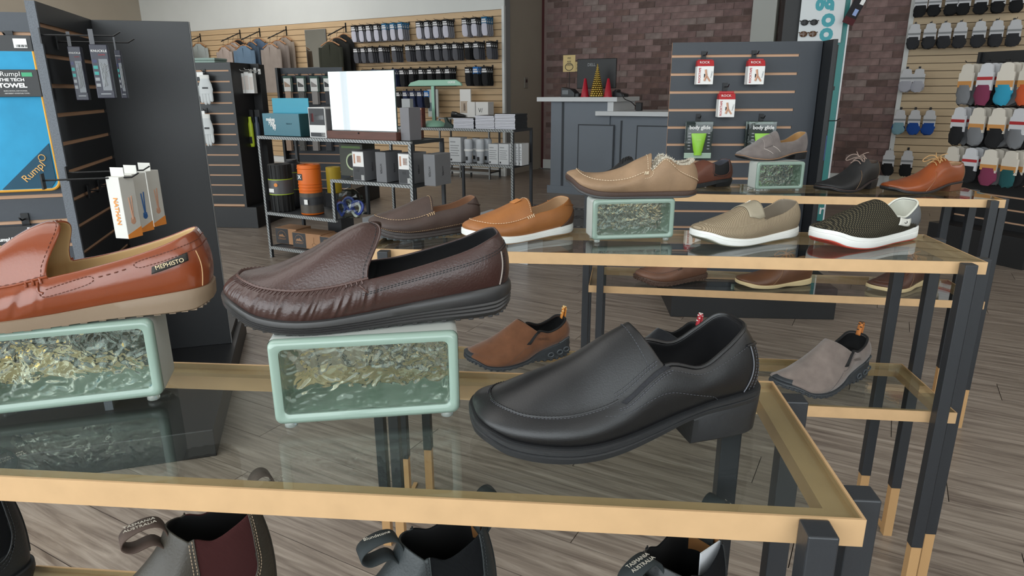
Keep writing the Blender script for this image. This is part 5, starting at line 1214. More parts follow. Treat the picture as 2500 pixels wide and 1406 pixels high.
# ================================================================== perforated steel racks and what stands on them
M_perf = bpy.data.materials.new('perforated_steel'); M_perf.use_nodes = True
def perf_nodes(m):
    nt = m.node_tree; N = nt.nodes; L = nt.links; b = N['Principled BSDF']; tc = N.new('ShaderNodeTexCoord')
    sx = N.new('ShaderNodeSeparateXYZ'); L.new(tc.outputs['Object'], sx.inputs[0]); ad = N.new('ShaderNodeMath'); L.new(sx.outputs['X'], ad.inputs[0]); L.new(sx.outputs['Z'], ad.inputs[1])
    mu = N.new('ShaderNodeMath'); mu.operation = 'MULTIPLY'; mu.inputs[1].default_value = 2 * PI / .024; L.new(ad.outputs[0], mu.inputs[0]); sn = N.new('ShaderNodeMath'); sn.operation = 'SINE'; L.new(mu.outputs[0], sn.inputs[0])
    r = N.new('ShaderNodeValToRGB'); r.color_ramp.elements[0].position = .18; r.color_ramp.elements[1].position = .3; r.color_ramp.elements[0].color = lin('#4a4d50'); r.color_ramp.elements[1].color = lin('#9da0a0')
    ma = N.new('ShaderNodeMath'); ma.operation = 'MULTIPLY_ADD'; ma.inputs[1].default_value = .5; ma.inputs[2].default_value = .5; L.new(sn.outputs[0], ma.inputs[0]); L.new(ma.outputs[0], r.inputs['Fac']); L.new(r.outputs['Color'], b.inputs['Base Color']); b.inputs['Roughness'].default_value = .45; b.inputs['Metallic'].default_value = .2
perf_nodes(M_perf)
M_steel = mat('dark_steel', '#33363a', .45, metal=.2); M_smesh = mat('steel_shelf', '#3b3e42', .5)
TB = .02
def rack(fr, label, Wd, D, H, xs, zm, zl, zb, mirror=False):
    """stepped rack: top over everything, a middle shelf on the right, a lower shelf on the left"""
    t = thing('steel_rack', label, 'rack', fr.o, fr.rz)
    def rail(x0, x1, z, y, nm='rail'): MB().box(x0, x1, y, y + TB, z - TB, z).build(nm, M_perf if y < D / 2 else M_steel, t)
    def post(x, y, z0, z1): MB().box(x, x + TB, y, y + TB, z0, z1).build('post', M_perf if y < D / 2 else M_steel, t); MB().box(x + TB, x + TB + .0015, y, y + TB, z0, z1).build('post_flank', M_steel, t)
    for y in (0, D - TB):
        post(0, y, 0, H - TB - .0005); post(Wd - TB, y, 0, H - TB - .0005); rail(0, Wd, H, y)
        if zm: rail(xs, Wd - TB - .0005, zm, y); post(xs, y, zl or 0, zm - TB - .0005)
        if zl: rail(TB + .0005, xs + TB, zl, y)
        if zb: rail(TB + .0005, Wd - TB - .0005, zb, y)
    for (x0, x1, z) in ((TB, Wd - TB, H), (xs + TB, Wd - TB, zm), (TB, xs, zl), (TB, Wd - TB, zb)):
        if z: MB().box(x0 + .001, x1 - .001, TB + .001, D - TB - .001, z - .010, z - .004).build('shelf_sheet', M_smesh, t)
    for x in (0, Wd - TB):
        for z in (H, zb) + ((zm,) if x and zm else ()) + ((zl,) if not x and zl else ()):
            if z: MB().box(x, x + TB, TB + .0005, D - TB - .0005, z - TB, z).build('side_rail', M_steel, t)
    return t
G1 = Frame(E(-3.93, 3.34), ROOM); D1 = .36
W1, H1 = 1.27, .885
xs1 = G1.loc(806, 440, 0)[0]; zm1 = G1.loc(995, 452, 0)[1]; zl1 = G1.loc(648, 517, 0)[1]; zb1 = G1.loc(660, 601, 0)[1]
W1 = G1.loc(1002, 350, 0)[0]
rack(G1, 'nearer perforated steel rack holding foam rollers and the white mirror', W1, D1, H1, xs1, zm1, zl1, zb1)
def on(fr, u, v, k): return fr.loc(u, v, k)
def put(fr, x, y, z): return fr.w(x, y, z)
# top: teal display tray, boxed device, mirror on its plinth
x0 = on(G1, 645, 325, .06)[0]; x1 = on(G1, 733, 325, .06)[0]; zt = on(G1, 645, 240, .06)[1]
M_teal = mat('teal_card', '#1f8fa8', .25); M_teal2 = mat('teal_card_dim', '#3c6f7e', .25)
t = thing('display_tray', 'glossy teal cardboard display tray with white slogan on the nearer rack', 'display box', put(G1, x0, .06, H1), G1.rz)
w = x1 - x0; h = (zt - H1); MB().box(0, w, 0, .004, 0, h * .60).build('front_flap', M_teal2, t); MB().box(0, w, .10, .104, h * .3, h).build('back_board', M_teal, t); MB().prism([(0, 0), (.16, 0), (.16, h * .35), (.1, h * .6), (.004, h * .6)], w, w + .003, 'x').build('side_wall', mat('teal_dark', '#1d4a50', .3), t); MB().prism([(0, 0), (.16, 0), (.16, h * .35), (.1, h * .6), (.004, h * .6)], 0, .003, 'x').build('side_wall', MATS['teal_dark'], t); MB().box(0, w, 0, .16, 0, .003).build('tray_floor', MATS['teal_dark'], t); MB().box(0, w, .004, .10, h * .59, h * .6).build('lid_strip', M_teal, t)
for i, s in enumerate(('makes', 'your', 'ride', 'fly')): text(s, .034, t, (w * (.22 + .03 * i), -.0015, h * (.44 - .075 * i)), FR_, P_w, bold=.001)
text('WEAR IT', .014, t, (w * .72, -.0015, h * .33), FR_, mat('teal_print', '#2c5866', .4))
x0 = on(G1, 757, 330, .04)[0]; x1 = on(G1, 797, 330, .04)[0]; zt = on(G1, 757, 262, .04)[1]
M_gbox = mat('grey_carton', '#6f7073', .5); M_dk = mat('charcoal_print', '#37383b', .45)
h = zt - H1; w = x1 - x0
carton('device_box', 'white and black boxed device with red picture beside the white mirror', 'package', put(G1, x0, .04, H1), G1.rz, (w, .14, h), P_w, None, [('f', w * .03, w * .97, h * .42, h * .97, M_dk), ('f', w * .12, w * .3, h * .52, h * .80, P_r), ('f', w * .4, w * .9, h * .6, h * .75, P_g), ('f', w * .06, w * .94, h * .03, h * .17, M_dk), ('f', w * .7, w * .95, h * .05, h * .15, P_w), ('r', .01, .13, .01, h - .01, M_gbox)])
xm0, xm1 = on(G1, 806, 320, .05)[0], on(G1, 965, 320, .05)[0]; zp = on(G1, 806, 318, .05)[1]; zt = on(G1, 806, 175, .12)[1]
M_mah = mat('mahogany', '#5a3428', .4, var=.2, vscale=6, stretch=(1, 8, 8))
t = thing('counter_mirror', 'square white-bright mirror standing on a mahogany plinth on the nearer rack', 'mirror', put(G1, xm0, .05, H1), G1.rz)
wm = xm1 - xm0; MB().box(-.002, wm + .03, -.03, .26, 0, zp - H1).build('plinth', M_mah, t, bevel=.003)
M_mirror = mat('mirror_silver', '#ccd3d5', .02, metal=1)
MB().box(0, wm, .02, .03, zp - H1, zt - H1).build('mirror_frame', mat('mirror_edge', '#4c5a58', .3), t); MB().box(.003, wm - .003, .0192, .0199, zp - H1 + .003, zt - H1 - .003).build('mirror_glass', M_mirror, t); MB().box(.002, wm * .2, .031, .12, zp - H1, zp - H1 + .02).build('back_strut', M_mah, t)
MB().lathe([(.004, 0), (.004, .01)], 8, (wm * .5, -.034, .035)).build('knob', P_k, t)
carton('grey_box', 'grey box standing behind the right edge of the white mirror', 'package', put(G1, xm1 + .035, .06, H1), G1.rz, (.07, .12, .20), mat('mid_grey_card', '#77767a', .5))
# middle shelf
x0 = on(G1, 866, 440, .04)[0]
ww = .098; hb = on(G1, 866, 368, .04)[1] - zm1
for k, (dx, lab) in enumerate(((0, 'first'), (.125, 'second'), (.245, 'third'), (.372, 'fourth'))):
    fx = x0 + dx * 1.55
    pr = [('f', 0.004, ww * .98, hb * .48, hb * .97, P_w), ('f', .012, .026, hb * .58, hb * .9, P_s), ('f', .04, .075, hb * .62, hb * .84, mat('pale_pink', '#e0b8a6', .5)), ('f', .004, ww * .98, hb * .03, hb * .47, M_dk), ('f', ww * .7, ww * .95, hb * .03, hb * .2, P_w), ('f', .03, .06, hb * .3, hb * .42, P_g)] if k in (0, 2) else []
    carton('massager_box', '%s grey boxed device from the left on the nearer rack%s' % (lab, ', foot picture' if k in (0, 2) else ', plain side'), 'package', put(G1, fx, .03 + .004 * (k % 2), zm1), G1.rz, (ww if k in (0, 2) else .085, .17, hb), M_gbox, 'grey boxed devices on the nearer rack', pr, words=[('r', 'HYPER', .02, .08, hb * .45, 90, P_k)] + ([('f', 'HYPER', .022, .042, hb * .45, 90, P_k)] if k in (1, 3) else []))
x0 = on(G1, 834, 440, .2)[0]; hb2 = on(G1, 834, 350, .2)[1] - zm1
t = carton('ball_box', 'dark box with round ball picture behind the grey boxed devices', 'package', put(G1, x0, .20, zm1), G1.rz, (.21, .13, hb2), mat('olive_dark_card', '#3f423a', .5), None, [('f', .02, .19, hb2 * .86, hb2 * .93, MATS['olive_green'])])
for r_, m, yy in ((.058, mat('pale_lime_print', '#b9c9a0', .5), -.001), (.046, P_k, -.0018)): MB().lathe([(r_, 0), (r_, .0008)], 24).build('ball_print', m, t, loc=(.115, yy, hb2 * .45), rot=(PI / 2, 0, 0))
# lower left shelf: rollers
def roller(name, lab, u, k, r, h, m, fr=G1, z=None, prof=None, bands=()):
    x = on(fr, u, 500, k)[0]; z = zl1 if z is None else z; t = thing(name, lab, 'foam roller', put(fr, x, k, z), fr.rz)
    MB().lathe(prof or [(r * .96, 0), (r, .004), (r, h - .004), (r * .96, h), (r * .42, h), (r * .42, h - .02)], 28).build('roller', m, t, smooth=True, angle=40)
    for (z0, z1, rr, bm) in bands: MB().lathe([(rr, z0), (rr, z1)], 28).build('wrap_band', bm, t, smooth=True, angle=40)
    return t
M_foam = mat('black_foam', '#1b1c1d', .7, bump=.6, bscale=60); M_lime = mat('lime_edge', '#b3cf3a', .5); M_ora = mat('orange_foam', '#dd6a14', .55); M_lab = mat('roller_label', '#56575a', .35)
hr = on(G1, 655, 398, .12)[1] - zl1
t = roller('foam_roller', 'tall black ribbed foam roller with grey label at the left of the lower shelf', 691, .112, .080, hr, M_foam, bands=((hr * .38, hr * .68, .0855, M_lab), (hr * .68, hr * .695, .0865, M_lime), (hr * .365, hr * .38, .0865, M_lime)))
for a in range(16):
    q = 2 * PI * a / 16; MB().box(-.006, .006, -.004, .004, 0, hr * .36).build('rib', M_foam, t, loc=(.080 * math.cos(q), .080 * math.sin(q), 0), rot=(0, 0, q + PI / 2)); MB().box(-.006, .006, -.004, .004, 0, hr * .29).build('rib', M_foam, t, loc=(.080 * math.cos(q), .080 * math.sin(q), hr * .7), rot=(0, 0, q + PI / 2))
MB().box(-.03, .02, -.0872, -.0862, hr * .42, hr * .5).build('label_patch', P_w, t); MB().lathe([(.014, 0), (.014, .001)], 14).build('orange_dot', P_o, t, loc=(.035, -.0795, hr * .58), rot=(PI / 2, 0, R(20)))
h2 = on(G1, 712, 392, .2)[1] - zl1
roller('vibrating_roller', 'black rounded roller with lime rimmed clear label between two foam rollers', 722, .262, .072, h2, mat('smoke_black', '#2b2c30', .4), prof=[(.05, 0), (.066, .02), (.072, .06), (.072, h2 * .75), (.06, h2 * .93), (.04, h2 * .97), (.04, h2)], bands=((h2 * .4, h2 * .74, .074, mat('label_slate', '#4a4d48', .3)), (h2 * .74, h2 * .755, .0755, M_lime), (h2 * .39, h2 * .40, .0755, M_lime)))
h3 = on(G1, 740, 403, .06)[1] - zl1
t = roller('foam_roller', 'orange foam roller in a clear half sleeve at the front of the lower shelf', 762, .115, .080, h3, M_ora, bands=((.012, h3 * .44, .0815, mat('clear_sleeve', '#55504a', .25)), (h3 * .2, h3 * .36, .0825, M_dk)))
for zz in (.5, .56, .62, .93): MB().tube([(.0805 * math.cos(a), .0805 * math.sin(a), h3 * zz) for a in [2 * PI * q / 28 for q in range(28)]], .0032, 6, closed=True).build('groove_ring', M_ora, t, smooth=True)
MB().box(-.040, .010, -.0805, -.0785, h3 * .70, h3 * .83).build('logo_plate', M_dk, t); text('X', .032, t, (-.015, -.0818, h3 * .765), FR_, P_w, bold=.002); MB().box(.012, .045, -.0838, -.0830, h3 * .22, h3 * .32).build('label_patch', P_w, t)
xk = on(G1, 824, 470, .47)
carton('plain_box', 'plain dark carton on the floor behind the nearer rack, under the yellow roller', 'package', put(G1, xk[0] - .07, .41, 0), G1.rz, (.14, .14, xk[1]), M_dk)
h4 = on(G1, 820, 408, .47)[1] - xk[1]
roller('foam_roller', 'yellow foam roller standing behind the upright of the nearer rack', 820, .47, .055, h4, mat('yellow_foam', '#c9a92c', .6), z=xk[1] + .0005)
# clear bag with blue straps in the notch under the middle shelf
xx = on(G1, 815, 530, .08)[0]
t = thing('bag_of_bands', 'clear bag of blue and silver bands in the notch of the nearer rack', 'bag', put(G1, xx + .0, .06, zl1), G1.rz)

x1 = on(G1, 884, 520, .08)[0]; wb = x1 - xx - .03; hb = .21
rnd = random.Random(5)
def lump(w, d, h, n=14, m_=10, amp=.16):
    rows = []
    for j in range(m_ + 1):
        f = j / m_; s_ = (math.sin(PI * min(1, .12 + f * .9)) ** .5); r = []
        for i in range(n):
            a = 2 * PI * i / n; k = 1 + rnd.uniform(-amp, amp); r.append(V((w / 2 + w / 2 * s_ * k * math.cos(a), d / 2 + d / 2 * s_ * k * math.sin(a), h * f)))
        rows.append(r)
    return rows
for i in range(5):
    c = (.05 + wb * .16 * i, .05 + .02 * (i % 2), .055 + .02 * (i % 3)); mb = MB()
    mb.tube([(c[0] + .032 * math.cos(a) * (1 + .1 * i), c[1] + .01 * math.sin(2 * a), c[2] + .045 * math.sin(a)) for a in [2 * PI * q / 18 for q in range(18)]], .010, 6, closed=True); mb.build('band', (mat('royal_blue', '#2b3f8e', .4), P_g, MATS['royal_blue'], P_w, MATS['royal_blue'])[i], t, smooth=True)
mb = MB(); mb.loft(lump(wb, .14, hb)); mb.build('clear_film', M_clear, t, smooth=False)
# cardboard boxes with the mountain logo on the bottom shelf
M_card = mat('kraft_card', '#a97f5c', .7, var=.06, vscale=12)
for k, (u0, v0, lab) in enumerate(((676, 556, 'CRAGGY box with mountain logo, left of three on the bottom shelf'), (716, 567, 'CRAGGY box with mountain logo, middle of three on the bottom shelf'), (782, 577, 'CRAGGY box with mountain logo, right of three, partly behind the brown loafer'))):
    kk = (.10, .06, .03)[k]; x0 = on(G1, u0, 600, kk)[0]; hc = on(G1, u0, v0, kk)[1] - zb1; wd = .34 if k < 2 else .36
    x0 = x0 if k == 0 else x0
    t = carton('craggy_box', lab, 'package', put(G1, x0, kk if k != 1 else kk, zb1), G1.rz + R(4), (.205 if k == 0 else (.265 if k == 1 else .33), .16, hc), M_card, 'mountain logo boxes on the bottom shelf', [('f', .002, .125, .002, hc - .002, M_dk)])
    mb = MB(); mb.tube([(.063 + .04 * math.cos(a), -.001, hc * .50 + .04 * math.sin(a)) for a in [PI * q / 12 for q in range(13)]], .0014, 4); mb.build('arch_print', M_card, t)
    MB().prism([(.03, hc * .46), (.045, hc * .62), (.055, hc * .56), (.066, hc * .66), (.082, hc * .53), (.096, hc * .46)], -.0012, -.0007).build('mountain_print', M_card, t); text('CRAGGY', .019, t, (.063, -.0012, hc * .33), FR_, M_card)
    if k: mb = MB(); mb.tube([(.2, -.001, hc * .8), (.2, -.001, hc * .4)], .0012, 4); mb.tube([(.2 + .02 * math.cos(a), -.001, hc * .28 + .012 * math.sin(a)) for a in [2 * PI * q / 14 for q in range(14)]], .0012, 4, closed=True); mb.build('line_print', mat('kraft_line', '#80603f', .7), t)
# ---- farther rack
pf = atz(1252, 317, H1); G2 = Frame(E(e1(pf) - 1.25, pf.dot(E2)), ROOM); W2 = 1.25; D2 = G2.loc(1303, 314, 0)[0]
D2 = .34
zm2 = G2.loc(1249, 405, 0)[1]; xs2 = G2.loc(1076, 400, 0)[0]
rack(G2, 'farther perforated steel rack with white booklets and the mint green display', W2, D2, H1, xs2, zm2, None, .08)
o_ = lambda u, v, k: on(G2, u, v, k)
# post under the step, then the mint green T stand
(xc, _), zt = o_(1060, 305, .2), o_(1060, 195, .2)[1]
M_mint = mat('mint_enamel', '#86b09a', .4)
t = thing('tee_display', 'mint green T shaped display stand with dome foot on the farther rack', 'display stand', put(G2, xc, .2, H1), G2.rz)
ht_ = zt - H1; wl, wr = o_(990, 205, .16)[0] - xc, o_(1122, 205, .16)[0] - xc
MB().lathe([(.10, 0), (.10, .006), (.08, .03), (.05, .048), (.012, .052)], 28, sx=1.25).build('dome_foot', M_mint, t, smooth=True, angle=60)
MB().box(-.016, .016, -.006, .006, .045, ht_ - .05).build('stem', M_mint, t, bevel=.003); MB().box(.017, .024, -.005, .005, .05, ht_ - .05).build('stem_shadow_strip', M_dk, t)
MB().prism([(wl, ht_ - .05), (wr, ht_ - .05), (wr - .01, ht_ - .028), (wr - .06, ht_), (wl + .12, ht_), (wl + .03, ht_ - .02)], -.012, .012).build('crossbar', M_mint, t, bevel=.005)
text('OOFOS', .022, t, (wr - .10, -.0135, ht_ - .022), FR_, P_w, bold=.0005)
# booklet stacks
M_page = mat('page_white', '#dadbe4', .6); M_cov = mat('cover_dark', '#24272c', .5)
for k, (u0, u1, v1, n) in enumerate(((1107, 1157, 288, 7), (1160, 1207, 282, 9), (1208, 1258, 278, 10))):
    x0, x1 = o_(u0, 315, .03)[0], o_(u1, 315, .03)[0]; zt = o_(u0, v1, .03)[1]; th = (zt - H1) / n
    for j in range(n):
        b = thing('booklet', 'white booklet, %s from the bottom in the %s stack on the farther rack' % (ordn(j), ('left', 'middle', 'right')[k]), 'booklet', put(G2, x0 + random.uniform(-.003, .003), .03 + random.uniform(-.002, .004), H1 + th * j), G2.rz, 'booklets stacked on the farther rack')
        w = x1 - x0; MB().box(.001, w - .002, 0, .20, .0012, th - .0016).build('pages', M_page, b); MB().box(0, w, .005, .202, th - .0013, th - .0003).build('cover', M_cov, b); MB().box(w - .0019, w, 0, .202, .0003, th - .0016).build('spine', M_cov, b)
# boxes and cups on its middle shelf
def cart2(u0, u1, v1, k, dd, name, lab, m, pr=None, g=None):
    x0, x1 = o_(u0, 400, k)[0], o_(u1, 400, k)[0]; h = o_(u0, v1, k)[1] - zm2; w = x1 - x0
    P_ = [('f', w * .1, w * .55, h * .80, h * .84, P_g)] + [('f', w * .1, w * (.85 - .1 * (q % 2)), h * (.66 - q * .1), h * (.69 - q * .1), P_g) for q in range(5)] + [('f', w * .08, w * .22, h * .06, h * .14, P_k)]
    return carton(name, lab, 'package', put(G2, x0, k, zm2), G2.rz, (w, dd, h), m, g, P_)
M_wc = mat('white_carton', '#c9cbcd', .5)
cart2(1098, 1126, 335, .05, .10, 'white_box', 'tall white printed box left of the cups on the farther rack', M_wc)
for k, (u, v) in enumerate(((1145, 336), (1173, 336), (1163, 334), (1191, 335))):
    kk = .05 + .09 * (k // 2); xx = o_(u, 400, kk)[0]; h = o_(u, v, kk)[1] - zm2 - .01
    t = thing('shaker_bottle', 'wrapped white bottle on the farther rack, %s' % ('front left', 'front right', 'rear left', 'rear right')[k], 'bottle', put(G2, xx, kk, zm2), G2.rz, 'wrapped white bottles')
    MB().lathe([(.026, 0), (.029, .004), (.031, h * .4), (.036, h * .8), (.036, h * .93), (.030, h)], 20).build('bottle', mat('frosted_white', '#b9bdc2', .3), t, smooth=True, angle=50)
    MB().box(-.012, .010, -.0330, -.0322, h * .12, h * .28).build('label_patch', P_k, t); MB().lathe([(.037, h * .5), (.0375, h * .52), (.0375, h * .56), (.037, h * .58)], 20).build('wrap_fold', P_w, t, smooth=True)
for k, (u0, u1) in enumerate(((1193, 1216), (1218, 1242), (1244, 1257), (1259, 1266), (1268, 1274))): cart2(u0, u1, 351, .04, .12, 'white_box', 'white printed box on the farther rack, %s in its row from the left' % ordn(k), M_wc, g='white boxes on the farther rack')
# dark red box, grey pack and small things left of the stand
for (u0, u1, v1, k, m, nm, lab) in ((983, 1003, 241, .1, mat('pale_pack', '#a8aaac', .5), 'printed_pack', 'tall grey and white printed pack right of the white mirror'), (1007, 1031, 263, .04, mat('dark_red_pack', '#5d2a22', .4, var=.5, vscale=40), 'flame_box', 'dark red patterned box left of the mint green stand')):
    x0, x1 = o_(u0, 305, k)[0], o_(u1, 305, k)[0]; h = o_(u0, v1, k)[1] - H1
    carton(nm, lab, 'package', put(G2, x0, k, H1), G2.rz, (x1 - x0, .05, h), m, None, [('f', .004, (x1 - x0) * .9, h * .1, h * .5, P_w)] if nm == 'printed_pack' else [('f', .004, x1 - x0 - .004, h * .9, h * .98, P_s)])
x0 = o_(1082, 300, .04)[0]
t = thing('green_clip', 'dark green clamp lying beside the mint green stand', 'clamp', put(G2, x0, .035, H1), G2.rz); mb = MB(); mb.prism([(0, 0), (.10, 0), (.095, .02), (.05, .05), (.03, .085), (.012, .085), (.02, .04)], 0, .03); mb.build('clamp_body', mat('dark_green', '#23352e', .5), t, bevel=.004); MB().lathe([(.012, 0), (.012, .03)], 12, (.085, .05, 0)).build('white_cap', P_w, t)
# white boxes on the floor between the racks
for k, (u, v, w, h, lab) in enumerate(((888, 585, .42, .30, 'low white box on the floor behind the dark brown moccasin'), (1160, 640, .20, .56, 'low white box on the floor behind the caramel moccasin'), (1240, 640, .16, .58, 'second white box right of the one behind the caramel moccasin'))):
    p = atz(u, v, 0); carton('white_shoe_box', lab, 'box', (p.x, p.y, 0), ROOM, (w, .24, h * .62), mat('shoe_box_white', '#b9bcc2', .5), 'white boxes on the floor', [('t', .05, w - .05, .05, .19, P_g)])
# ---- small shelf rack by the pale slatwall
G3 = Frame(E(e1(ate(1070, 292, 7.95)), 7.95), ROOM); W3 = e1(ate(1194, 292, 7.95)) - e1(ate(1070, 292, 7.95)); H3 = G3.loc(1190, 289, 0)[1]
rack(G3, 'small steel rack before the pale slatwall with white boxes and cards', W3, .30, H3, W3 * .4, H3 * .55, None, .10)
o3 = lambda u, v, k: on(G3, u, v, k)
def on3(u0, u1, v0, k, dd, name, lab, m, pr=(), words=()):
    x0, x1 = o3(u0, 288, k)[0], o3(u1, 288, k)[0]; h = o3(u0, v0, k)[1] - H3; return carton(name, lab, 'package', put(G3, x0, k, H3), G3.rz, (x1 - x0, dd, h), m, None, pr, words=words)
on3(1141, 1160, 249, .05, .15, 'white_box', 'plain white box, left of two on the small rack by the slatwall', P_w)
w = o3(1192, 288, .05)[0] - o3(1162, 288, .05)[0]
on3(1162, 1192, 249, .05, .15, 'white_box', 'white box with black zigzag mark on the small rack by the slatwall', P_w, words=[('f', 'V/', .08, w * .38, .10, 0, P_k)])
on3(1124, 1150, 218, .20, .02, 'picture_card', 'white picture card with leaping figure standing on the small rack', P_w, [('f', .01, .13, .06, .22, mat('sand_print', '#bfae9c', .6)), ('f', .06, .09, .09, .19, mat('plum_print', '#5d3a4a', .6))])
on3(1046, 1071, 218, .20, .02, 'picture_card', 'grey picture card partly behind the mint green stem', mat('card_grey', '#b0b6b4', .6), [('f', .01, .11, .08, .2, mat('slate_print', '#66757c', .6))])
t = thing('cycling_shoe', 'black strapped shoe on the small rack beside the picture card', 'shoe', put(G3, o3(1098, 288, .1)[0], .10, H3), G3.rz)
mb = MB(); mb.loft([[V((x, .04 + wy * math.cos(a), .004 + max(0, z * (math.sin(a) * .5 + .5)))) for a in [2 * PI * q / 14 for q in range(14)]] for x, wy, z in ((0, .01, .05), (.02, .03, .08), (.08, .032, .075), (.14, .036, .05), (.2, .036, .04), (.235, .02, .03))]); mb.build('upper', P_k, t, smooth=True); MB().box(0, .235, .005, .075, 0, .006).build('sole', M_dk, t); MB().box(.09, .12, .0, .08, .05, .06).build('strap', P_g, t)
# ================================================================== cash desk and the things on it
CB = 7.23; pc = ate(1345, 300, CB); GC = Frame(E(e1(pc), CB), ROOM); c_ = lambda u, v, k=0.: GC.loc(u, v, k)
M_cgrey = mat('desk_grey_paint', '#737b85', .5, var=.04, vscale=2); M_cdk = mat('desk_groove', '#33383e', .6); M_ctop = mat('desk_white_top', '#d5d8da', .35)
zt = c_(1400, 237)[1]; zl = c_(1560, 272)[1]; xL0 = c_(1316, 240)[0]; xT1 = c_(1468, 240)[0]; xA = c_(1490, 250)[0]; xl0 = c_(1458, 275)[0]; xR = c_(1640, 275)[0] + .9
t = thing('cash_desk', 'grey panelled cash desk with white stepped tops before the brick wall', 'counter')
t.location = GC.o; t.rotation_euler = (0, 0, GC.rz)
MB().box(0, xA, .0, .65, .0, zt - .05).build('high_body', M_cgrey, t); MB().box(xA + .001, xR, .02, .65, 0, zl - .05).build('low_body', M_cgrey, t)
MB().box(xL0, xA + .10, -.06, .70, zt - .049, zt).build('high_top', M_ctop, t, bevel=.003); MB().box(xA - .02, xA + .05, -.03, .68, zl + .001, zt - .05).build('step_side', M_ctop, t); MB().box(xl0, xR + .03, -.06, .70, zl - .049, zl).build('low_top', M_ctop, t, bevel=.003)
def field(x0, x1, z0, z1, y):
    g = .012; mb = MB(); mb.box(x0, x0 + g, y - .004, y + .001, z0, z1); mb.box(x1 - g, x1, y - .004, y + .001, z0, z1); mb.box(x0 + g, x1 - g, y - .004, y + .001, z1 - g, z1); mb.box(x0 + g, x1 - g, y - .004, y + .001, z0, z0 + g); mb.build('panel_moulding', M_cdk, t)
    MB().box(x0 + g + .001, x1 - g - .001, y - .008, y - .0005, z0 + g, z1 - g).build('raised_panel', M_cgrey, t, bevel=.004)
x1_, x2_ = c_(1411, 320)[0], c_(1500, 320)[0]; field(x1_, x2_, .14, c_(1411, 303)[1], 0)
x3_ = c_(1553, 320)[0]; field(x3_, x3_ + (x2_ - x1_), .14, c_(1553, 306)[1], .02); field(x3_ + .62, x3_ + .62 + (x2_ - x1_), .14, c_(1553, 306)[1], .02)
xg = c_(1371, 320)[0]; MB().box(xg, xg + .03, -.003, .001, .02, zt - .055).build('groove', M_cdk, t); xg = c_(1513, 330)[0]; MB().box(xg, xg + .018, .012, .021, .05, zl - .1).build('groove', M_cdk, t)
MB().box(xL0 + .12, xA, -.012, .0, 0, .09).build('plinth', M_cgrey, t)
def top_at(u, k): return c_(u, 236, k)[0]
K = .25
# monitor
xm0, xm1 = c_(1408, 205, K)[0], c_(1503, 205, K)[0]; zm0, zm1_ = c_(1450, 216, K)[1], c_(1450, 143, K)[1]
t = thing('monitor', 'black computer monitor seen from behind the ornaments on the cash desk', 'monitor', GC.w((xm0 + xm1) / 2, K, zt), GC.rz)
wm = xm1 - xm0; MB().box(-wm / 2, wm / 2, 0, .025, zm0 - zt, zm1_ - zt).build('back_shell', mat('monitor_black', '#0c0d0f', .45), t, bevel=.006); MB().box(-.03, .03, .03, .05, .01, zm0 - zt + .1).build('neck', P_k, t); MB().box(-.12, .12, -.06, .14, 0, .012).build('foot', P_k, t, bevel=.003); text('DELL', .045, t, (-.06, -.002, (zm1_ - zt) * .84), FR_, P_g, bold=.001)
# gold bead tree and red cones
def ztop(u, v, k): return c_(u, v, k)[1] - zt
M_gbead = mat('gold_bead', '#9c8440', .25, metal=.8); M_rcone = mat('red_glitter', '#b3152e', .35)
h = ztop(1459, 156, .05); t = thing('bead_tree', 'gold beaded cone tree between two red cones on the cash desk', 'ornament', GC.w(top_at(1457, .05), .05, zt), GC.rz)
MB().lathe([(.062, 0), (.058, .01), (.004, h)], 20).build('cone_core', M_gbead, t, smooth=True, angle=50); mb = MB()
nr = 15
for j in range(nr):
    zz = .014 + (h - .03) * j / nr; rr = .064 * (1 - j / nr) + .004; br = .0155 * (1 - .6 * j / nr); n = max(4, int(2 * PI * rr / (br * 1.8)))
    for i in range(n):
        a = 2 * PI * (i + .5 * (j % 2)) / n; mb.lathe([(br * .2, -br * .95), (br * .8, -br * .6), (br, 0), (br * .8, br * .6), (br * .2, br * .95)], 7, (rr * math.cos(a), rr * math.sin(a), zz))
stuff(mb.build('gold_beads', M_gbead, t, smooth=True))
for k, (u, v) in enumerate(((1428, 191), (1484, 191))):
    hc = ztop(u, v, .03); t = thing('cone_tree', 'red cone ornament %s of the gold tree' % ('left', 'right')[k], 'ornament', GC.w(top_at(u, .03), .03, zt), GC.rz); MB().lathe([(.05, 0), (.05, .01), (.046, .012), (.014, hc * .96), (.006, hc)], 20).build('cone', M_rcone, t, smooth=True, angle=50)
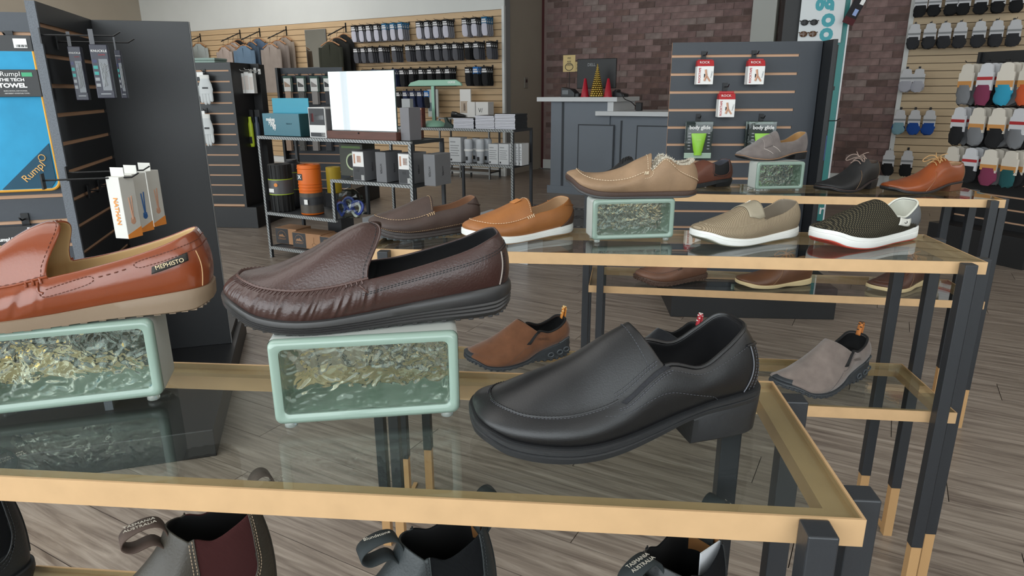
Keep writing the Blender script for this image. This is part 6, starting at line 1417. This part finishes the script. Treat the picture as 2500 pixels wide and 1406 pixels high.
# card printer, sign, phone, cable block
t = thing('card_terminal', 'dark card terminal under the gold sign on the cash desk', 'card terminal', GC.w(top_at(1369, .1), .1, zt), GC.rz)
w = top_at(1402, .1) - top_at(1369, .1); MB().prism([(0, 0), (w, 0), (w, .05), (w * .7, .09), (.01, .11), (0, .09)], 0, .14).build('housing', mat('terminal_black', '#232629', .4), t, bevel=.006); MB().box(w * .1, w * .55, -.002, 0, .03, .075).build('grey_face', mat('terminal_grey', '#6d7276', .4), t); MB().box(w * .5, w * 1.25, .02, .12, .0, .04).build('side_tray', MATS['terminal_black'], t, bevel=.004)
M_gs = mat('gold_card', '#cdb57c', .6)
t = thing('easel_sign', 'gold double sign on a thin stick behind the card terminal', 'sign', GC.w(top_at(1389, .3), .3, zt), GC.rz)
for i, (u0, v0, u1, v1) in enumerate(((1375, 135, 1404, 175), (1401, 151, 1421, 174))):
    (x0, z1), (x1, z0) = c_(u0, v0, .3), c_(u1, v1, .3); xo = top_at(1389, .3); p = MB().box(x0 - xo, x1 - xo, .004 * i, .004 * i + .003, z0 - zt, z1 - zt).build('plate', M_gs, t)
    for q in range(3 if i == 0 else 2): text(('WE', 'ARE', 'OPEN')[q] if i == 0 else ('TAP', 'PAY')[q], .03 if i == 0 else .022, t, ((x0 + x1) / 2 - xo, -.002 + .004 * i, (z1 - zt) - (.035 + q * .038)), FR_, P_k)
    if i == 0: MB().tube([((x0 + x1) / 2 - xo + .05 * math.cos(a), -.001, z0 - zt + .055 + .04 * math.sin(a)) for a in [2 * PI * q / 20 for q in range(20)]], .004, 5, closed=True).build('emblem', P_k, t)
mb = MB(); mb.tube([(0, .002, 0), (0, .002, c_(1389, 175, .3)[1] - zt)], .004, 6); mb.box(-.03, .03, -.02, .04, 0, .006); mb.build('stick', P_k, t)
t = thing('desk_phone', 'black desk phone right of the red cones on the cash desk', 'phone', GC.w(top_at(1494, .12), .12, zt), GC.rz)
MB().prism([(0, 0), (.14, 0), (.14, .03), (.02, .065), (0, .06)], 0, .16).build('body', MATS['terminal_black'], t, bevel=.006); MB().box(.015, .05, .02, .15, .055, .08).build('handset', MATS['terminal_black'], t, bevel=.008)
b0 = c_(1557, 268, .2)
t = thing('power_block', 'small black power block on the lower desk top', 'adapter', GC.w(b0[0], .2, zl), GC.rz); MB().box(-.03, .04, 0, .05, 0, .09).build('block', P_k, t, bevel=.005)
pts = [GC.w(top_at(1532, .15), .15, zt + .02), GC.w(top_at(1524, .12), .05, zt + .03), GC.w(top_at(1530, .12) + .02, .0, zt - .02), GC.w(b0[0] - .05, .10, zl + .10), GC.w(b0[0] - .035, .22, zl + .05)]
tag(MB().tube([V(crv([tuple(p) for p in pts], q / 24 * 4)) for q in range(25)], .005, 6).build('cable', P_k, smooth=True), 'black cable looping from the upper to the lower desk top', 'cable')
# ---- entrance mat before the desk
p0, p1 = atz(1210, 470, 0), atz(1470, 400, 0)
M_mat = mat('grey_mat', '#5b5b5c', .95, var=.2, vscale=40, bump=.5, bscale=300)
GM = Frame(E(-3.45, 5.35), ROOM); t = thing('floor_mat', 'grey floor mat with chequered border in front of the cash desk', 'mat', GM.o, GM.rz)
MB().box(0, 1.5, 0, 1.0, 0, .006).build('mat_field', M_mat, t); m1, m2 = mat('mat_dark', '#3a3a3c', .95), mat('mat_pale', '#8d8d8c', .95)
MB().box(.06, 1.44, .06, .10, .0062, .0072).build('border', m1, t); MB().box(.06, 1.44, .90, .94, .0062, .0072).build('border', m1, t); MB().box(.06, .10, .1005, .8995, .0062, .0072).build('border', m1, t); MB().box(1.40, 1.44, .1005, .8995, .0062, .0072).build('border', m1, t)
mb = MB()
for i in range(23): mb.box(.07 + .06 * i, .10 + .06 * i, .065, .095, .0073, .0080); mb.box(.07 + .06 * i, .10 + .06 * i, .905, .935, .0073, .0080)
stuff(mb.build('border_checks', m2, t)); text('SHOES', .2, t, (.75, .5, .0075), (0, 0, 0), m1)
# ---- teal sunglasses tower behind the middle fixture
pt = atz(2018, 556, 0); GT = Frame((pt.x, pt.y), R(-16)); g_ = lambda u, v, k=0.: GT.loc(u, v, k)
M_tl = mat('tower_teal', '#1d7d7a', .4); M_tw = mat('tower_white', '#d5dadc', .4)
t = thing('sunglasses_tower', 'teal and white goodr sunglasses tower behind the middle fixture', 'display tower', GT.o, GT.rz)
x1 = g_(2012, 430)[0]; x0 = g_(1950, 100)[0]; zt2 = 2.0
MB().box(x1 - .46, x1 - .06, .02, .40, .06, zt2).build('tower_body', P_k, t); MB().box(x1 - .05, x1 + .03, -.004, .42, .06, zt2).build('teal_side', M_tl, t)
for xx in (x1 - .062, x1 + .031): MB().box(xx, xx + .012, -.01, .42, .06, zt2).build('white_edge', M_tw, t)
zb_ = g_(2000, 535)[1]; MB().box(x1 - .20, x1 + .0, -.012, -.005, .08, .30).build('teal_foot_panel', M_tl, t); text('goodr', .12, t, (x1 - .11, -.0135, .16), FR_, P_w, bold=.002)
for xx in (x1 - .4, x1): MB().lathe([(.028, -.012), (.03, 0), (.028, .012)], 14).build('castor', P_k, t, loc=(xx, .05, .03), rot=(PI / 2, 0, 0))
zc0, zc1 = g_(2000, 106)[1], zt2
wv = .40; xc1 = g_(2056, 60)[0]; xc0 = g_(1950, 60)[0]
hb_ = thing('sign_board', 'white goodr sign with turquoise letters and two pairs of sunglasses', 'sign', GT.w(0, -.03, 0), GT.rz)
MB().box(xc0, xc1, 0, .012, zc0, zc1 + .1).build('board', M_tw, hb_, bevel=.003)
M_turq = mat('turquoise_letter', '#1f97a3', .4)
for ch, (u, v) in zip('goo', ((2024, 12), (2025, 50), (2020, 85))): text(ch, .185, hb_, (g_(u, v)[0] + .0, -.0015, g_(u, v)[1]), (PI / 2, R(90), 0), M_turq, bold=.008)
for k, (u, v) in enumerate(((1974, 56), (1971, 84))):
    x, z = g_(u, v); m = P_k if k == 0 else mat('tortoise', '#5a3d28', .25); tt = thing('sunglasses', ('black', 'brown tortoise')[k] + ' sunglasses fixed on the white goodr sign', 'sunglasses', GT.w(x, -.0385, z), GT.rz)
    for s in (-1, 1): MB().lathe([(.006, -.003), (.026, -.002), (.03, 0), (.026, .003), (.004, .004)], 18, sx=1, sy=.78).build('lens', m, tt, smooth=True, loc=(s * .036, -.006, 0), rot=(PI / 2, 0, 0)); MB().tube([(s * .066, -.004, .012), (s * .07, .0, .014), (s * .07, .004, .014)], .004, 6).build('hinge', m, tt)
    MB().tube([(-.012, -.007, .006), (0, -.009, .012), (.012, -.007, .006)], .004, 6).build('bridge', m, tt, smooth=True)
a, b = g_(2100, 0, -.12), g_(2068, 58, -.12)
hs = thing('hanging_sock', 'dark sock with white and blue mark hanging tilted by the teal tower', 'sock', GT.w(b[0], -.12, b[1]), GT.rz); L_ = math.hypot(a[0] - b[0], a[1] - b[1]) + .12; hs.rotation_euler = (0, math.atan2(a[0] - b[0], a[1] - b[1]), GT.rz)
MB().box(-.04, .045, 0, .02, 0, L_).build('sock', mat('charcoal_sock', '#262428', .9), hs, bevel=.008); MB().box(-.04, .045, -.002, .001, .0, .05).build('red_tip', mat('wine_knit', '#4d2024', .9), hs); MB().box(-.0, .03, -.002, .0, .07, .12).build('blue_mark', mat('pale_blue_mark', '#8fa3d0', .7), hs); MB().box(.01, .04, -.002, .0, .16, .2).build('white_mark', P_w, hs)
# ================================================================== socks, shirts and the right hand fixture
def sock_mesh(name, w, h, mats, cardh=.45, split=True):
    """one small sock pack: header card, white band, folded socks with an uneven foot"""
    mb = MB(); mb.m = 0; mb.box(-w / 2, w / 2, -.004, .004, h * .62, h); mb.m = 1; mb.box(-w * .42, w * .42, -.0065, -.0042, h * .70, h * .80); mb.box(-w * .42, w * .3, -.0065, -.0042, h * .83, h * .90)
    mb.m = 2
    n = 8; rows = []
    for z, f, dx in ((h * .66, .46, 0), (h * .45, .50, 0), (h * .3, .52, .03), (h * .12, .50, .10), (0, .34, .16)):
        rows.append([V((w * (dx + f * math.cos(2 * PI * q / n)), .010 * math.sin(2 * PI * q / n), z)) for q in range(n)])
    mb.loft(rows); return mb.mesh(name, mats)
K_ = mat('sock_black', '#16171a', .9); W_ = mat('sock_white', '#c3c3d0', .9); G_ = mat('sock_grey', '#55565c', .9); B_ = mat('sock_teal', '#1d5f86', .9); NB = mat('sock_navy', '#1f2a4a', .9); BW = mat('band_white', '#d8d8da', .7); LG = mat('sock_pale', '#8f8f96', .9); BB = mat('sock_blue', '#2368ad', .9)
SM = {k: sock_mesh('sock_pack', .088, .21, m) for k, m in dict(kw=(K_, BW, W_), bw=(B_, BW, W_), kg=(K_, BW, G_), kk=(K_, BW, K_), gk=(G_, BW, K_), nk=(NB, BW, NB), bk=(BB, BW, K_), kl=(K_, BW, LG), bl=(B_, BW, LG)).items()}
NAMES = dict(kw='black and white', bw='teal and white', kg='black and grey', kk='black', gk='grey and black', nk='navy', bk='blue and black', kl='black and pale grey', bl='teal and pale grey')
SP = E(0, SL - .02)
def left_rows(row, word, zt, hh, us, kinds, deep):
    for i, (u, kd) in enumerate(zip(us, kinds)):
        a = e1(ate(u, 90, SL - .25)); 
        hk = thing('sock_hook', 'black hook of the %s sock stack, %s row, rear slatwall' % (ordn(i), word), 'hook', E(a, SL - .013, zt + .008), ROOM, 'hooks of the %s sock row' % word)
        hook(hk, 0, 0, 0, .25)
        for j in range(deep):
            k2 = kd if j == 0 or kd in ('kk', 'kg', 'nk') else kd[0] + ('l' if row == 1 else 'k')
            if k2 not in SM: k2 = kd
            o = bpy.data.objects.new('sock_pack', SM[k2]); COL.objects.link(o); o.location = E(a, SL - .235 + j * .052, zt - hh - .02 * 0); o.scale = (1, 1, hh / .21); o.rotation_euler = (0, 0, ROOM + R(random.uniform(-2, 2)))
            tag(o, '%s sock pack, %s on the %s hook, %s row, rear slatwall' % (NAMES[k2], ('front', 'second', 'third', 'rearmost')[j], ordn(i), word), 'socks', '%s row of sock packs on the rear slatwall' % word)
left_rows(1, 'top', 2.125, .235, (862, 880, 898, 917, 937, 957, 976, 1021, 1041, 1062, 1086, 1133, 1156, 1181), ('kw', 'kw', 'kw', 'kw', 'bw', 'bw', 'bw', 'kw', 'kw', 'kw', 'kw', 'kw', 'kw', 'bw'), 4)
left_rows(2, 'second', 1.815, .225, (864, 882, 900, 926, 958, 992, 1018, 1042, 1063, 1084, 1108, 1138, 1160, 1192), ('kg',) * 5 + ('kg', 'kg', 'kg', 'kg', 'kg', 'kg', 'kk', 'kg', 'kg'), 4)
left_rows(3, 'third', 1.495, .25, (880, 905, 930, 955, 975, 998, 1022, 1044, 1066, 1088, 1138, 1158, 1180), ('kk', 'nk', 'kk', 'nk', 'kk', 'kk', 'kk', 'kk', 'kk', 'kk', 'kk', 'bk', 'kk'), 4)
left_rows(4, 'fourth', 1.185, .24, (962, 980, 998, 1016, 1034), ('kk', 'nk', 'nk', 'nk', 'bk'), 3)
# ---- shirts on wooden hangers along slanted arms
def shirt_meshes(w, h, n=16):
    def sec(z, a, b, cx=0): return [V((cx + a * math.copysign(abs(math.cos(t)) ** .7, math.cos(t)), b * math.sin(t), z)) for t in [2 * PI * q / n for q in range(n)]]
    body = MB(); body.loft([sec(-h, w * .50, .03), sec(-h * .6, w * .47, .034), sec(-h * .28, w * .46, .036), sec(-.10, w * .47, .030), sec(-.045, w * .36, .026), sec(-.012, w * .2, .022), sec(.015, w * .15, .02)])
    sl = {}
    for s in (1, -1):
        mb = MB(); rows = []
        for t, r in ((0, .042), (.2, .046), (.6, .04), (1, .034)):
            c = V((s * (w * .44 + .012 * t), 0, -.06 - h * .72 * t)); rows.append([c + V((r * math.cos(a), .022 * math.sin(a), 0)) for a in [2 * PI * q / 10 for q in range(10)]])
        mb.loft(rows); sl[s] = mb
    return body, sl
M_wood = mat('hanger_wood', '#a87850', .5)
def garment_arm(u, v, ue, ve, cols, word, w=.40, h=.66):
    a0 = ate(u, v, SL - .013); aw = e1(a0); z0 = a0.z; ze = ate(ue, ve, SL - .013 - .40).z; ze = z0 - .16
    arm = thing('waterfall_arm', 'slanted black waterfall arm %s on the rear slatwall' % word, 'wall arm', E(aw, SL - .0145, z0), ROOM)
    mb = MB(); mb.box(-.012, .012, -.004, 0, -.09, .05); mb.tube([(0, -.0065, -.0026), (0, -.40, -.16)], .009, 6)
    for q in range(6): y = -.06 - q * .062; mb.tube([(0, y, y * .4 + .005), (0, y, y * .4 + .0105)], .003, 5)
    mb.build('arm', M_hook, arm)
    for i, (cn, c) in enumerate(cols):
        y = -.37 + i * (.31 / max(1, len(cols) - 1) if len(cols) > 1 else 0)
        t = thing('hanging_shirt', '%s hanging %s, %s from the front' % (cn, word, ordn(i)), 'shirt', E(aw, SL - .013 + y, z0 + y * .4 - .118), ROOM + R(random.uniform(-8, 8)), 'shirts on the rear slatwall')
        b, sl = shirt_meshes(w, h); m = mat('shirt_' + c.strip('#'), c, .9, var=.08, vscale=8)
        b.build('body', m, t, smooth=True, angle=70); sl[1].build('sleeve', m, t, smooth=True, angle=60); sl[-1].build('sleeve', m, t, smooth=True, angle=60)
        hb = MB(); hb.tube([(-w * .42, 0, -.035), (-w * .2, 0, .01), (0, 0, .03), (w * .2, 0, .01), (w * .42, 0, -.035)], .010, 8); hb.build('hanger', M_wood, t, smooth=True)
        hk = MB(); hk.tube([(0, 0, .03), (0, 0, .07), (.014, 0, .095), (.0165, 0, .118), (.010, 0, .131), (0, 0, .1345), (-.012, 0, .126)], .0025, 6); hk.build('hanger_hook', M_hook, t)
        MB().box(-.006, .006, -.036, -.030, -.20, -.02).build('placket', mat('placket_' + c.strip('#'), c, .95), t)
TAUPE = '#8f847c'
garment_arm(489, 89, 464, 101, (('sage green shirt', '#7d8f86'), ('pale grey shirt', '#9aa09e')), 'on the leftmost arm')
garment_arm(586, 80, 541, 105, (('pink grey shirt', '#a0928a'), ('pale taupe shirt', '#97897f'), ('light taupe shirt', '#a39991'), ('black shirt', '#141416')), 'on the second arm')
garment_arm(634, 76, 588, 102, (('dusty blue shirt', '#5d7388'), ('slate blue shirt', '#3d4c5c'), ('grey blue shirt', '#4e6076')), 'on the third arm')
garment_arm(699, 72, 652, 99, (('taupe button shirt', TAUPE), ('grey taupe shirt', '#867b74'), ('warm grey shirt', '#918478')), 'on the fourth arm', h=.72)
garment_arm(844, 64, 806, 90, (('dark olive jacket', '#2b2d22'), ('black olive jacket', '#1c1d1a'), ('black jacket', '#151514')), 'on the fifth arm beside the socks')
t_ = (ate(742, 73, SL - .05), ate(800, 164, SL - .05)); w = e1(t_[1]) - e1(t_[0])
t = thing('wall_mirror', 'rectangular wall mirror hung between shirts on the rear slatwall', 'mirror', E(e1(t_[0]), SL - .04, t_[1].z), ROOM); h = t_[0].z - t_[1].z
MB().box(0, w, 0, .016, 0, h).build('frame', mat('mirror_rim', '#7d7f80', .4), t); MB().box(.008, w - .008, -.002, -.0002, .008, h - .008).build('mirror_glass', M_mirror, t)
t = thing('folded_stack', 'folded pale green shirt stack on top of the rear black fixture', 'shirt', FRr.w(xe - .33, .1, ze), FRr.rz)
for q in range(2): MB().box(-.16, .16, 0, .22, q * .022, q * .022 + .021).build('folded_shirt', mat('pale_green_cloth', '#8ea39c', .9), t, bevel=.008)
# ---- right slatwall: sock packs with white cards
def big_sock(label, loc, rz, w, h, cm, sm, group, cards=(), fuzzy=.3):
    t = thing('sock_pack', label, 'socks', loc, rz, group)
    MB().prism([(-w * .34, h), (-w * .40, h * .82), (-w * .5, h * .80), (-w * .5, h * .46), (w * .5, h * .36), (w * .5, h * .80), (w * .40, h * .82), (w * .34, h), (w * .1, h * 1.04), (-w * .1, h * 1.04)], -.008, .008).build('card', cm, t)
    for (z0, z1, m) in cards: MB().box(-w * .49, w * .49, -.0095, -.0085, h * z0, h * z1).build('print_field', m, t)
    rows = []; n = 12; rnd = random.Random(label)
    sh = rnd.uniform(-.06, .06)
    for z, f in ((.5, .44), (.42, .48), (.33, .50), (.24, .53), (.15, .50), (.07, .42), (.0, .26)): rows.append([V((w * (sh * (1 - 2 * z) + f * (1 + rnd.uniform(-.14, .14)) * math.cos(2 * PI * q / n)), .016 * (1 + rnd.uniform(-.25, .25)) * math.sin(2 * PI * q / n), h * (z + (rnd.uniform(-.025, .025) if z < .4 else 0)))) for q in range(n)])
    mb = MB(); mb.loft(rows); mb.build('socks', sm, t, smooth=True, angle=60); return t
CW = mat('card_white', '#d3d4d8', .6); SGY = mat('sock_charcoal', '#333438', .95); SB_ = mat('sock_royal', '#1f4fa0', .95); SAQ = mat('sock_aqua', '#7fa6b4', .95); SWH = mat('sock_offwhite', '#b5b6c0', .95)
rows_ = (('top', 2.19, .235, (2247, 2281, 2322, 2352, 2394, 2436, 2480), K_), ('second', 1.87, .26, (2231, 2269, 2305, 2343, 2389, 2431, 2474), SGY), ('third', 1.385, .25, (2212, 2242), SWH), ('fourth', .925, .27, (2195, 2231, 2268), SB_), ('fifth', .455, .29, (2168, 2213), K_))
for (word, zt, hh, us, m) in rows_:
    for i, u in enumerate(us):
        v = 703 - 30; a = None
        p = ate(u, {'top': 20, 'second': 90, 'third': 195, 'fourth': 300, 'fifth': 400}[word], BR - .22); a = e1(p)
        hk = thing('sock_hook', 'black hook of sock stack %s in the %s row of the right slatwall' % (ordn(i), word), 'hook', E(a, BR - .0405, zt + .018), ROOM, 'hooks on the right slatwall'); hook(hk, 0, 0, 0, .22)
        for j in range(2):
            sm = SAQ if (word == 'fourth' and i == 0 and j == 0) else m
            big_sock('%s ankle sock pack, %s row, right slatwall, %s from left, %s one' % ({K_: 'black', SGY: 'charcoal', SWH: 'white', SB_: 'royal blue', SAQ: 'aqua'}[sm], word, ordn(i), ('front', 'rear')[j]), E(a, BR - .215 + j * .06, zt - hh), ROOM, .125, hh, CW, sm, '%s row of packs on the right slatwall' % word, ((.58, .66, P_g),) )
# ---- right hand black fixture with running socks
GR = Frame((3.37, 5.02), R(-68)); r_ = lambda u, v, k=0.: GR.loc(u, v, k)
xr = .62; zt = r_(2344, 130)[1]
t = thing('slatwall_fixture', 'black slatwall fixture with colourful running socks at the right edge', 'display fixture', GR.o, GR.rz)
MB().box(-.04, xr + .05, -.20, .60, 0, .21).build('base', M_blk, t, bevel=.003)
panel(t, 0, xr, 0, .21, zt, M_char2, '-y', first=.09); MB().box(xr + .001, xr + .024, -.02, .5, .21, zt).build('end_panel', M_blk, t); MB().box(-.022, -.001, -.02, .5, .21, zt).build('end_panel', M_blk, t)
CT = mat('card_cream', '#d9d2c6', .6); M_or2 = mat('print_skyline', '#c98d4d', .6)
cols = {'grey': mat('run_grey', '#77797d', .95), 'black': K_, 'wine': mat('run_wine', '#7c3450', .95), 'aqua': mat('run_aqua', '#2f95b5', .95), 'orange': mat('run_orange', '#cf5b32', .95), 'teal': mat('run_teal', '#1f5558', .95), 'navy': NB}
def run_row(word, ztop, h, items, deep=3):
    n = len(items)
    for i, c in enumerate(items):
        x = .05 + .135 * i; y0 = -.20
        hk = thing('sock_hook', 'black hook %s in the %s row of the right black fixture' % (ordn(i), word), 'hook', GR.w(x, 0, ztop + .017), GR.rz, 'hooks on the right black fixture'); hook(hk, 0, 0, 0, .24)
        for j in range(deep):
            cc = c if j == 0 else ('black' if i % 2 else 'grey')
            red = (i + len(word)) % 3 == 0
            big_sock('%s running sock pack, %s card, %s stack, %s row, right black fixture, %s' % (cc, 'red banded' if red else 'skyline', ordn(i), word, ('front', 'middle', 'rear')[j]), GR.w(x + .006 * (j % 2), y0 + j * .062, ztop - h), GR.rz + R(6 * (i % 3) - 6), .108, h, CW if red else CT, cols[cc], '%s row of running socks on the right black fixture' % word, ((.62, .70, P_r),) if red else ((.52, .60, M_or2), (.60, .64, CT), (.44, .52, M_or2)), .5)
run_row('upper', r_(2400, 158, -.2)[1], .265, ('grey', 'wine', 'aqua', 'orange'))
run_row('middle', r_(2400, 266, -.2)[1], .25, ('black', 'grey', 'black', 'grey'))
run_row('lower', r_(2400, 366, -.2)[1], .235, ('teal', 'black', 'wine', 'teal'))
letters_to_mesh()
